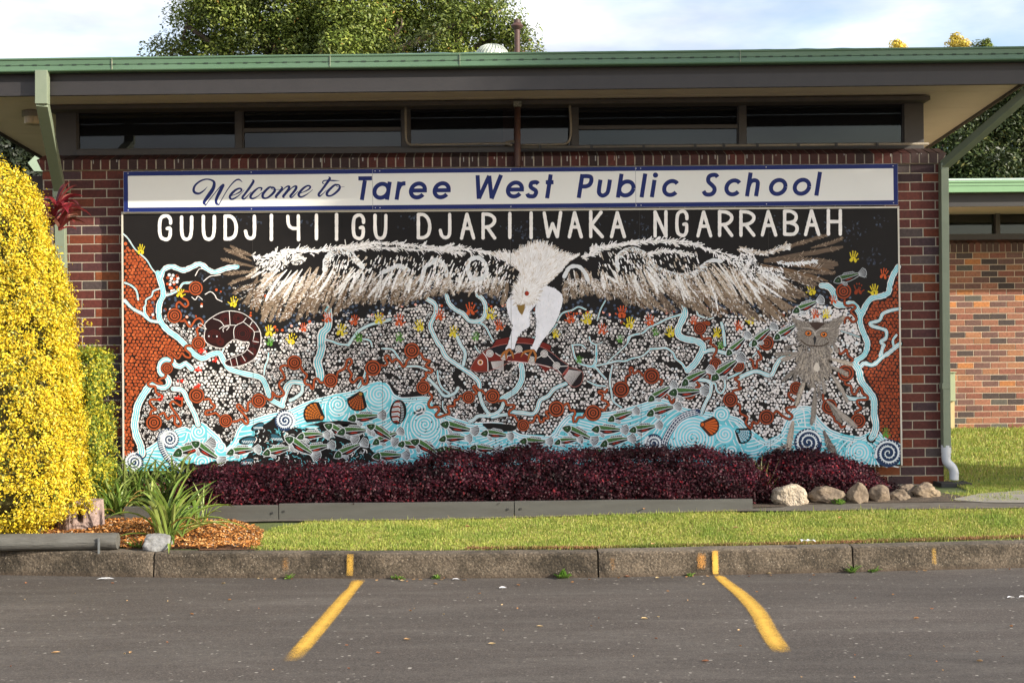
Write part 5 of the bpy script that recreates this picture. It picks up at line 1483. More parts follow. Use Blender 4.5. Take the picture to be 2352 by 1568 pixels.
for pts in (za(1, (1280, 1190), (1290, 1340)), za(1, (1100, 1270), (1180, 1300), (1220, 1350)), za(1, (1170, 1385), (1220, 1355), (1290, 1345), (1350, 1345)), za(1, (1470, 1265), (1430, 1310), (1360, 1345), (1330, 1400), (1335, 1490)), za(1, (1540, 1300), (1510, 1350)),
            za(1, (1440, 1310), (1500, 1355), (1560, 1420), (1545, 1520)), za(1, (1560, 1420), (1620, 1415)), za(1, (1545, 1525), (1610, 1535)), za(1, (1480, 1615), (1550, 1670)), za(1, (1420, 1680), (1460, 1745)), za(1, (1355, 1705), (1375, 1790)), za(1, (1290, 1725), (1310, 1800)),
            za(1, (930, 1330), (970, 1330), (1025, 1390), (980, 1375), (940, 1360), (930, 1330)), za(1, (1215, 1420), (1210, 1385), (1250, 1360), (1280, 1362), (1250, 1400))):
    MP.stroke(pts, 2.3, WHT, smooth=3)
for e_ in ((1052, 1468), (1142, 1470)): p = za(1, e_)[0]; MP.disc(p[0], p[1], 3, WHT2, 10)
MP.layer()

# little river fish
FG = srgb(72, 112, 56); FGD = srgb(34, 62, 36); FGREY = srgb(128, 126, 130)
def fish(x0, y0, x1, y1, bend=0.0, dim=1.0):
    L_ = math.hypot(x1-x0, y1-y0); a = math.atan2(y1-y0, x1-x0); ca, sa = math.cos(a), math.sin(a)
    D_ = lambda c: tuple(q*dim for q in c)
    def T_(u, v_):
        v_ = v_+bend*math.sin(math.pi*u)*L_*0.5/ L_
        return (x0+L_*(u*ca-v_*sa), y0+L_*(u*sa+v_*ca))
    W_ = D_(WHT2)
    up_ = [(0, 0.035), (0.06, -0.035), (0.14, -0.085), (0.24, -0.10), (0.4, -0.09), (0.6, -0.06), (0.76, -0.03)]
    lo_ = [(0.76, 0.045), (0.6, 0.085), (0.45, 0.11), (0.30, 0.115), (0.18, 0.105), (0.08, 0.085)]
    out = [T_(*p) for p in up_+lo_]
    # tail, dorsal, pelvic fins
    tail = [T_(0.75, -0.03), T_(0.93, -0.13), T_(0.99, -0.06), T_(1.0, 0.02), T_(0.98, 0.10), T_(0.91, 0.16), T_(0.75, 0.045)]
    dors = [T_(0.28, -0.10), T_(0.36, -0.155), T_(0.58, -0.13), T_(0.66, -0.10), T_(0.6, -0.06)]
    for fin in (tail, dors): MP.poly(fin, D_(srgb(74, 74, 78)), 0); MP.stroke(fin+fin[:1], 2.3, W_, smooth=0, sub=1)
    for k in range(7):
        t = -0.11+0.045*k; MP.stroke([T_(0.77, 0.005+t*0.2), T_(0.975-0.6*t*t, t+0.015)], 1.6, W_, smooth=0, cap=False, sub=1)
    for k in range(5): MP.stroke([T_(0.34+k*0.06, -0.085), T_(0.40+k*0.055, -0.14)], 1.2, W_, smooth=0, cap=False, sub=1)
    MP.stroke(out+out[:1], 4.0, W_, smooth=2, sub=2)
    MP.poly(out, D_(srgb(26, 22, 22)), 3)
    gr = [T_(0.20, -0.09), T_(0.24, -0.095), T_(0.4, -0.085), T_(0.6, -0.055), T_(0.75, -0.025), T_(0.74, 0.0), T_(0.55, -0.005), T_(0.4, 0.0), T_(0.24, 0.0), T_(0.20, 0.01)]
    MP.poly(gr, D_(FG), 4)
    hd_ = [T_(0.01, 0.035), T_(0.07, -0.028), T_(0.14, -0.075), T_(0.20, -0.085), T_(0.225, -0.03), T_(0.22, 0.04), T_(0.18, 0.095), T_(0.09, 0.078)]
    MP.poly(hd_, D_(FGD), 4)
    MP.poly([T_(0.33, 0.06), T_(0.41, 0.042), T_(0.49, 0.044), T_(0.57, 0.055), T_(0.49, 0.07), T_(0.41, 0.076)], D_(srgb(178, 50, 32)), 4)
    for k in range(3): MP.poly([T_(0.30+k*0.12, -0.012), T_(0.34+k*0.12, -0.04), T_(0.38+k*0.12, -0.012)], D_(FGD), 5)
    MP.stroke([T_(0.22, 0.01), T_(0.4, 0.012), T_(0.58, 0.008), T_(0.75, 0.01)], 2.0, W_, smooth=2, sub=5)
    MP.stroke([T_(0.19, -0.095), T_(0.232, -0.03), T_(0.225, 0.045), T_(0.19, 0.10)], 2.4, W_, smooth=3, sub=5)
    for k in range(4): MP.ring(*T_(0.29+k*0.11, -0.045), L_*0.013, L_*0.021, D_(FGD), 10, sub=5)
    p = T_(0.115, 0.015); MP.ring(p[0], p[1], L_*0.022, L_*0.031, D_(FG), 12, sub=5); MP.disc(p[0]+L_*0.02, p[1]-L_*0.02, L_*0.009, W_, 8, sub=6)
    pec = [T_(0.22, 0.06), T_(0.31, 0.10), T_(0.37, 0.17), T_(0.34, 0.215), T_(0.27, 0.20), T_(0.22, 0.12)]
    MP.poly(pec, D_(srgb(84, 84, 88)), 6); MP.stroke(pec+pec[:1], 2.2, W_, smooth=0, sub=7)
    for k in range(4): MP.stroke([T_(0.235+0.012*k, 0.085), T_(0.26+0.028*k, 0.19)], 1.3, W_, smooth=0, cap=False, sub=7)
fl_ = [zb(1, (640, 1335), (1130, 1185)), zb(1, (860, 1180), (1240, 1420)), zb(1, (1245, 1320), (1640, 1270)), zb(1, (1650, 1325), (2040, 1240)), zb(2, (115, 1130), (510, 1370)), zb(2, (240, 1140), (625, 1110)), zb(2, (280, 1300), (678, 1215)),
       zb(2, (555, 985), (940, 1175)), zb(2, (690, 1090), (1120, 1065)), zb(2, (655, 1360), (1040, 1180)), zb(2, (810, 930), (1250, 880)), zb(2, (1030, 995), (1380, 1215)), zb(2, (1085, 1215), (1445, 1055)), zb(2, (1085, 1350), (1515, 1330)), zb(2, (1520, 1165), (1900, 1390)), zb(2, (1365, 1215), (1760, 1235)),
       zb(3, (170, 980), (610, 1070)), zb(3, (150, 1165), (535, 1150)), zb(3, (120, 1280), (540, 1310)), zb(3, (500, 1250), (860, 1275)), zb(3, (620, 1095), (1000, 1135)), zb(3, (870, 1285), (1240, 1260)), zb(3, (1055, 1180), (1440, 1180)), zb(3, (1445, 1205), (1775, 1165)), zb(3, (1540, 1020), (1945, 1190)),
       zb(4, (40, 1045), (465, 1050)), zb(4, (135, 1230), (545, 1145)), zb(4, (220, 950), (585, 830)), zb(4, (460, 1065), (845, 990)), zb(4, (655, 890), (1055, 785)), zb(4, (670, 735), (1000, 530)), zb(4, (900, 640), (1365, 605)), zb(4, (1045, 560), (1420, 365)), zb(4, (1375, 505), (1755, 215)), zb(4, (1545, 225), (1820, -30)),
       za(5, (150, 1580), (435, 1335)), za(5, (400, 1500), (720, 1300)), za(5, (610, 1195), (965, 1040)), zb(3, (1700, 1330), (2100, 1300)), zb(4, (300, 1340), (700, 1310))]
FL0 = MP.L
for i, q in enumerate(fl_):
    MP.L = FL0+(i % 3)*7.5
    fish(q[0][0], q[0][1], q[1][0], q[1][1], bend=0.06*math.sin(i*2.1))
MP.L = FL0+22
fish(*za(5, (1075, 850))[0], *za(5, (1440, 740))[0], 0.05, 0.6); MP.layer(8)

# big fish in the talons
BF = zb(3, (510, 375), (560, 280), (650, 190), (760, 135), (900, 100), (1050, 88), (1200, 102), (1320, 140), (1430, 205), (1520, 280), (1610, 350), (1540, 440), (1480, 400), (1400, 355), (1250, 320), (1100, 300), (960, 292), (890, 330), (700, 405), (560, 405))
DF = zb(3, (750, 135), (800, 55), (960, 20), (1200, 40), (1350, 90), (1410, 120), (1400, 170), (1320, 140), (1200, 102), (1050, 88), (900, 100))
TL_ = zb(3, (1600, 360), (1700, 380), (1760, 410), (1770, 470), (1740, 550), (1660, 580), (1590, 520), (1540, 450))
RB = srgb(108, 32, 24)
for q in (DF, BF, TL_): MP.stroke(q+q[:1], 6, BLACK, smooth=3)
MP.layer()
MP.poly(DF, RB, 0); MP.poly(BF, srgb(24, 22, 28), 1); MP.poly(TL_, srgb(28, 18, 20), 1); MP.layer()
MP.poly(zb(3, (512, 375), (560, 285), (650, 198), (690, 260), (700, 400), (560, 402)), srgb(122, 42, 28), 1)
MP.poly(zb(3, (655, 192), (700, 165), (770, 200), (860, 230), (960, 225), (1050, 185), (1150, 215), (1230, 260), (1240, 315), (960, 290), (710, 290)), RB, 1)
MP.poly(zb(3, (1265, 325), (1420, 360), (1350, 415)), RB, 1); MP.poly(zb(3, (1540, 440), (1610, 365), (1590, 450)), srgb(140, 30, 24), 1)
MP.poly(zb(3, (715, 295), (900, 285), (910, 340), (890, 405), (720, 375)), srgb(40, 20, 18), 1.2)
MP.layer(2)
for k in range(11): MP.stroke(zb(3, (740+k*2, 300+k*7), (880, 290+k*11)), 1.8, WHT, smooth=0)
for k in range(15): MP.stroke(zb(3, (1610-4*k, 390+6*k), (1750-8*k, 410+11*k)), 1.8, WHT, smooth=0)
for q in (BF, TL_): MP.stroke(q+q[:1], 1.6, srgb(190, 120, 110), smooth=3)
for pts in (zb(3, (790, 200), (860, 240), (960, 225), (1040, 190)), zb(3, (1080, 180), (1180, 240), (1250, 260), (1330, 215), (1380, 230), (1460, 320)), zb(3, (1500, 350), (1600, 345)), zb(3, (1490, 390), (1530, 440)), zb(3, (650, 195), (700, 270), (705, 400)), zb(3, (930, 290), (1240, 320), (1400, 360))):
    MP.stroke(pts, 3.0, WHT, smooth=2)
MP.layer()
for (x, y) in ((725, 205), (1048, 155), (1335, 208), (1473, 342), (1195, 280), (885, 240)):
    p = zb(3, (x, y))[0]; MP.disc(p[0], p[1], 15, WHT, 18, sub=0); MP.ring(p[0], p[1], 10.5, 12.5, BLACK, 16, sub=1); MP.ring(p[0], p[1], 5.5, 7.5, BLACK, 14, sub=1); MP.disc(p[0], p[1], 2, BLACK, 8, sub=1)
p = zb(3, (620, 305))[0]; MP.disc(p[0], p[1], 11, WHT, 16, sub=0); MP.disc(p[0], p[1], 8.5, srgb(200, 130, 60), 14, sub=1); MP.disc(p[0], p[1], 4, BLACK, 10, sub=2)
MP.layer(3)
# ---------------- sea eagle
EW = srgb(236, 234, 234); EW2 = srgb(216, 212, 208); EG = srgb(182, 168, 152); EB = srgb(124, 106, 88); EB2 = srgb(100, 84, 70); EB3 = srgb(162, 144, 124); EDK = srgb(26, 22, 20)
def feather(b0, t0, w, col, col2, nb=16, shaft=True, base_lv=0):
    b0 = np.array(b0, float); t0 = np.array(t0, float); d = t0-b0; L_ = np.linalg.norm(d); d /= L_; n_ = np.array([-d[1], d[0]])
    pts = []
    k_ = rr_.uniform(-0.06, 0.06)*L_
    sp = lambda t: b0+d*L_*t+n_*k_*math.sin(math.pi*t)
    prof_f = lambda t: w*(0.35+0.65*min(1, t*2.5))*(1 if t < 0.75 else math.sqrt(max(0.0, 1-((t-0.75)/0.26)**2)))
    left = [sp(t)+n_*prof_f(t)/2*(1+rr_.uniform(-.2, .2)) for t in np.linspace(0, 0.99, 9)]; right = [sp(t)-n_*prof_f(t)/2*(1+rr_.uniform(-.2, .2)) for t in np.linspace(0.99, 0, 9)]
    MP.poly([tuple(p) for p in left+right], col, base_lv)
    for k in range(nb):
        t = rr_.uniform(0.06, 0.92); s_ = rr_.choice((-1, 1)); p = sp(t); q = p+d*w*0.55+n_*s_*prof_f(t)*0.62
        c_ = col2 if rr_.random() < 0.6 else tuple(x*0.6 for x in col)
        MP.stroke([tuple(p), tuple(q)], rr_.uniform(1.0, 2.0), c_, smooth=0, cap=False, sub=base_lv+0.15)
    if shaft: MP.stroke([tuple(sp(0.05)), tuple(sp(0.5)), tuple(sp(0.93))], 1.3, tuple(min(0.9, x*1.5) for x in col), smooth=0, cap=False, sub=base_lv+0.3)
def wing(basec, tipc, n, w, cols, lay, jit=6, nb=14, frac=(0, 1)):
    Bc = smooth_poly(basec, 6); Tc = smooth_poly(tipc, 6)
    def on(C_, t):
        s_ = np.concatenate([[0], np.cumsum(np.linalg.norm(np.diff(C_, axis=0), axis=1))]); s_ /= s_[-1]
        return np.array([np.interp(t, s_, C_[:, 0]), np.interp(t, s_, C_[:, 1])])
    for i in range(n):
        t = (i+0.5)/n
        b_ = on(Bc, t)+np.array([rr_.gauss(0, jit), rr_.gauss(0, jit)]); e_ = on(Tc, t)+np.array([rr_.gauss(0, jit*1.2), rr_.gauss(0, jit*1.6)])
        c1, c2 = rr_.choice(cols)
        feather(b_, e_, w*rr_.uniform(0.75, 1.25), c1, c2, nb, base_lv=(i % 6)*0.5)
    MP.layer(3.2)
BRC = [(EB, EB3), (EB2, EB3), (srgb(108, 86, 66), EW2), (EB, EG)]
MXC = [(EB, EW2), (EG, EW), (EB3, EW), (EW2, EB3), (EW, EG)]
WHC = [(EW, EW2), (EW, EG), (EW2, EW)]
# left wing: primaries, secondaries
Lb = za(1, (1500, 560), (1540, 620), (1560, 680), (1560, 740), (1600, 800), (1650, 850), (1760, 880)) + za(2, (60, 860), (220, 840), (420, 830), (650, 850), (900, 850), (1100, 830), (1350, 850), (1550, 830), (1750, 850)) + za(3, (200, 850), (420, 870), (620, 850), (800, 830), (930, 850))
Lt = za(1, (1290, 460), (1225, 495), (1190, 605), (1215, 775), (1270, 890), (1320, 990), (1450, 1120), (1640, 1230), (1665, 1330)) + za(2, (110, 1280), (270, 1270), (470, 1250), (700, 1190), (850, 1110), (1000, 1120), (1240, 1110), (1410, 1130), (1560, 1070), (1690, 1040)) + za(3, (30, 1020), (180, 1000), (350, 960), (560, 980), (720, 1030), (880, 1100))
for (b_, t_, w_) in (((1560, 570), (1285, 455), 15), ((1530, 625), (1215, 485), 15), ((1560, 690), (1180, 598), 14), ((1560, 745), (1205, 775), 14), ((1580, 790), (1262, 890), 13), ((1640, 840), (1310, 990), 13), ((1690, 860), (1420, 1110), 13)):
    feather(za(1, b_)[0], za(1, t_)[0], w_, EB2, EB3, 26, base_lv=rr_.randint(0, 3)*0.5)
MP.layer(2)
Lb_all, Lt_all = Lb, Lt
wing(Lb[4:], Lt[6:], 52, 16, BRC, 0, 5, 22)
Lb2 = za(1, (1650, 620), (1700, 700), (1800, 760)) + za(2, (100, 760), (300, 740), (500, 700), (700, 720), (950, 740), (1200, 740), (1450, 730), (1700, 740)) + za(3, (150, 740), (400, 760), (600, 760), (800, 760))
Lt2 = za(1, (1500, 740), (1560, 860), (1680, 1010)) + za(2, (30, 1050), (200, 1080), (400, 1040), (600, 1010), (850, 1000), (1100, 980), (1350, 960), (1600, 960)) + za(3, (60, 940), (280, 930), (500, 930), (740, 950))
wing(Lb2, Lt2, 84, 11, MXC, 0, 10, 16)
# right wing
Rb = za(3, (1540, 850), (1700, 850), (1850, 850)) + za(4, (80, 850), (300, 850), (500, 860), (700, 840), (900, 830), (1100, 830), (1300, 760), (1500, 740), (1650, 740), (1800, 760)) + za(5, (60, 740), (170, 690), (260, 650), (300, 620), (330, 590), (380, 600))
Rt = za(3, (1540, 1110), (1640, 1060), (1800, 1010)) + za(4, (60, 1000), (220, 1040), (380, 1060), (520, 1140), (660, 1150), (820, 1160), (970, 1220), (1130, 1160), (1290, 1190), (1440, 1260), (1600, 1210), (1800, 1260)) + za(5, (200, 1290), (330, 1330), (460, 1310), (590, 1250), (680, 1090), (760, 1020), (900, 920), (1100, 760), (1125, 650))
wing(Rb, Rt, 62, 16, BRC, 0, 5, 22)
for (b_, t_, w_) in (((380, 600), (1190, 465), 19), ((420, 520), (1050, 320), 15), ((820, 480), (1190, 365), 14), ((300, 640), (1130, 650), 17), ((700, 730), (1105, 755), 14), ((500, 760), (900, 900), 16)):
    feather(za(5, b_)[0], za(5, t_)[0], w_, EB2, EB3, 26, base_lv=rr_.randint(0, 3)*0.5)
MP.layer(3)
Rb2 = za(3, (1560, 760), (1750, 740), (1900, 740)) + za(4, (200, 740), (400, 760), (600, 700), (800, 740), (1000, 780), (1200, 760), (1400, 680), (1600, 660), (1800, 700)) + za(5, (60, 680), (160, 660), (240, 640))
Rt2 = za(3, (1600, 960), (1800, 920)) + za(4, (60, 900), (300, 930), (500, 980), (700, 1000), (900, 1010), (1100, 1020), (1300, 1040), (1500, 1060), (1700, 1080)) + za(5, (120, 1080), (330, 1050), (500, 960), (620, 860))
wing(Rb2, Rt2, 86, 11, MXC, 0, 10, 16)
# loose fine barbs over both wings
def barbs(basec, tipc, n, lo, hi):
    Bc = smooth_poly(basec, 6); Tc = smooth_poly(tipc, 6)
    sB = np.concatenate([[0], np.cumsum(np.linalg.norm(np.diff(Bc, axis=0), axis=1))]); sB /= sB[-1]
    sT = np.concatenate([[0], np.cumsum(np.linalg.norm(np.diff(Tc, axis=0), axis=1))]); sT /= sT[-1]
    for _ in range(n):
        t = rr_.uniform(0.13, 1) if basec is Lb else rr_.uniform(0, 0.93); k = rr_.uniform(lo, hi)
        b_ = np.array([np.interp(t, sB, Bc[:, 0]), np.interp(t, sB, Bc[:, 1])]); e_ = np.array([np.interp(t, sT, Tc[:, 0]), np.interp(t, sT, Tc[:, 1])])
        p = b_+(e_-b_)*k; a = math.atan2(e_[1]-b_[1], e_[0]-b_[0])+rr_.choice((-1, 1))*rr_.uniform(0.15, 0.7); L_ = rr_.uniform(5, 16)
        w_ = 1-k
        cols = [EW, EW, EW2, EG] if rr_.random() < w_*0.9+0.08 else [EB3, EB2, EB, EDK, EG, EDK]
        MP.stroke([tuple(p), (p[0]+L_*0.5*math.cos(a-0.2), p[1]+L_*0.5*math.sin(a-0.2)), (p[0]+L_*math.cos(a+0.2), p[1]+L_*math.sin(a+0.2))], rr_.uniform(1.2, 3.2), rr_.choice(cols), smooth=2, cap=False, sub=rr_.randint(0, 11)*0.2, taper=(0.3, 0.4))
    MP.layer(2.8)
barbs(Lb, Lt, 2000, -0.15, 0.95); barbs(Rb, Rt, 2200, -0.15, 0.95)
# mottled white leading edge and coverts
def mottle(pts, w, n, cols, a=0.0, ln=(6, 20), wd=(2, 6)):
    C_ = smooth_poly(pts, 6)
    for _ in range(n):
        i = rr_.randrange(len(C_)-1); p = C_[i]+(C_[i+1]-C_[i])*rr_.random(); d = C_[i+1]-C_[i]; d /= np.linalg.norm(d)+1e-9; n_ = np.array([-d[1], d[0]])
        q = p+n_*rr_.gauss(0, w*0.33); an = math.atan2(d[1], d[0])+a+rr_.gauss(0, 0.45); L_ = rr_.uniform(*ln)
        MP.stroke([tuple(q), (q[0]+L_*math.cos(an), q[1]+L_*math.sin(an))], rr_.uniform(*wd), rr_.choice(cols), smooth=0, sub=rr_.randint(0, 9)*0.25)
    MP.layer(2.6)
mottle(za(1, (1530, 570), (1650, 610), (1760, 560), (1900, 520)) + za(2, (250, 510), (450, 515), (650, 490), (800, 470), (950, 450), (1150, 430), (1400, 445), (1700, 470), (1900, 490)) + za(3, (300, 480), (500, 500), (700, 540), (900, 590), (1050, 650)), 11, 620, [EW, EW, EW2], 0, (8, 26), (2, 5))
mottle(za(2, (750, 510), (1000, 480), (1300, 490), (1600, 500), (1900, 515)) + za(3, (400, 540)), 6, 220, [EW, EW2], 0, (8, 24), (2, 4))
mottle(za(1, (1600, 640), (1750, 660), (1850, 640)) + za(2, (60, 580), (250, 590), (320, 640)), 34, 420, [EW, EW2, EW2, EDK], 2.2, (8, 20), (3, 6))
mottle(za(3, (1750, 590), (1900, 530)) + za(4, (80, 500), (250, 470), (450, 430), (600, 410), (800, 405), (1000, 415), (1200, 440), (1400, 520), (1550, 570), (1700, 600), (1850, 620)), 10, 520, [EW, EW, EW2], 0, (8, 26), (2, 5))
mottle(za(4, (650, 560), (800, 520), (950, 520), (1150, 555)) , 8, 130, [EW, EW2], 0, (8, 20), (2, 5))
mottle(za(4, (1420, 530), (1560, 590), (1700, 660), (1800, 740), (1850, 780)), 16, 260, [EW, EW, EW2, EDK], 0.4, (8, 22), (3, 6))
mottle(za(5, (0, 480), (150, 530), (300, 540), (450, 500), (560, 460)), 12, 200, [EW, EW2, EG], 0, (8, 20), (2, 5))
mottle(za(5, (30, 560), (150, 600), (200, 680), (330, 740), (500, 760)), 18, 240, [EW, EW, EDK], 0.6, (8, 20), (3, 6))
mottle(za(5, (440, 640), (620, 650), (780, 640), (880, 620)), 8, 110, [EW, WHT2], 0.5, (6, 16), (2, 4))
# painted arcs in the coverts
for pts, w_ in ((za(2, (560, 720), (580, 600), (660, 530), (780, 520), (860, 560), (930, 640), (980, 690)), 24), (za(2, (1190, 760), (1290, 720), (1380, 680), (1500, 730)), 18), (za(3, (20, 680), (90, 620), (170, 630), (230, 700), (240, 790)), 18), (za(2, (1640, 840), (1680, 700), (1780, 640)), 17),
                (za(3, (520, 830), (480, 720), (500, 620), (590, 590), (660, 640), (690, 740), (650, 810), (560, 830)), 19), (za(4, (340, 720), (330, 600), (400, 520), (500, 490), (600, 520), (680, 590), (750, 680), (860, 740), (1000, 780), (1150, 780), (1250, 720), (1320, 660), (1400, 620), (1500, 630)), 17),
                (za(3, (1560, 800), (1620, 700), (1720, 690), (1790, 760), (1820, 830)), 18)):
    MP.stroke(pts, w_*0.9, srgb(214, 216, 218), smooth=6, wob=0.35); MP.layer()
mottle(za(2, (560, 700), (600, 580), (700, 520), (820, 530), (930, 640)), 12, 240, [EW, WHT2, EG, EDK], 0.9, (5, 14), (1.5, 4))
mottle(za(4, (350, 560), (500, 490), (650, 560), (760, 690), (950, 770), (1150, 780), (1350, 650)), 12, 380, [EW, WHT2, EB3, EDK, EG], 1.2, (5, 14), (1.5, 4))
for _ in range(700):        # scattered flecks in the black coverts
    zi, (x_, y_) = rr_.choice([(2, (rr_.uniform(600, 1900), rr_.uniform(560, 800))), (3, (rr_.uniform(100, 1000), rr_.uniform(620, 860))), (4, (rr_.uniform(100, 1250), rr_.uniform(520, 800)))])
    p = za(zi, (x_, y_))[0]; an = 2.1 if zi < 4 else 1.1
    MP.stroke([p, (p[0]+rr_.uniform(4, 14)*math.cos(an), p[1]+rr_.uniform(4, 16)*math.sin(an))], rr_.uniform(1.5, 6), rr_.choice([EW, EW, EW2, EG]), smooth=0, sub=rr_.randint(0, 7)*0.2)
MP.layer(2)
# body, neck, legs
legs = [za(3, (960, 1020), (915, 1090), (925, 1200), (950, 1280), (985, 1350), (965, 1440), (930, 1568)) + zb(3, (905, 150), (940, 165), (1000, 150), (1020, 60)) + za(3, (1060, 1450), (1110, 1400), (1165, 1365), (1172, 1280), (1170, 1200), (1250, 1090), (1100, 1000)),
        za(3, (1250, 1080), (1235, 1200), (1250, 1300), (1240, 1400), (1235, 1500), (1210, 1568)) + zb(3, (1180, 140), (1210, 180), (1250, 170), (1290, 100)) + za(3, (1350, 1470), (1440, 1360), (1500, 1220), (1540, 1090), (1530, 1000), (1440, 930), (1330, 905), (1260, 960))]
for q in legs: MP.stroke(q+q[:1], 6, BLACK, smooth=3, sub=0); MP.poly(noisy(q, 0.8, 3), srgb(226, 226, 232), 2)
MP.layer(3)
def ruff(q, n, cols, cen, ln, wd, lay=9):
    for _ in range(n):
        i = rr_.randrange(len(q)); a_, b_ = np.array(q[i]), np.array(q[(i+1) % len(q)]); p = a_+(b_-a_)*rr_.random()
        d = p-np.array(cen); d /= np.linalg.norm(d)+1e-9; p = p-d*rr_.uniform(0, 6); L_ = rr_.uniform(*ln)
        MP.stroke([tuple(p), (p[0]+d[0]*L_, p[1]+d[1]*L_)], rr_.uniform(*wd), rr_.choice(cols), smooth=0, cap=False, sub=rr_.randint(0, lay)*0.2)
for q in legs:
    for _ in range(240):
        x0_, x1_ = min(p[0] for p in q), max(p[0] for p in q); y0_, y1_ = min(p[1] for p in q), max(p[1] for p in q)
        x, y = rr_.uniform(x0_, x1_), rr_.uniform(y0_, y1_)
        if inside(q, x, y): MP.stroke([(x, y), (x+rr_.uniform(-2, 2), y+rr_.uniform(4, 9))], 1.4, rr_.choice([WHT2, srgb(200, 200, 206), srgb(240, 236, 234)]), smooth=0, cap=False, sub=rr_.randint(0, 9)*0.1)
    ruff(q, 150, [srgb(226, 226, 232)], (np.mean([p[0] for p in q]), np.mean([p[1] for p in q])), (3, 8), (1.5, 3))
MP.layer(2)
BD = za(3, (1060, 740), (1000, 690), (900, 620), (760, 560), (860, 530), (990, 540), (1090, 480), (1200, 440), (1280, 415), (1380, 450), (1480, 520), (1600, 560), (1720, 570), (1600, 640), (1500, 760), (1400, 850), (1300, 930), (1250, 1050), (1180, 1100), (1120, 1115), (1060, 1110), (1015, 1095), (992, 1020), (1000, 920), (1055, 840), (1075, 790))
MP.poly(noisy(BD, 1.5, 3), srgb(224, 220, 218)); MP.layer()
BC = za(3, (1230, 800))[0]
for _ in range(2600):
    x, y = rr_.uniform(1960, 2330), rr_.uniform(960, 1225)
    if not inside(BD, x, y): continue
    # feathers stream from the beak outwards over the shoulders
    bx, by = za(3, (1090, 1060))[0]; d = np.array([x-bx, y-by]); d /= np.linalg.norm(d)+1e-9
    L_ = rr_.uniform(7, 17)
    MP.stroke([(x, y), (x+d[0]*L_, y+d[1]*L_)], rr_.uniform(1.2, 2.8), rr_.choice([EW, EW, EW, EW, EW2, srgb(196, 184, 172), srgb(210, 198, 184), srgb(240, 240, 240)]), smooth=0, cap=False, sub=rr_.randint(0, 15)*0.12)
ruff(BD, 420, [EW, EW2, EG], za(3, (1150, 980))[0], (6, 20), (1.5, 3.5), 12)
MP.layer(2.6)
MP.poly(za(3, (1030, 1115), (1070, 1122), (1120, 1108), (1118, 1160), (1100, 1205), (1087, 1232), (1060, 1205), (1040, 1170)), srgb(132, 104, 50))
p = za(3, (1140, 990))[0]; MP.disc(p[0], p[1], 9, srgb(60, 24, 16), 12, ry=10, sub=0); MP.disc(p[0]+1, p[1], 7, srgb(178, 58, 34), 12, ry=8, sub=1); MP.disc(p[0]+1, p[1], 3, BLACK, 8, sub=2)
MP.layer(3)
# talons
for pts in (zb(3, (940, 160), (880, 200), (850, 250)), zb(3, (940, 160), (910, 210), (910, 270)), zb(3, (950, 160), (980, 210), (990, 260)), zb(3, (1190, 170), (1110, 190), (1075, 240)), zb(3, (1200, 170), (1170, 220), (1155, 280)), zb(3, (1215, 170), (1240, 230), (1235, 290))):
    MP.stroke(pts, [10, 11, 6], srgb(60, 34, 18), smooth=4, sub=0); MP.stroke(pts, [7, 8, 4], srgb(168, 104, 48), smooth=4, sub=1.5)
MP.layer(3)

# ---------------- owl with long trailing feathers
OG = srgb(128, 120, 112); OG2 = srgb(156, 147, 138); OG3 = srgb(102, 95, 90); OG4 = srgb(172, 160, 146)
OC = [(OG, OG2), (OG3, OG2), (OG2, OG), (OG, OG3), (OG4, OG)]
def zo(*pts): return [(3100+x/2.6125, 1250+y/2.6125) for x, y in pts]
tf = [((250, 420), (-10, 440), 16), ((230, 330), (90, 380), 16), ((240, 440), (60, 500), 15), ((260, 560), (70, 720), 15), ((560, 480), (820, 550), 17), ((560, 560), (770, 660), 16), ((600, 640), (700, 830), 16), ((590, 650), (760, 940), 16), ((300, 700), (230, 950), 18),
      ((330, 650), (215, 980), 15), ((420, 780), (380, 1180), 19), ((450, 760), (470, 900), 15), ((540, 920), (860, 1200), 20), ((560, 940), (700, 1150), 16), ((190, 1130), (130, 1480), 24), ((110, 1380), (-60, 1540), 22), ((510, 1230), (640, 1500), 24), ((490, 700), (520, 850), 14), ((240, 560), (200, 720), 14), ((640, 160), (720, 30), 15), ((620, 120), (690, 60), 13), ((260, 140), (190, 60), 14), ((600, 300), (660, 420), 14)]
for i, (b_, t_, w_) in enumerate(tf):
    c1, c2 = OC[i % 5]; feather(zo(b_)[0], zo(t_)[0], w_, c1, c2, 30, base_lv=(i % 6)*0.5)
MP.layer(3.4)
for i in range(120):
    t = rr_.random(); a = rr_.uniform(-0.75, 0.75); bx_ = 405+a*190+rr_.gauss(0, 12); by_ = 340+rr_.uniform(0, 330)*(1-abs(a)*0.4); L_ = rr_.uniform(80, 190)*(1-abs(a)*0.25)
    an = math.pi/2-a*0.55
    c1, c2 = rr_.choice(OC); feather(zo((bx_, by_))[0], zo((bx_+L_*math.cos(an), by_+L_*math.sin(an)))[0], rr_.uniform(8, 15), c1, c2, 12, base_lv=(i % 8)*0.5)
MP.layer(4.4)
for _ in range(900):
    a = rr_.uniform(-0.8, 0.8); x_ = 405+a*210+rr_.gauss(0, 10); y_ = 345+rr_.uniform(0, 480)*(1-abs(a)*0.5); an = math.pi/2-a*0.6+rr_.gauss(0, 0.35); L_ = rr_.uniform(10, 34)
    p = zo((x_, y_))[0]
    MP.stroke([p, (p[0]+L_*0.38*math.cos(an), p[1]+L_*0.38*math.sin(an))], rr_.uniform(1.0, 2.4), rr_.choice([OG, OG2, OG3, OG4, srgb(86, 76, 68), srgb(180, 170, 158)]), smooth=0, cap=False, sub=rr_.randint(0, 12)*0.15)
MP.layer(2)
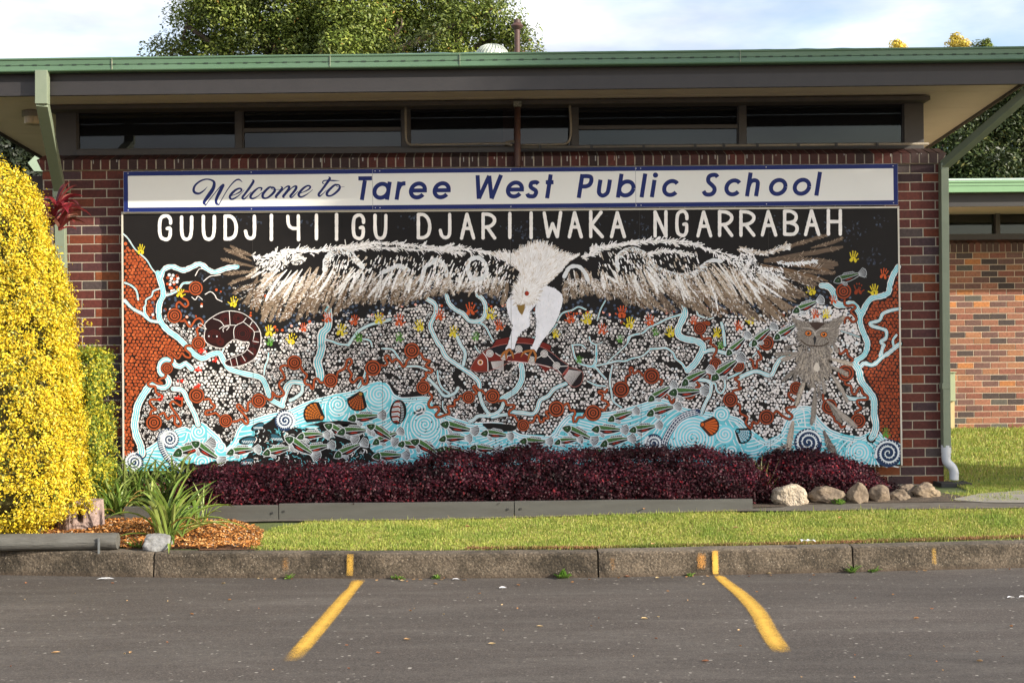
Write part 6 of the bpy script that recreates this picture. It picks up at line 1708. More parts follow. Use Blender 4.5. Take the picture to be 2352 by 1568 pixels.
OH = zo((180, 60), (260, 90), (330, 110), (430, 100), (540, 110), (610, 80), (690, 40), (650, 120), (655, 200), (640, 270), (590, 330), (500, 355), (415, 352), (330, 350), (265, 315), (235, 250), (245, 170), (205, 110))
MP.poly(noisy(OH, 1.5, 3), OG); MP.layer()
for _ in range(1300):
    x, y = rr_.uniform(3165, 3370), rr_.uniform(1265, 1390)
    if not inside(OH, x, y): continue
    e1 = zo((345, 215))[0]; e2 = zo((508, 228))[0]; ee = e1 if x < 3260 else e2
    d = np.array([x-ee[0], y-ee[1]]); dn = np.linalg.norm(d)+1e-9; d /= dn; L_ = rr_.uniform(4, 11)
    MP.stroke([(x, y), (x+d[0]*L_, y+d[1]*L_)], rr_.uniform(1.0, 2.0), rr_.choice([OG2, OG3, OG, srgb(166, 156, 146), srgb(84, 74, 66)]), smooth=0, cap=False, sub=rr_.randint(0, 12)*0.12)
ruff(OH, 200, [OG, OG2, OG3], zo((415, 220))[0], (5, 16), (1.5, 3), 9)
MP.layer(2.2)
MP.poly(zo((350, 105), (430, 100), (530, 108), (480, 150), (430, 190), (390, 150)), srgb(66, 50, 44))
MP.stroke(zo((290, 160), (360, 165), (410, 200), (414, 260)), 4, srgb(176, 168, 160), smooth=4, sub=1); MP.stroke(zo((560, 165), (480, 170), (428, 200), (418, 260)), 4, srgb(176, 168, 160), smooth=4, sub=1)
MP.stroke(zo((270, 290), (330, 335), (410, 350), (500, 345), (560, 310)), 5, srgb(70, 58, 48), smooth=4, sub=1)
MP.poly(zo((398, 265), (415, 235), (432, 265), (424, 310), (414, 345), (404, 310)), srgb(40, 38, 42), 2)
for (x, y) in ((347, 216), (509, 229)):
    p = zo((x, y))[0]; MP.disc(p[0], p[1], 15, srgb(50, 40, 36), 16, ry=12, sub=2); MP.disc(p[0], p[1], 12.5, srgb(206, 116, 50), 16, ry=9.5, sub=3); MP.disc(p[0], p[1], 6, BLACK, 12, sub=4); MP.disc(p[0]-2, p[1]-2, 1.5, WHT2, 6, sub=5)
for (x, y) in ((628, 525), (190, 362), (392, 800), (360, 835), (338, 870)): p = zo((x, y))[0]; MP.disc(p[0], p[1], 7, WHT, 12, sub=3)
p = zo((435, 570))[0]; MP.disc(p[0], p[1], 12, srgb(206, 196, 184), 12, ry=17, sub=3, wob=0.3)
MP.layer(6)
# sheet joints and screws
for t in (0.1667, 0.3333, 0.5, 0.6667, 0.8333):
    a_ = lerp(MURAL_OUT[0], MURAL_OUT[1], t); b_ = lerp(MURAL_OUT[3], MURAL_OUT[2], t)
    MP.stroke([a_, b_], 1.2, srgb(60, 56, 54), smooth=0, cap=False)
MP.layer()
print('PAINT LEVELS', MP.L, len(MP.f))
painting = MP.build('painting', M_paint, mural)

# painted words
ML = Paint(MY); ML.L = MP.L+1
LW = 13.5
def mglyph(ch):
    G_ = {'G': [[(0.92, 0.32), (0.90, 0.16), (0.72, 0.03), (0.45, 0.02), (0.16, 0.14), (0.08, 0.5), (0.16, 0.86), (0.45, 0.98), (0.72, 0.97), (0.88, 0.82), (0.88, 0.54), (0.66, 0.54)]],
          'U': [[(0.05, 0.02), (0.06, 0.6), (0.18, 0.90), (0.48, 0.99), (0.80, 0.90), (0.93, 0.6), (0.95, 0.02)]],
          'D': [[(0.08, 0.02), (0.08, 0.97)], [(0.08, 0.02), (0.5, 0.03), (0.82, 0.2), (0.95, 0.5), (0.84, 0.82), (0.5, 0.96), (0.08, 0.97)]],
          'J': [[(0.92, 0.02), (0.93, 0.70), (0.82, 0.93), (0.5, 0.99), (0.2, 0.90), (0.06, 0.68)]],
          'I': [[(0.5, 0.0), (0.5, 1.0)]],
          'Y': [[(0.05, 0.04), (0.12, 0.38), (0.42, 0.53), (0.90, 0.53)], [(0.90, 0.02), (0.92, 1.0)]],
          'A': [[(0.06, 1.0), (0.46, 0.02)], [(0.46, 0.02), (0.96, 1.0)], [(0.26, 0.60), (0.76, 0.60)]],
          'R': [[(0.08, 0.02), (0.08, 1.0)], [(0.08, 0.03), (0.55, 0.05), (0.90, 0.18), (0.92, 0.36), (0.62, 0.52), (0.08, 0.58)], [(0.40, 0.57), (0.95, 1.0)]],
          'W': [[(0.04, 0.02), (0.26, 0.98)], [(0.26, 0.98), (0.50, 0.46)], [(0.50, 0.46), (0.76, 0.98)], [(0.76, 0.98), (0.95, 0.0)]],
          'K': [[(0.08, 0.0), (0.08, 1.0)], [(0.85, 0.02), (0.15, 0.52)], [(0.15, 0.52), (0.95, 1.0)]],
          'N': [[(0.08, 1.0), (0.08, 0.02)], [(0.08, 0.02), (0.92, 1.0)], [(0.92, 1.0), (0.92, 0.0)]],
          'B': [[(0.08, 0.02), (0.08, 0.98)], [(0.08, 0.03), (0.55, 0.04), (0.88, 0.2), (0.80, 0.42), (0.45, 0.50), (0.08, 0.50)], [(0.45, 0.50), (0.85, 0.60), (0.96, 0.78), (0.80, 0.95), (0.5, 0.99), (0.08, 0.98)]],
          'H': [[(0.06, 0.0), (0.06, 1.0)], [(0.94, 0.0), (0.94, 1.0)], [(0.06, 0.47), (0.94, 0.47)]]}
    return G_[ch]
txt = [('G', 1, 470, 655, 105, 402), ('U', 1, 722, 885, 118, 400), ('U', 1, 965, 1140, 112, 400), ('D', 1, 1205, 1385, 108, 400), ('J', 1, 1437, 1590, 108, 390), ('I', 1, 1725, 1780, 105, 400),
       ('Y', 2, 118, 295, 103, 402), ('I', 2, 440, 490, 100, 392), ('I', 2, 665, 715, 95, 398), ('G', 2, 848, 1022, 98, 392), ('U', 2, 1095, 1268, 100, 390), ('D', 2, 1575, 1760, 90, 388),
       ('J', 3, 145, 305, 88, 382), ('A', 3, 382, 570, 86, 385), ('R', 3, 620, 806, 82, 382), ('I', 3, 925, 975, 82, 378), ('I', 3, 1165, 1212, 76, 378), ('W', 3, 1308, 1548, 72, 372), ('A', 3, 1588, 1775, 70, 370), ('K', 3, 1825, 2012, 65, 368),
       ('A', 4, 240, 438, 70, 368), ('N', 4, 726, 908, 62, 362), ('G', 4, 970, 1142, 55, 358), ('A', 4, 1208, 1405, 62, 360), ('R', 4, 1447, 1642, 55, 355), ('R', 4, 1685, 1890, 55, 353), ('A', 5, 248, 452, 55, 350), ('B', 5, 495, 692, 50, 345), ('A', 5, 732, 935, 50, 345), ('H', 5, 988, 1178, 50, 340)]
for ti, (ch, zi, x0, x1, y0, y1) in enumerate(txt):
    if ti in (11, 21): ML.build('lettering', M_paint, mural); ML = Paint(MY); ML.L = MP.L+1
    ins = 19
    a_ = za(zi, (x0+ins, y0+ins-6))[0]; b_ = za(zi, (x1-ins, y1-ins+6))[0]
    for s_ in mglyph(ch):
        pts = [(a_[0]+(b_[0]-a_[0])*gx, a_[1]+(b_[1]-a_[1])*gy) for gx, gy in s_]
        if len(pts) == 2: pts = [lerp(pts[0], pts[1], t) for t in (0, 0.3, 0.6, 1)]
        ML.stroke(pts, LW, srgb(232, 228, 224), smooth=5, wob=0.14); ML.layer(0.2)
ML.build('lettering', M_paint, mural)
# ================================================================== planting
M_leaf = amat('leaf', 0.55, 0.10, 40, spec=0.3, trans=0.30)
M_leaf_far = amat('far_leaf', 0.5, 0.10, 10, spec=0.4, trans=0.15)
M_pleaf = amat('purple_leaf', 0.55, 0.10, 40, spec=0.20, trans=0.12)
M_strap = amat('strap_leaf', 0.38, 0.12, 25, spec=0.5, trans=0.25)
M_bark = pmat('bark', (0.14, 0.10, 0.075), (0.07, 0.05, 0.04), 14, 0.9, 0.8, 30, dist=0.02)
M_core = pmat('shaded_twigs', (0.10, 0.085, 0.02), (0.04, 0.035, 0.012), 20, 0.95, 0.6, 40)

def sprigs(C, N, per, spread, reach, size, aspect, pal_out, pal_in, rng, jitter=0.7, up=0.25):
    """C (n,3) sprig roots on the outer surface, N outward; leaves run outward along each sprig"""
    n = len(C)
    ax = N+rng.normal(0, 0.45, (n, 3)); ax[:, 2] += up; ax /= np.linalg.norm(ax, axis=1)[:, None]
    idx = np.repeat(np.arange(n), per)
    t = rng.uniform(-0.6, 1.0, n*per)
    lng = np.where(rng.random(n) < 0.05, rng.uniform(1.6, 2.6, n), rng.uniform(0.8, 1.15, n)); t = np.where(t > 0, t*lng[idx], t)
    P_ = C[idx]+ax[idx]*(t*reach)[:, None]+rng.normal(0, spread, (n*per, 3))
    nn = N[idx]*0.6+ax[idx]*0.3; nn[:, 2] += 0.35
    V, Fq = leaves(P_, nn, size, aspect, jitter=jitter, rng=rng)
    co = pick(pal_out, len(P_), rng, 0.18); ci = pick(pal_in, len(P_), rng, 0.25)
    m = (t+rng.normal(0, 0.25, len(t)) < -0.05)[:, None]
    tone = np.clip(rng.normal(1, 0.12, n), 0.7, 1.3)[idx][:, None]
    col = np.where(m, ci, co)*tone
    return V, Fq, np.repeat(col, 4, axis=0)

# ---- tall golden hedge on the left
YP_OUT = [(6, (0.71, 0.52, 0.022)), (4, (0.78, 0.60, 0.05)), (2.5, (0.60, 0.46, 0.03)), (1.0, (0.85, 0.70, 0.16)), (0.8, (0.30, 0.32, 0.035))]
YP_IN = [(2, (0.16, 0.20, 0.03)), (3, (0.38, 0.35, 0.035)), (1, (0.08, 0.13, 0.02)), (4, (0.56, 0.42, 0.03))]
gy = -2.15
sil = [(350, -6), (368, 34), (395, 62), (425, 88), (475, 112), (530, 128), (590, 147), (650, 158), (700, 174), (800, 178), (900, 188), (1000, 196), (1080, 205), (1120, 206), (1150, 205), (1168, 196), (1185, 135), (1215, 95), (1236, 80)]
sil = [(v_, u-(26 if v_ < 560 else 20 if v_ < 1160 else 8)) for v_, u in sil]
sz = np.array([zat(v_, gy, max(u, 0)) for v_, u in sil])[::-1]; sx = np.array([at(u, v_, gy)[0] for v_, u in sil])[::-1]
hxc = at(-75, 900, gy)[0]
def hr(z): return float(np.interp(z, sz, sx))-hxc
gh = empty('golden_hedge', (hxc, gy, G(hxc, gy)), 'tall clipped shrub with bright golden yellow leaves at the left edge', 'hedge')
rngh = np.random.default_rng(2)
C_, N_ = [], []
while len(C_) < 9600:
    z = rngh.uniform(sz[0], sz[-1]+0.02); th = rngh.uniform(0, 2*math.pi)
    rr0 = max(0.05, hr(min(z, sz[-1])))
    if rngh.random() > min(1, rr0/0.9)+0.15: continue
    cx_, sy_ = math.cos(th), math.sin(th)
    lump = 1+0.085*mnoise.noise((th*2.2, z*2.6, 0))+0.04*mnoise.noise((th*6, z*6, 3))
    if rngh.random() < 0.8 and mnoise.noise((th*3.2, z*4.5, 7)) > (0.10 if cx_ < 0.55 else 0.26): continue      # thin places
    rad = (rr0-0.035)*lump
    if z > sz[-1]-0.15: rad *= math.sqrt(rngh.random())
    x = hxc+rad*np.sign(cx_)*abs(cx_)**0.75; y = gy+rad*0.62*np.sign(sy_)*abs(sy_)**0.75
    if y > gy+0.35 and rngh.random() < 0.5: continue
    dslope = (hr(min(z+0.1, sz[-1]))-hr(z-0.1))/0.2
    nv = np.array([cx_, sy_*1.3, -dslope*0.6]); nv /= np.linalg.norm(nv)
    C_.append((x, y, z)); N_.append(nv)
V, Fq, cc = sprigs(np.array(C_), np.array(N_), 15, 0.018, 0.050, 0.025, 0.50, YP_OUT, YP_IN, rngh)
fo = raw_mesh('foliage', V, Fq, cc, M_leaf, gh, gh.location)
mb = MB(); zz = np.linspace(sz[0]-0.1, sz[-1]-0.08, 16)
vs = []; fs = []
for z in zz:
    for k in range(20):
        a = 2*math.pi*k/20; q = max(0.03, hr(max(z, sz[0]))-0.14)*(1+0.08*mnoise.noise((a*2, z*4, 1)))
        if z < sz[0]+0.12: q = min(q, 0.3)
        vs.append((hxc+q*math.cos(a), gy+q*0.6*math.sin(a), z))
for i in range(15):
    for k in range(20): fs.append((i*20+k, i*20+(k+1) % 20, (i+1)*20+(k+1) % 20, (i+1)*20+k))
fs.append(tuple(15*20+k for k in range(20)))
mb.add(vs, fs)
for k in range(9):
    x = hxc+random.uniform(-0.1, 0.55); mb.tube([(x, gy+random.uniform(-.2, .2), 0.15), (x+random.uniform(-.1, .1), gy, 0.4), (x+random.uniform(-.2, .2), gy+random.uniform(-.2, .2), 0.8)], 0.016, 5)
mb.build('branches', M_core, gh)

# ---- lower, greener hedge behind it
ly = -0.95
x0_, x1_ = at(60, 900, ly)[0], at(238, 900, ly)[0]; z1_ = zat(815, ly, 200)
lh = empty('clipped_green_gold_hedge', ((x0_+x1_)/2, ly, G(x0_, ly)), 'lower square clipped green and gold hedge tucked behind the tall golden one', 'hedge')
C_, N_ = [], []
while len(C_) < 2600:
    f_ = rngh.choice(['f', 'r', 't'], p=[0.5, 0.33, 0.17])
    a, b_ = rngh.random(), rngh.random()
    if f_ == 'f': p = (x0_+(x1_-x0_)*a, ly-0.32, 0.25+(z1_-0.25)*b_); n_ = (0.1, -1, 0)
    elif f_ == 'r': p = (x1_-0.03*b_, ly-0.32+0.64*a, 0.25+(z1_-0.25)*b_); n_ = (1, -0.1, 0)
    else: p = (x0_+(x1_-x0_)*a, ly-0.32+0.64*b_, z1_); n_ = (0, 0, 1)
    lum = 0.05*mnoise.noise((p[0]*5, p[1]*5, p[2]*5))+0.03*mnoise.noise((p[0]*14, p[1]*14, p[2]*14))
    if mnoise.noise((p[0]*6+5, p[1]*6, p[2]*6)) > 0.25: continue
    C_.append(tuple(np.array(p)+np.array(n_)*(lum-0.02))); N_.append(n_)
V, Fq, cc = sprigs(np.array(C_), np.array(N_, float), 13, 0.022, 0.05, 0.030, 0.5, [(3, (0.48, 0.42, 0.03)), (3, (0.26, 0.30, 0.035)), (2, (0.12, 0.20, 0.03)), (1, (0.66, 0.54, 0.06))], [(3, (0.05, 0.10, 0.02)), (1, (0.2, 0.24, 0.03))], rngh)
raw_mesh('foliage', V, Fq, cc, M_leaf, lh, lh.location)
mb = MB(); mb.box((x0_, ly-0.22, 0.2), (x1_-0.13, ly+0.25, z1_-0.12)); mb.build('branches', M_core, lh)
def shoot(parent, pts, pal, n, size):
    S = smooth_poly([np.array(p) for p in pts], 5); idx = rngh.integers(0, len(S), n)
    V, Fq = leaves(S[idx]+rngh.normal(0, 0.012, (n, 3)), np.tile([0.2, -0.6, 0.6], (n, 1)), size, 0.45, rng=rngh)
    raw_mesh('shoot', V, Fq, np.repeat(pick(pal, n, rngh), 4, axis=0), M_leaf, parent, parent.location)
shoot(lh, [at(190, 815, -0.9), at(190, 775, -0.9), at(188, 755, -0.9), at(196, 738, -0.9), at(205, 745, -0.9)], [(1, (0.6, 0.45, 0.03))], 26, 0.03)

# ---- strap leaf helper
def strap(mb, base, az, lean, L_, w, col, droop=1.0, seg=9, fold=0.35, rng=random):
    p = np.array(base, float); d = np.array([math.cos(az)*math.sin(lean), math.sin(az)*math.sin(lean), math.cos(lean)])
    side0 = np.array([-math.sin(az), math.cos(az), 0.0])
    vs = []; fs = []
    for k in range(seg+1):
        t = k/seg
        ww = w*(0.55+0.45*min(1, t*4))*(1 if t < 0.7 else max(0.03, 1-((t-0.7)/0.3)**1.7))
        up_ = np.cross(side0, d); up_ /= np.linalg.norm(up_)
        if up_[2] < 0: up_ = -up_
        vs += [tuple(p-side0*ww/2+up_*ww*fold), tuple(p), tuple(p+side0*ww/2+up_*ww*fold)]
        p = p+d*(L_/seg)
        d = d+np.array([math.cos(az)*0.05*droop, math.sin(az)*0.05*droop, -0.16*droop*(0.3+t)])*(L_/0.5)**0.5; d /= np.linalg.norm(d)
    for k in range(seg): fs += [(3*k, 3*k+1, 3*k+4, 3*k+3), (3*k+1, 3*k+2, 3*k+5, 3*k+4)]
    mb.add(vs, fs, col)
rl = random.Random(9)
def lily(u, v_, label, n, L_, w, spread=0.05, Y=None, dark=1.0, group=None, leanmax=1.15):
    b_ = atg(u, v_) if Y is None else np.array([at(u, v_, Y)[0], Y, G(at(u, v_, Y)[0], Y)+0.02])
    r_ = empty('strap_leaf_lily', b_, label, 'plant', group)
    mb = MB()
    for i in range(n):
        az = rl.uniform(0, 2*math.pi); ln = abs(rl.gauss(0, 0.5)); ln = min(ln+0.08, leanmax)
        g_ = rl.uniform(0.75, 1.2)*dark; base_c = rl.choice([(0.19, 0.28, 0.05), (0.26, 0.34, 0.075), (0.13, 0.22, 0.04), (0.33, 0.39, 0.11)])
        strap(mb, (b_[0]+rl.gauss(0, spread), b_[1]+rl.gauss(0, spread*0.7), b_[2]-0.01), az, ln, L_*rl.uniform(0.6, 1.15), w*rl.uniform(0.7, 1.2), tuple(q*g_ for q in base_c), droop=rl.uniform(0.5, 1.5))
    for i in range(max(1, n//14)):
        strap(mb, (b_[0]+rl.gauss(0, spread), b_[1], b_[2]), rl.uniform(0, 6.28), rl.uniform(0.5, 1.3), L_*0.8, w*0.7, (0.42, 0.26, 0.08), droop=1.6)
    mb.build('leaf_clump', M_strap, r_)
    return r_
lily(386, 1238, 'largest green strap-leaved clump, in the orange mulch behind the grey kerb stone', 50, 0.56, 0.034, 0.04)
lily(262, 1182, 'green strap-leaved clump at the mulch edge, right of the weathered stump', 34, 0.40, 0.027, 0.05)
lily(455, 1205, 'thin arching strap-leaved clump in front of the first grey garden board', 20, 0.34, 0.020, 0.04)
GL = 'strap-leaved lilies against the wall'
for (u, d_) in ((232, 0.8), (285, 0.9), (335, 0.85), (385, 0.95), (432, 0.85)):
    lily(u, 1150, {232: 'dark strap-leaved clump between the clipped hedge and the mural corner', 285: 'strap-leaved clump under the bottom left corner of the mural', 335: 'strap-leaved clump below the mural, directly behind the largest one', 385: 'strap-leaved clump below the mural, second from the purple hedge', 432: 'strap-leaved clump touching the left end of the purple hedge'}[u], 40, 0.50, 0.024, 0.09, Y=-0.55-0.12*(u % 2), dark=d_*0.9, group=GL)
for u, v_ in ((760, 1070), (1010, 1060), (690, 1068)):
    pass

# ---- red cordyline behind the golden hedge
cb = at(118, 520, -1.2)
co = empty('red_cordyline', (cb[0], -1.2, G(cb[0], -1.2)), 'red and pink broad-leaved cordyline poking out behind the golden hedge', 'plant')
mb = MB(); mb.tube([(cb[0]-0.02, -1.2, 0.2), (cb[0]-0.03, -1.2, 1.6), (cb[0], -1.2, cb[2])], 0.02, 8); mb.build('stem', M_bark, co)
mb = MB()
for (uz, vz, n_, base_) in ((118, 520, 12, None), (130, 485, 10, None), (138, 530, 8, None)):
    b_ = at(uz, vz, -1.2)
    for i in range(n_+4):
        az = rl.uniform(-1.4, 1.2) if i % 3 else rl.uniform(0, 6.28)
        strap(mb, b_, az, rl.uniform(0.15, 1.25), rl.uniform(0.20, 0.33), rl.uniform(0.03, 0.055), rl.choice([(0.22, 0.02, 0.03), (0.35, 0.05, 0.06), (0.12, 0.02, 0.02), (0.50, 0.22, 0.17), (0.10, 0.015, 0.02), (0.30, 0.08, 0.07)]), droop=rl.uniform(0.8, 2.4))
mb.build('leaf_crown', M_strap, co)

# ---- purple fringe-flower hedges
PP_OUT = [(5, (0.042, 0.0065, 0.013)), (3, (0.062, 0.009, 0.018)), (3, (0.022, 0.005, 0.010)), (0.8, (0.11, 0.022, 0.036)), (0.6, (0.16, 0.008, 0.014))]
PP_IN = [(3, (0.02, 0.006, 0.01)), (1, (0.05, 0.01, 0.012)), (0.6, (0.11, 0.012, 0.014))]
def purple(name, label, prof, Yc, half, n, per, zbase, red=0.0):
    X_ = np.array([at(u, v_, Yc)[0] for u, v_ in prof]); Zt = np.array([at(u, v_, Yc)[2] for u, v_ in prof])
    o = empty(name, ((X_[0]+X_[-1])/2, Yc, G(X_[0], Yc)), label, 'hedge')
    C_, N_ = [], []
    while len(C_) < n:
        x = rngh.uniform(X_[0], X_[-1]); zt = float(np.interp(x, X_, Zt))-0.045+0.05*mnoise.noise((x*3.1, 0, 0))+0.025*mnoise.noise((x*9, 4, 0))
        h_ = zt-zbase
        s_ = rngh.random()
        endf = min(1, min(x-X_[0], X_[-1]-x)/0.25); hw = half*(0.45+0.55*math.sqrt(max(0, endf)))
        if s_ < 0.62:      # front face with rounded shoulder
            t = rngh.random()
            y = Yc-hw+(0.16*max(0, t-0.6)/0.4)**1.0+0.05*mnoise.noise((x*4, t*4, 2)); z = zbase+h_*t; nv = (0, -1+0.7*max(0, t-0.5)*2, 0.1+1.2*max(0, t-0.5))
        elif s_ < 0.93:
            y = Yc-hw+0.12+rngh.random()*(2*hw-0.12); z = zt+0.02*mnoise.noise((x*6, y*6, 1)); nv = (0, -0.15, 1)
        else:
            y = Yc+rngh.uniform(-hw, hw); x = X_[0] if rngh.random() < 0.5 else X_[-1]; zt = float(np.interp(x, X_, Zt))-0.04; z = zbase+rngh.random()*(zt-zbase); nv = (np.sign(x-X_.mean()), 0, 0.2)
        C_.append((x, y, z)); N_.append(nv)
    C_ = np.array(C_); N_ = np.array(N_, float); N_ /= np.linalg.norm(N_, axis=1)[:, None]
    po = [(w_+(red*3 if c[0] > 0.1 else 0), c) for w_, c in PP_OUT]
    V, Fq, cc = sprigs(C_, N_, per, 0.020, 0.055, 0.026, 0.62, po, PP_IN, rngh, up=0.5)
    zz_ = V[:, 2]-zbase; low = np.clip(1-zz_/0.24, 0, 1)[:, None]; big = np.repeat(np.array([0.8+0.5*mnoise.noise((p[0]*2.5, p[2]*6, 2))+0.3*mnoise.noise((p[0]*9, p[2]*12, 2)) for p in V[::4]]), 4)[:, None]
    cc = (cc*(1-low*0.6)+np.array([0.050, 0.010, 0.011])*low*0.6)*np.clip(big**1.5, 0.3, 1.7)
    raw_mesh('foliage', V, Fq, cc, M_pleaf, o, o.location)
    mb = MB()
    for i in range(len(X_)-1):
        a, b_ = X_[i]+(0.12 if i == 0 else 0), X_[i+1]-(0.12 if i == len(X_)-2 else 0)
        mb.hexa([(a, Yc-half+0.13, zbase-0.1), (b_, Yc-half+0.13, zbase-0.1), (b_, Yc+half-0.1, zbase-0.1), (a, Yc+half-0.1, zbase-0.1),
                 (a, Yc-half+0.2, Zt[i]-0.13), (b_, Yc-half+0.2, Zt[i+1]-0.13), (b_, Yc+half-0.1, Zt[i+1]-0.13), (a, Yc+half-0.1, Zt[i]-0.13)])
    mb.build('branches', pmat('dark_purple_twigs', (0.02, 0.008, 0.01), (0.012, 0.006, 0.006), 20, 0.95), o)
purple('purple_hedge', 'long low hedge of dark purple leaves in front of the mural, behind the grey boards',
       [(432, 1112), (446, 1090), (475, 1078), (520, 1072), (560, 1078), (640, 1072), (700, 1074), (760, 1070), (850, 1074), (900, 1070), (955, 1062), (985, 1046), (1040, 1043), (1110, 1042), (1180, 1040), (1230, 1032), (1300, 1036), (1380, 1040), (1450, 1036), (1530, 1030), (1600, 1032), (1660, 1044), (1720, 1050), (1742, 1075)], -0.90, 0.37, 15000, 6, 0.27)
purple('purple_shrub', 'separate reddish purple shrub behind the garden rocks at the right',
       [(1742, 1080), (1758, 1055), (1800, 1042), (1850, 1040), (1900, 1046), (1945, 1060), (1990, 1078), (2030, 1108)], -0.62, 0.34, 5200, 6, 0.33, red=0.5)
tg = MB(); p_ = atg(1748, 1152)
dg = empty('dry_grass_tuft', p_, 'dry straw tuft in the gap between the purple hedge and the white rock', 'plant')
for i in range(60): strap(tg, (p_[0]+rl.gauss(0, 0.04), p_[1]+0.1+rl.gauss(0, 0.04), p_[2]), rl.uniform(0, 6.28), abs(rl.gauss(0, 0.35)), rl.uniform(0.2, 0.42), 0.006, rl.choice([(0.30, 0.22, 0.08), (0.22, 0.2, 0.05), (0.14, 0.18, 0.04)]), droop=0.7, seg=5)
tg.build('leaf_clump', M_strap, dg)

# ---- grey boards edging the garden
M_board = pmat('grey_painted_board', (0.085, 0.083, 0.073), (0.066, 0.064, 0.057), 7, 0.6, 0.25, 40, stretch=(0.4, 1, 3), dirt=(0.045, 0.04, 0.032), dirt_amt=0.6)
yb = -1.43
for i, (ua, ub, lab) in enumerate(((286, 639, 'short grey garden board, half hidden by the mulch and lilies'), (641, 1180.5, 'middle grey garden board under the purple hedge'), (1182.5, 1729, 'right hand grey garden board sinking into the soil near the rocks'))):
    xa_, xb_ = at(ua, 1170, yb)[0], at(ub, 1170, yb)[0]
    zt = [0.372, 0.385, 0.388][i]
    o = empty('garden_board', ((xa_+xb_)/2, yb, G((xa_+xb_)/2, yb)), lab, 'board', 'grey boards edging the garden bed')
    mb = MB(); n_ = 16; vs = []; fs = []
    for k in range(n_+1):
        x = xa_+(xb_-xa_)*k/n_; dz = 0.004*mnoise.noise((x*1.7, i, 0)); dy_ = 0.006*mnoise.noise((x*1.1, i, 5))
        vs += [(x, yb+dy_, 0.10), (x, yb+dy_, zt+dz-0.004), (x, yb+dy_+0.005, zt+dz), (x, yb+dy_+0.042, zt+dz), (x, yb+dy_+0.046, 0.10)]
    for k in range(n_):
        for j in range(4): fs.append((k*5+j, (k+1)*5+j, (k+1)*5+j+1, k*5+j+1))
    fs.append((0, 1, 2, 3, 4)); fs.append(tuple(n_*5+k for k in (4, 3, 2, 1, 0)))
    mb.add(vs, fs); mb.build('plank', M_board, o)
    for (xx) in ([xb_-0.05] if i == 0 else [xa_+0.04, xb_-0.05] if i == 1 else [xa_+0.05]):
        bb = MB(); bb.tube([(xx, yb-0.008, zt-0.062), (xx, yb+0.004, zt-0.062)], 0.010, 8); bb.build('bolt', M_dark, o)
    if i < 2:
        pk = MB(); pk.box((xb_-0.03, yb+0.05, 0.1), (xb_+0.04, yb+0.10, zt-0.01)); pk.build('peg', M_board, o)

# ---- rocks
def rock(name, u0, u1, v0, v1, label, mat, seed, sq=(1, 1, 1), group=None, dback=0.0, lump=0.25):
    b_ = atg((u0+u1)/2, v1); Y = b_[1]+dback
    pxm = F/(Y-CAM[1]); w = (u1-u0)/pxm; h = (v1-v0)/pxm
    bm = bmesh.new(); bmesh.ops.create_icosphere(bm, subdivisions=5, radius=1.0)
    cz = at((u0+u1)/2, v1, Y)[2]
    rs = random.Random(seed); pl = []
    for _ in range(9):
        nv = Vector((rs.gauss(0, 1), rs.gauss(0, 1), rs.gauss(0, 0.8))).normalized(); pl.append((nv, rs.uniform(0.62, 0.95)))
    for vt_ in bm.verts:
        p = vt_.co.copy()
        for nv, d in pl:
            q = p.dot(nv)
            if q > d: p -= nv*(q-d)*0.85
        s_ = 1+lump*mnoise.noise(p*1.6+Vector((seed, 0, 0)))+lump*0.35*mnoise.noise(p*5+Vector((0, seed, 0)))+lump*0.12*mnoise.noise(p*16)
        p = p*s_
        vt_.co = p
    xs_ = [v_.co.x for v_ in bm.verts]; zs_ = [v_.co.z for v_ in bm.verts]; ysn = [v_.co.y for v_ in bm.verts]
    for vt_ in bm.verts:
        p = vt_.co
        X = (p.x-min(xs_))/(max(xs_)-min(xs_))-0.5; Zq = (p.z-min(zs_))/(max(zs_)-min(zs_)); Yq = (p.y-min(ysn))/(max(ysn)-min(ysn))-0.5
        vt_.co = Vector((X*w*1.02, Yq*max(w, h)*0.8*sq[1], Zq*h*1.28-h*0.28))
    me = bpy.data.meshes.new(name); bm.to_mesh(me); bm.free()
    for pg in me.polygons: pg.use_smooth = True
    me.materials.append(mat)
    o = bpy.data.objects.new(name, me); COL.objects.link(o)
    o.location = (float(b_[0]), float(Y+max(w, h)*0.3), float(cz)); tag(o, label, 'rock', group)
    return o
import bmesh
def rockmat(name, c1, c2, c3, sc=18, pits=0.6):
    m, nt, b = new_mat(name); v = coords(nt)
    n1 = nz(nt, sc, 7, 0.7, v, 0.2); n2 = nz(nt, sc*5, 4, 0.7, v); vo = nt.nodes.new('ShaderNodeTexVoronoi'); vo.inputs['Scale'].default_value = sc*2.2; nt.links.new(v, vo.inputs['Vector'])
    col = ramp(nt, n1.outputs['Fac'], [(0.32, c3), (0.5, c2), (0.66, c1)]).outputs['Color']
    col = mixc(nt, ramp(nt, n2.outputs['Fac'], [(0.45, 0.0), (0.7, 0.6)]).outputs['Color'], col, c3)
    nt.links.new(col, b.inputs['Base Color']); b.inputs['Roughness'].default_value = 0.9
    bump(nt, b, mixc(nt, pits, n1.outputs['Fac'], vo.outputs['Distance']), 0.8, 0.014)
    return m
M_rockw = rockmat('pale_conglomerate', (0.52, 0.44, 0.34), (0.38, 0.31, 0.23), (0.15, 0.115, 0.08), 26, 0.75)
M_rockb = rockmat('brown_sandstone', (0.25, 0.19, 0.13), (0.175, 0.13, 0.09), (0.09, 0.065, 0.045), 16, 0.3)
M_rockg = rockmat('grey_basalt', (0.30, 0.30, 0.30), (0.22, 0.22, 0.22), (0.13, 0.12, 0.11), 14, 0.2)
RG = 'rocks along the foot of the right pillar'
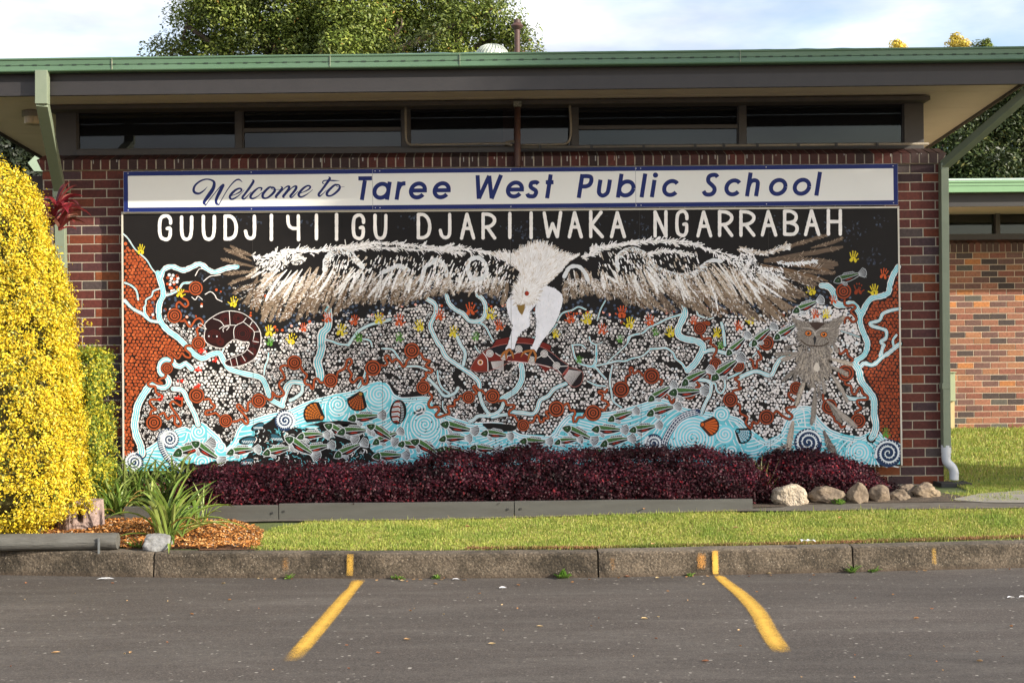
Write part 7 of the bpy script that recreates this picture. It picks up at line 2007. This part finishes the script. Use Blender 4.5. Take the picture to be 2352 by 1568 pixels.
rock('rock', 1776, 1861, 1112, 1161, 'whitish pebbly rock, leftmost and palest of the row', M_rockw, 3, group=RG, lump=0.18)
rock('rock', 1863, 1948, 1117, 1158, 'flat-topped pitted brown rock beside the whitish one', M_rockb, 14, group=RG)
rock('rock', 1948, 1998, 1107, 1157, 'tall narrow upright brown rock in the middle of the row', M_rockb, 25, group=RG, lump=0.15)
rock('rock', 1997, 2050, 1114, 1154, 'rounded dome-shaped brown rock right of the upright one', M_rockb, 37, group=RG, lump=0.12)
rock('rock', 2044, 2094, 1123, 1150, 'small low brown rock between the dome-shaped rock and the pillar', M_rockb, 46, group=RG)
rock('rock', 2072, 2118, 1112, 1145, 'dark brown rock half behind the long tan one at the pillar', M_rockb, 58, group=RG, dback=0.12)
rock('rock', 2098, 2166, 1109, 1144, 'long tan rock at the right end of the row, against the pillar corner', rockmat('tan_sandstone', (0.33, 0.25, 0.16), (0.24, 0.18, 0.12), (0.11, 0.08, 0.055), 13, 0.3), 63, group=RG)
rock('rock', 322, 389, 1227, 1262, 'single blue grey stone on the kerb edge in the mulch', M_rockg, 77, lump=0.16)

# ---- weathered stump and round log
M_stump = rockmat('weathered_stump_wood', (0.42, 0.31, 0.27), (0.30, 0.215, 0.185), (0.085, 0.055, 0.05), 12, 0.1)
bs = atg(170, 1226); pxm = F/(bs[1]-CAM[1]); r_s = 0.172; h_s = 70/pxm
st = empty('tree_stump', bs, 'short weathered hollow tree stump beside the golden hedge', 'stump')
mb = MB(); vs = []; fs = []; nk = 120
for j, t in enumerate(np.linspace(-0.1, 1, 14)):
    for k in range(nk):
        a = 2*math.pi*k/nk
        gr = 0.05*mnoise.noise((math.cos(a)*5, math.sin(a)*5, t*1.2))+0.035*mnoise.noise((math.cos(a)*16, math.sin(a)*16, t*1.5))
        hol_ = -0.85*math.exp(-(((a-4.95)/0.13)**4))*math.exp(-(((t-0.62)/0.22)**4))
        q = r_s*(1+gr+hol_+0.06*(1-t))
        vs.append((bs[0]+q*math.cos(a), bs[1]+0.17+q*math.sin(a), bs[2]+h_s*t*(1+0.05*math.cos(a)+0.03*mnoise.noise((math.cos(a)*3, math.sin(a)*3, 9))*t)))
for j in range(13):
    for k in range(nk): fs.append((j*nk+k, j*nk+(k+1) % nk, (j+1)*nk+(k+1) % nk, (j+1)*nk+k))
mb.add(vs, fs); mb.build('trunk', M_stump, st, smooth=False)
mb = MB(); top = [vs[13*nk+k] for k in range(nk)]; cen = (bs[0], bs[1]+0.17, bs[2]+h_s*0.97)
rings_ = [[tuple(np.array(cen)+(np.array(p)-np.array(cen))*f_+np.array([0, 0, 0.008*mnoise.noise((p[0]*30, p[1]*30, f_*8))])) for p in top] for f_ in (1.0, 0.85, 0.7, 0.5, 0.3, 0.12)]
vs2 = [p for r in rings_ for p in r]; fs2 = [(i*nk+k, i*nk+(k+1) % nk, (i+1)*nk+(k+1) % nk, (i+1)*nk+k) for i in range(5) for k in range(nk)]+[tuple(5*nk+k for k in range(nk))]
mb.add(vs2, fs2); mb.build('cut_top', M_stump, st)
M_log = pmat('grey_painted_log', (0.15, 0.145, 0.13), (0.10, 0.097, 0.088), 12, 0.85, 0.9, 24, stretch=(0.25, 1, 1), dirt=(0.05, 0.042, 0.035), dirt_amt=0.7, spec=0.2, dist=0.012)
lr = 0.062; ly_ = -2.545
pa, pb_ = at(-260, 1236, ly_), at(271, 1237, ly_)
lz = G(pb_[0], ly_)+lr-0.008
lgo = empty('round_log', ((pa[0]+pb_[0])/2, ly_, G(pb_[0], ly_)), 'grey painted round log lying along the kerb in front of the golden hedge', 'log')
mb = MB(); n_ = 60; vs = []; fs = []
for i in range(n_+1):
    x = pa[0]+(pb_[0]-pa[0])*i/n_; wob = 0.004*mnoise.noise((x*2, 0, 0))
    for k in range(24):
        a = 2*math.pi*k/24; q = lr*(1+0.05*mnoise.noise((x*3, math.cos(a)*2, math.sin(a)*2))+0.04*mnoise.noise((x*2, math.cos(a)*9, math.sin(a)*9)))
        if i in (0, n_): q *= 0.96
        vs.append((x, ly_+q*math.cos(a), lz+q*math.sin(a)+wob))
for i in range(n_):
    for k in range(24): fs.append((i*24+k, (i+1)*24+k, (i+1)*24+(k+1) % 24, i*24+(k+1) % 24))
fs.append(tuple(range(24))); fs.append(tuple(n_*24+k for k in range(23, -1, -1)))
mb.add(vs, fs); mb.build('log_body', M_log, lgo, smooth=False)
mb = MB(); p = at(227, 1240, ly_-lr-0.008); mb.box((p[0]-0.007, ly_-lr-0.014, 0.15), (p[0]+0.007, ly_-lr-0.003, lz+0.035)); mb.build('peg', pmat('grey_steel_peg', (0.16, 0.17, 0.17), (0.11, 0.11, 0.11), 20, 0.5), lgo)

# ---- mulch
def px_poly_ground(pts): return [tuple(atg(u, v_)[:2]) for u, v_ in pts]
MUL = px_poly_ground([(-300, 1262), (-300, 1150), (200, 1150), (290, 1160), (330, 1172), (420, 1184), (480, 1192), (540, 1197), (585, 1212), (606, 1222), (600, 1240), (592, 1262), (400, 1262), (200, 1262), (0, 1262)])
MUL = [(x, min(y, yb-0.005)) for x, y in MUL]; MUL = [(x, y if y > kerb_y(x)+0.2 else kerb_y(x)+0.150) for x, y in MUL]
def mul_h(x, y): return 0.006+0.024*mnoise.noise((x*2.5, y*2.5, 0))+0.012*mnoise.noise((x*9, y*9, 0))+0.05*math.exp(-((x+2.95)/0.6)**2)*math.exp(-((y+1.95)/0.35)**2)
mx = [p[0] for p in MUL]; my_ = [p[1] for p in MUL]
nq = 26000; px_ = RNG.uniform(min(mx), max(mx), nq); py_ = RNG.uniform(min(my_), max(my_), nq)
keep = np.array([inside(MUL, a, b_) for a, b_ in zip(px_, py_)]); px_, py_ = px_[keep], py_[keep]
pz_ = np.array([G(a, b_)+max(0, mul_h(a, b_)) for a, b_ in zip(px_, py_)])+RNG.uniform(0, 0.012, len(px_))
Pm = np.column_stack([px_, py_, pz_]); n_ = len(Pm)
Nn = np.tile([0, 0, 1.0], (n_, 1)); V, Fq = leaves(Pm, Nn, 0.040, 0.32, fold=0.06, jitter=0.38)
cm = pick([(5, (0.50, 0.21, 0.055)), (4, (0.36, 0.14, 0.035)), (3, (0.62, 0.34, 0.13)), (2, (0.18, 0.07, 0.022)), (0.8, (0.62, 0.48, 0.34))], n_, RNG, 0.2)
M_chip = amat('bark_chip', 0.85, 0.15, 60, spec=0.2)
mulch = raw_mesh('bark_mulch', V, Fq, np.repeat(cm, 4, axis=0), M_chip); tag(mulch, kind='stuff'); mulch['label'] = 'orange bark chips spread around the lilies and stump'
ub_ = MB(); gx = np.arange(min(mx), max(mx), 0.07); gyy = np.arange(min(my_), max(my_)+0.05, 0.07); vs = []; fs = []; ind = {}
for i, x in enumerate(gx):
    for j, y in enumerate(gyy): ind[(i, j)] = len(vs); vs.append((x, y, G(x, y)+(max(-0.02, mul_h(x, y)) if x < -2.75 else -0.002)-0.002))
for i in range(len(gx)-1):
    for j in range(len(gyy)-1):
        if inside(MUL, gx[i]+0.035, gyy[j]+0.035): fs.append((ind[(i, j)], ind[(i+1, j)], ind[(i+1, j+1)], ind[(i, j+1)]))
ub_.add(vs, fs); mo_ = ub_.build('mulch_bed', pmat('mulch_soil', (0.20, 0.085, 0.03), (0.08, 0.035, 0.018), 30, 0.95, 0.8, 60, dist=0.02), smooth=True); tag(mo_, kind='structure')

# ---- grass
M_grass = amat('grass_blade', 0.55, 0.08, 6, spec=0.3, trans=0.30)
def grass(name, label, sampler, n, h, w, rng, pal, tuft=None):
    P_ = sampler(n); n = len(P_)
    tone = np.array([0.5+0.5*mnoise.noise((p[0]*2.2, p[1]*3.5, 0))+0.25*mnoise.noise((p[0]*8, p[1]*9, 5)) for p in P_])
    az = rng.uniform(0, 2*np.pi, n); ln = np.abs(rng.normal(0, 0.85, n)); hh = h*rng.uniform(0.45, 1.2, n)*(0.75+0.5*np.clip(tone, 0, 1))*np.where(rng.random(n) < 0.03*np.clip(tone, 0.2, 1), 2.0, 1.0)
    d = np.column_stack([np.cos(az)*np.sin(ln), np.sin(az)*np.sin(ln), np.cos(ln)]); az2 = rng.uniform(0, np.pi, n)
    sd_ = np.column_stack([np.cos(az2), np.sin(az2), np.zeros(n)])*(w*rng.uniform(0.7, 1.3, n))[:, None]
    tip = P_+d*hh[:, None]; tip[:, 2] -= hh*0.15*np.sin(ln)
    mid = P_+d*(hh*0.55)[:, None]+np.array([0, 0, 1])*(hh*0.06)[:, None]
    V = np.stack([P_-sd_/2, P_+sd_/2, mid+sd_*0.4, tip, mid-sd_*0.4], 1)
    V = V.reshape(-1, 3); Fq = np.arange(5*n).reshape(n, 5)
    c = pick(pal, n, rng, 0.18); k = np.clip(tone, 0, 1)[:, None]
    k = np.clip(k*1.5-0.55, 0, 1); c = c*(1-0.75*k)+np.array([0.13, 0.24, 0.03])*0.75*k*rng.uniform(0.7, 1.3, (n, 1))
    o = raw_mesh(name, V, Fq, np.repeat(c, 5, axis=0), M_grass); tag(o, label, kind='stuff'); return o
GP = [(5, (0.33, 0.37, 0.065)), (4, (0.42, 0.42, 0.10)), (3, (0.25, 0.33, 0.055)), (2.2, (0.52, 0.45, 0.17)), (0.5, (0.46, 0.30, 0.12))]
rg = np.random.default_rng(31)
edgeL = px_poly_ground([(576, 1262), (584, 1245), (600, 1228), (640, 1208), (700, 1200)])
def s_front(n):
    x = rg.uniform(-2.9, 5.2, n); y = rg.uniform(-2.9, -1.44, n)
    ky = np.interp(x, K[:, 0], K[:, 1])+0.165+0.012*np.sin(x*13)
    ex = np.interp(y, [p[1] for p in edgeL], [p[0] for p in edgeL])
    back = np.where((x > -2.0) & (x < 1.9), -1.447, -1.56)+(0.02*np.sin(x*2.1)+0.02*np.sin(x*7.3)+rg.normal(0, 0.012, n))*np.where((x > -2.0) & (x < 1.9), 0.2, 1)
    k = (y > ky-rg.exponential(0.006, n)) & (x > ex+rg.normal(0, 0.02, n)) & (y < back)
    bare = np.array([mnoise.noise((a*2, 0, 3)) for a in x[k]])
    x, y = x[k], y[k]; ky = ky[k]
    k2 = ~((y < ky+0.05+0.05*bare) & (x > -0.2) & (rg.random(len(x)) < 0.8))
    x, y = x[k2], y[k2]
    return np.column_stack([x, y, [G(a, b_)-0.012 for a, b_ in zip(x, y)]])
grass('verge_grass', 'bright green lawn strip between the kerb and the footpath', s_front, 330000, 0.027, 0.0055, rg, GP)
def s_back(n):
    x = rg.uniform(4.0, 9.5, n); y = rg.uniform(-0.9, 6.25, n)
    k = (x > 4.12+rg.normal(0, 0.02, n)) & (x < 4.5+(y+13)*0.29) & ((y > -0.15-0.0*x) | (x < 5.0))
    x, y = x[k], y[k]; thin = (y < 0.6) & (rg.random(len(x)) < 0.45)
    x, y = x[~thin], y[~thin]
    return np.column_stack([x, y, [G(a, b_)-0.012 for a, b_ in zip(x, y)]])
grass('back_lawn', 'lawn rising to the classroom block on the right', s_back, 120000, 0.04, 0.009, rg, GP)
def s_rock(n):
    x = rg.uniform(3.3, 5.4, n); y = rg.uniform(-1.28, -0.1, n); k = (rg.random(n) < (x-3.4)/0.9) & (x > 3.75) & ((x > 4.12) | (y < -0.75)) & ((y > -0.95) | (x < 4.35) | (y < -1.24))
    return np.column_stack([x[k], y[k], [G(a, b_)-0.005 for a, b_ in zip(x[k], y[k])]])
grass('path_edge_grass', 'ragged grass along the path by the pillar', s_rock, 26000, 0.028, 0.006, rg, GP)
M_dry = amat('dry_thatch', 0.9, 0.2, 40)
def s_dry(n):
    x = rg.uniform(-0.3, 5.0, n); y = np.interp(x, K[:, 0], K[:, 1])+0.165+rg.uniform(0, 0.06, n)
    return np.column_stack([x, y, [G(a, b_)-0.004 for a, b_ in zip(x, y)]])
grass('dry_thatch', 'dry brown thatch behind the kerb edge', s_dry, 9000, 0.022, 0.006, rg, [(1, (0.25, 0.13, 0.06)), (1, (0.36, 0.2, 0.1))])

# ---- weeds at the kerb foot
def weed(u, v_, label, s_, kind='broad', n=12):
    p = atz(u, v_, 0.0); p = np.array([p[0], kerb_y(p[0])-0.012, 0.0]) if v_ > 1295 else atg(u, v_)
    o = empty('weed', p, label, 'weed', 'weeds along the kerb')
    mb = MB()
    for i in range(n):
        strap(mb, (p[0]+rl.gauss(0, s_*0.25), p[1]+rl.uniform(-0.015, 0.0), p[2]), rl.uniform(2.9, 6.5), rl.uniform(0.5, 1.45), s_*rl.uniform(0.5, 1.1), (0.012 if kind == 'grass' else 0.026)*(s_/0.08), rl.choice([(0.14, 0.26, 0.04), (0.20, 0.33, 0.06), (0.10, 0.2, 0.03)]), droop=1.2, seg=5)
    mb.build('leaf_clump', M_strap, o)
weed(1290, 1318, 'broad-leaved green weed at the kerb foot near the middle of the car park', 0.085, n=14)
weed(1004, 1320, 'low weed at the kerb foot, right of the left yellow line', 0.045)
weed(920, 1320, 'small weed at the kerb foot, nearest to the left yellow line', 0.050)
weed(1940, 1304, 'grassy weed at the kerb foot just left of the broken kerb joint', 0.085, 'grass', 24)
weed(1985, 1303, 'grassy weed spreading right of the broken kerb joint', 0.07, 'grass', 16)
weed(1580, 1316, 'tiny weed at the kerb foot, left of the right yellow line', 0.045)
weed(668, 1322, 'flat weed below the faded orange mark on the kerb', 0.05)
weed(318, 1256, 'light green sprout beside the blue grey stone', 0.10, 'grass', 16)
weed(1838, 1156, 'leafy sprout at the foot of the whitish rock', 0.06)
weed(1925, 1158, 'leafy sprout in front of the flat-topped brown rock', 0.08, n=12)

# ---- litter
M_dryleaf = amat('dry_leaf', 0.7, 0.2, 60)
def flat_leaf(name, u, v_, L_, w, col, label, cat, group=None, z=0.0, ang=None):
    p = atz(u, v_, z) if z == 0.0 else atg(u, v_, 0.03)
    a = rl.uniform(0, 3.14) if ang is None else ang
    mb = MB(); vs = []
    for (t, s_) in ((-0.5, 0), (-0.2, 0.5), (0.2, 0.42), (0.5, 0), (0.2, -0.42), (-0.2, -0.5)):
        x, y = t*L_, s_*w; vs.append((p[0]+x*math.cos(a)-y*math.sin(a), p[1]+x*math.sin(a)+y*math.cos(a), p[2]+0.006+abs(s_)*w*0.5+0.004*rl.random()))
    vs.append((p[0], p[1], p[2]+0.004))
    mb.add(vs, [(6, k, (k+1) % 6) for k in range(6)], col)
    o = mb.build(name, M_dryleaf); o.data.transform(Matrix.Translation(-Vector(p))); o.location = tuple(float(q) for q in p)
    tag(o, label, cat, group); return o
LFL = 'small dry brown leaf lying on the asphalt'
BRs = [(0.36, 0.17, 0.06), (0.45, 0.27, 0.12), (0.28, 0.11, 0.05), (0.50, 0.36, 0.18)]
for (u, v_) in ((527, 1379), (440, 1412), (513, 1341), (1371, 1324), (690, 1326), (655, 1326), (128, 1500), (1130, 1480), (1190, 1345), (1240, 1440), (1860, 1334), (1766, 1318), (2105, 1421), (2322, 1440), (1480, 1422), (935, 1470), (1720, 1318), (2080, 1306), (2125, 1304), (2240, 1302), (2300, 1301), (1440, 1325), (300, 1500), (1620, 1520), (60, 1340), (1000, 1342), (2250, 1520), (1510, 1328), (870, 1326)):
    flat_leaf('fallen_leaf', u, v_, rl.uniform(0.03, 0.055), rl.uniform(0.014, 0.022), rl.choice(BRs), LFL, 'leaf', 'dry leaves on the asphalt')
for k in range(46):
    flat_leaf('fallen_leaf', rl.uniform(20, 2330), rl.uniform(1335, 1560), rl.uniform(0.012, 0.03), rl.uniform(0.006, 0.012), rl.choice(BRs), LFL, 'leaf', 'dry leaves on the asphalt')
for k in range(26):
    uu = rl.choice([rl.uniform(560, 1100), rl.uniform(1350, 2340)]); flat_leaf('fallen_leaf', uu, float(np.interp(uu, [p_[0] for p_ in kp], [p_[1] for p_ in kp]))+rl.uniform(2, 7), rl.uniform(0.02, 0.045), rl.uniform(0.008, 0.016), rl.choice(BRs), LFL, 'leaf', 'dry leaves on the asphalt')
for (u, v_) in ((600, 1255), (1075, 1210), (1690, 1213), (1500, 1250), (1930, 1190), (2300, 1172), (1480, 1170), (560, 1248)):
    flat_leaf('fallen_leaf', u, v_, 0.05, 0.022, rl.choice(BRs), 'small dry brown leaf lying on the grass verge', 'leaf', 'dry leaves on the verge', z=0.2)
for (u, v_, lab) in ((1047, 1332, 'crumpled white paper scrap in front of the kerb, centre left'), (242, 1331, 'flat white plastic strip against the kerb at far left'), (2322, 1374, 'left one of two white scraps on the asphalt at far right'), (2349, 1373, 'right one of two white scraps at the right picture edge'), (1155, 1352, 'tiny white speck of paper on the asphalt in the middle')):
    flat_leaf('paper_scrap', u, v_, 0.055 if u != 242 else 0.13, 0.028, (0.72, 0.72, 0.74), lab, 'litter', None, ang=0.15)
p = atg(1857, 1246, 0.04)
o = empty('plastic_wrapper', p, 'crumpled silver and black wrapper on the grass at the kerb edge', 'litter')
mb = MB(); vs = [(p[0]-0.05+0.1*i/5, p[1]+0.02*math.sin(i*2.3)+j*0.03, p[2]+0.012*abs(math.sin(i*1.9+j))+0.008) for i in range(6) for j in range(3)]
mb.add(vs, [(i*3+j, (i+1)*3+j, (i+1)*3+j+1, i*3+j+1) for i in range(5) for j in range(2)], (0.5, 0.5, 0.53)); mb.build('film', M_gloss, o)
dp = at(2196, 1122, -0.25)
dgo = empty('drain_grate', (dp[0], -0.25, G(dp[0], -0.25)), 'black drain grate in the grass below the white outlet bend', 'drain')
mb = MB(); zt = G(dp[0], -0.25)+0.02
for k in range(5): mb.box((dp[0]-0.12, -0.24+k*0.045, zt-0.03), (dp[0]+0.12, -0.22+k*0.045, zt))
mb.box((dp[0]-0.14, -0.27, zt-0.08), (dp[0]-0.12, -0.02, zt+0.003)); mb.box((dp[0]+0.12, -0.27, zt-0.08), (dp[0]+0.14, -0.02, zt+0.003)); mb.box((dp[0]-0.12, -0.27, zt-0.08), (dp[0]+0.12, -0.25, zt+0.003))
mb.build('bars', M_dark, dgo)

# ================================================================== trees
def tree(name, label, base, top, clumps, nleaf, size, aspect, pal, seed, trunk_r=0.18, shade_pal=None, clump_n=40, sub_r=0.34, group=None, flat=1.0, mat=None):
    r = np.random.default_rng(seed); rp = random.Random(seed)
    o = empty(name, base, label, 'tree', group)
    base = np.array(base, float); top = np.array(top, float)
    mb = MB(); mid = (base+top)/2+np.array([rp.uniform(-.2, .2), rp.uniform(-.2, .2), 0])
    mb.tube(smooth_poly([base-np.array([0, 0, .2]), mid, top], 5), np.linspace(trunk_r, trunk_r*0.55, 11), 9)
    mb.build('trunk', M_bark, o)
    centres = []; lb = MB()
    tot = sum(c[1][0]*c[1][1]*c[1][2] for c in clumps)
    for (c, rad) in clumps:
        c = np.array(c, float); rad = np.array(rad, float)
        lb.tube(smooth_poly([top, (top+c)/2+r.normal(0, 0.15, 3), c], 4), np.linspace(trunk_r*0.5, trunk_r*0.16, 9), 6)
        k = max(4, int(clump_n*(rad[0]*rad[1]*rad[2])/tot*len(clumps)**0.0))
        for _ in range(k):
            d = r.normal(0, 1, 3); d /= np.linalg.norm(d); q = c+d*rad*(r.random()**0.33)*0.92
            centres.append((q, sub_r*r.uniform(0.7, 1.35)))
            if r.random() < 0.35: lb.tube([c, c+(q-c)*0.5+r.normal(0, 0.1, 3), q], [trunk_r*0.14, trunk_r*0.09, trunk_r*0.05], 5)
    lb.build('branches', M_bark, o)
    nc = len(centres); per = nleaf//nc
    cc_ = np.array([c for c, _ in centres]); rr_s = np.array([q for _, q in centres])
    idx = np.repeat(np.arange(nc), per)
    d = r.normal(0, 1, (len(idx), 3)); d /= np.linalg.norm(d, axis=1)[:, None]
    P_ = cc_[idx]+d*(rr_s[idx]*r.random(len(idx))**0.45)[:, None]*np.array([1, 1, 0.75])
    nn = d*0.5+np.array([0.2, -0.1, 0.7])
    V, Fq = leaves(P_, nn, size, aspect, fold=0.2, jitter=0.55, rng=r)
    tone = np.clip(r.normal(1, 0.30, nc), 0.45, 1.7)[idx][:, None]
    avg = np.array([c[1] for c in pal[:3]]).mean(0); col = (pick(pal, len(P_), r, 0.15)*0.55+avg*0.45)*tone
    raw_mesh('crown', V, Fq, np.repeat(col, 4, axis=0), mat or M_leaf_far, o, o.location)
    return o
def wp(u, v_, Y): return at(u, v_, Y)
TG = [(4, (0.115, 0.155, 0.025)), (3, (0.19, 0.23, 0.035)), (3, (0.055, 0.090, 0.018)), (1.8, (0.32, 0.34, 0.08)), (0.12, (0.45, 0.2, 0.05))]
Yt = 12.0
cl = []
for (u, v_, rx, rz) in ((520, -20, 1.15, 1.0), (430, 60, 0.55, 0.45), (400, 115, 0.45, 0.35), (640, 40, 1.3, 1.1), (800, 20, 1.4, 1.2), (950, 30, 1.3, 1.1), (1060, 50, 0.9, 0.75), (1130, 85, 0.65, 0.45), (1185, 112, 0.42, 0.28), (900, 100, 1.3, 0.8), (600, 110, 1.2, 0.8), (760, 110, 1.3, 0.9), (480, -140, 1.0, 0.9), (640, -180, 1.3, 1.2), (820, -200, 1.3, 1.2), (980, -130, 1.0, 0.9)):
    cl.append((tuple(wp(u, v_, Yt+random.uniform(-0.6, 0.6))), (rx, 1.1, rz)))
bt = wp(780, 400, Yt)
tree('broadleaf_tree', 'large dense green tree rising behind the school roof', (bt[0], Yt, G(0, Yt)-0.1), (bt[0]+0.1, Yt, 6.0), cl, 190000, 0.075, 0.44, TG, 5, 0.26, clump_n=360, sub_r=0.46)
DK = [(4, (0.030, 0.048, 0.014)), (3, (0.055, 0.078, 0.02)), (2, (0.018, 0.028, 0.010)), (1.2, (0.12, 0.14, 0.04)), (0.4, (0.2, 0.17, 0.04))]
Yr = 15.0; cl = []
for (u, v_, rx, rz) in ((2200, 330, 1.1, 1.0), (2300, 280, 1.2, 1.0), (2350, 380, 1.3, 1.1), (2420, 260, 1.4, 1.2), (2250, 420, 1.2, 0.9), (2150, 400, 0.9, 0.8), (2480, 380, 1.3, 1.2), (2330, 200, 1.0, 0.6), (2150, 280, 0.9, 0.8)):
    cl.append((tuple(wp(u, v_, Yr+random.uniform(-0.7, 0.7))), (rx, 1.2, rz)))
bt = wp(2330, 400, Yr)
tree('broadleaf_tree', 'dark shaggy tree behind the classroom block at the right', (bt[0], Yr, G(0, Yr)-0.1), (bt[0], Yr, 4.2), cl, 90000, 0.10, 0.38, DK, 8, 0.3, clump_n=230, sub_r=0.45)
YT = [(3, (0.62, 0.46, 0.06)), (2, (0.75, 0.60, 0.12)), (1, (0.4, 0.36, 0.06))]
for (u, v_, w_, lab, pal, sd_) in ((2056, 88, 0.16, 'smaller golden treetop just showing over the gutter', YT, 12), (2196, 72, 0.30, 'larger golden treetop showing over the gutter at upper right', YT, 13), (2256, 94, 0.26, 'sparse green treetop right of the larger golden one', TG, 14)):
    Y = 21.0; tp = wp(u, v_, Y)
    cl = [((tp[0], Y, tp[2]-0.16), (w_*0.7, 0.25, 0.18)), ((tp[0]+w_*0.4, Y, tp[2]-0.30), (w_*1.0, 0.3, 0.2)), ((tp[0]+w_*0.2, Y, tp[2]-0.6), (w_*1.5, 0.5, 0.4)), ((tp[0]+0.1, Y, tp[2]-1.3), (w_*2.2, 0.7, 0.6))]
    tree('garden_tree', lab, (tp[0], Y, G(0, Y)-0.1), (tp[0], Y, tp[2]-1.5), cl, 16000, 0.07, 0.4, pal, sd_, 0.05, clump_n=110, sub_r=0.15)
Yd = 7.5; cl = [(tuple(wp(u, v_, Yd)), (rx, 1.0, rx)) for (u, v_, rx) in ((-40, 330, 1.0), (20, 350, 0.5), (-120, 380, 1.0), (-20, 420, 0.9), (40, 375, 0.35))]
bt = wp(-30, 400, Yd)
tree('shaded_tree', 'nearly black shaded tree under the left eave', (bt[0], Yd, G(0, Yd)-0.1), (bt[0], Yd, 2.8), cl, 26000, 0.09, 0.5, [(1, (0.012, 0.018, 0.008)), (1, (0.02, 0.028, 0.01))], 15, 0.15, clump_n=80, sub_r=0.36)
# tall street tree out of frame to the right: its crown shades the right two thirds of the wall
sv = np.array(SUNV)/abs(SUNV.y); tt = 8.0
def shade_pt(x, z, k=0.0): return np.array([x, 0, z])+sv*(tt+k)
cl = []
for x in (-0.45, 0.9, 2.3, 3.9, 5.6, 7.0):
    for z in (1.0, 2.3, 3.45):
        if x > 3 and z > 3: continue
        q = shade_pt(x+0.3*random.uniform(-1, 1), z, random.uniform(-1.2, 1.2)); cl.append((tuple(q), (0.62, 0.75, 0.78)))
bt = shade_pt(9.5, 0)
tree('street_tree', 'tall street tree outside the picture to the right that shades the wall', (bt[0], bt[1], 0.0), (bt[0]-0.5, bt[1], 6.0), cl, 60000, 0.13, 0.55, TG, 17, 0.22, clump_n=440, sub_r=0.40)
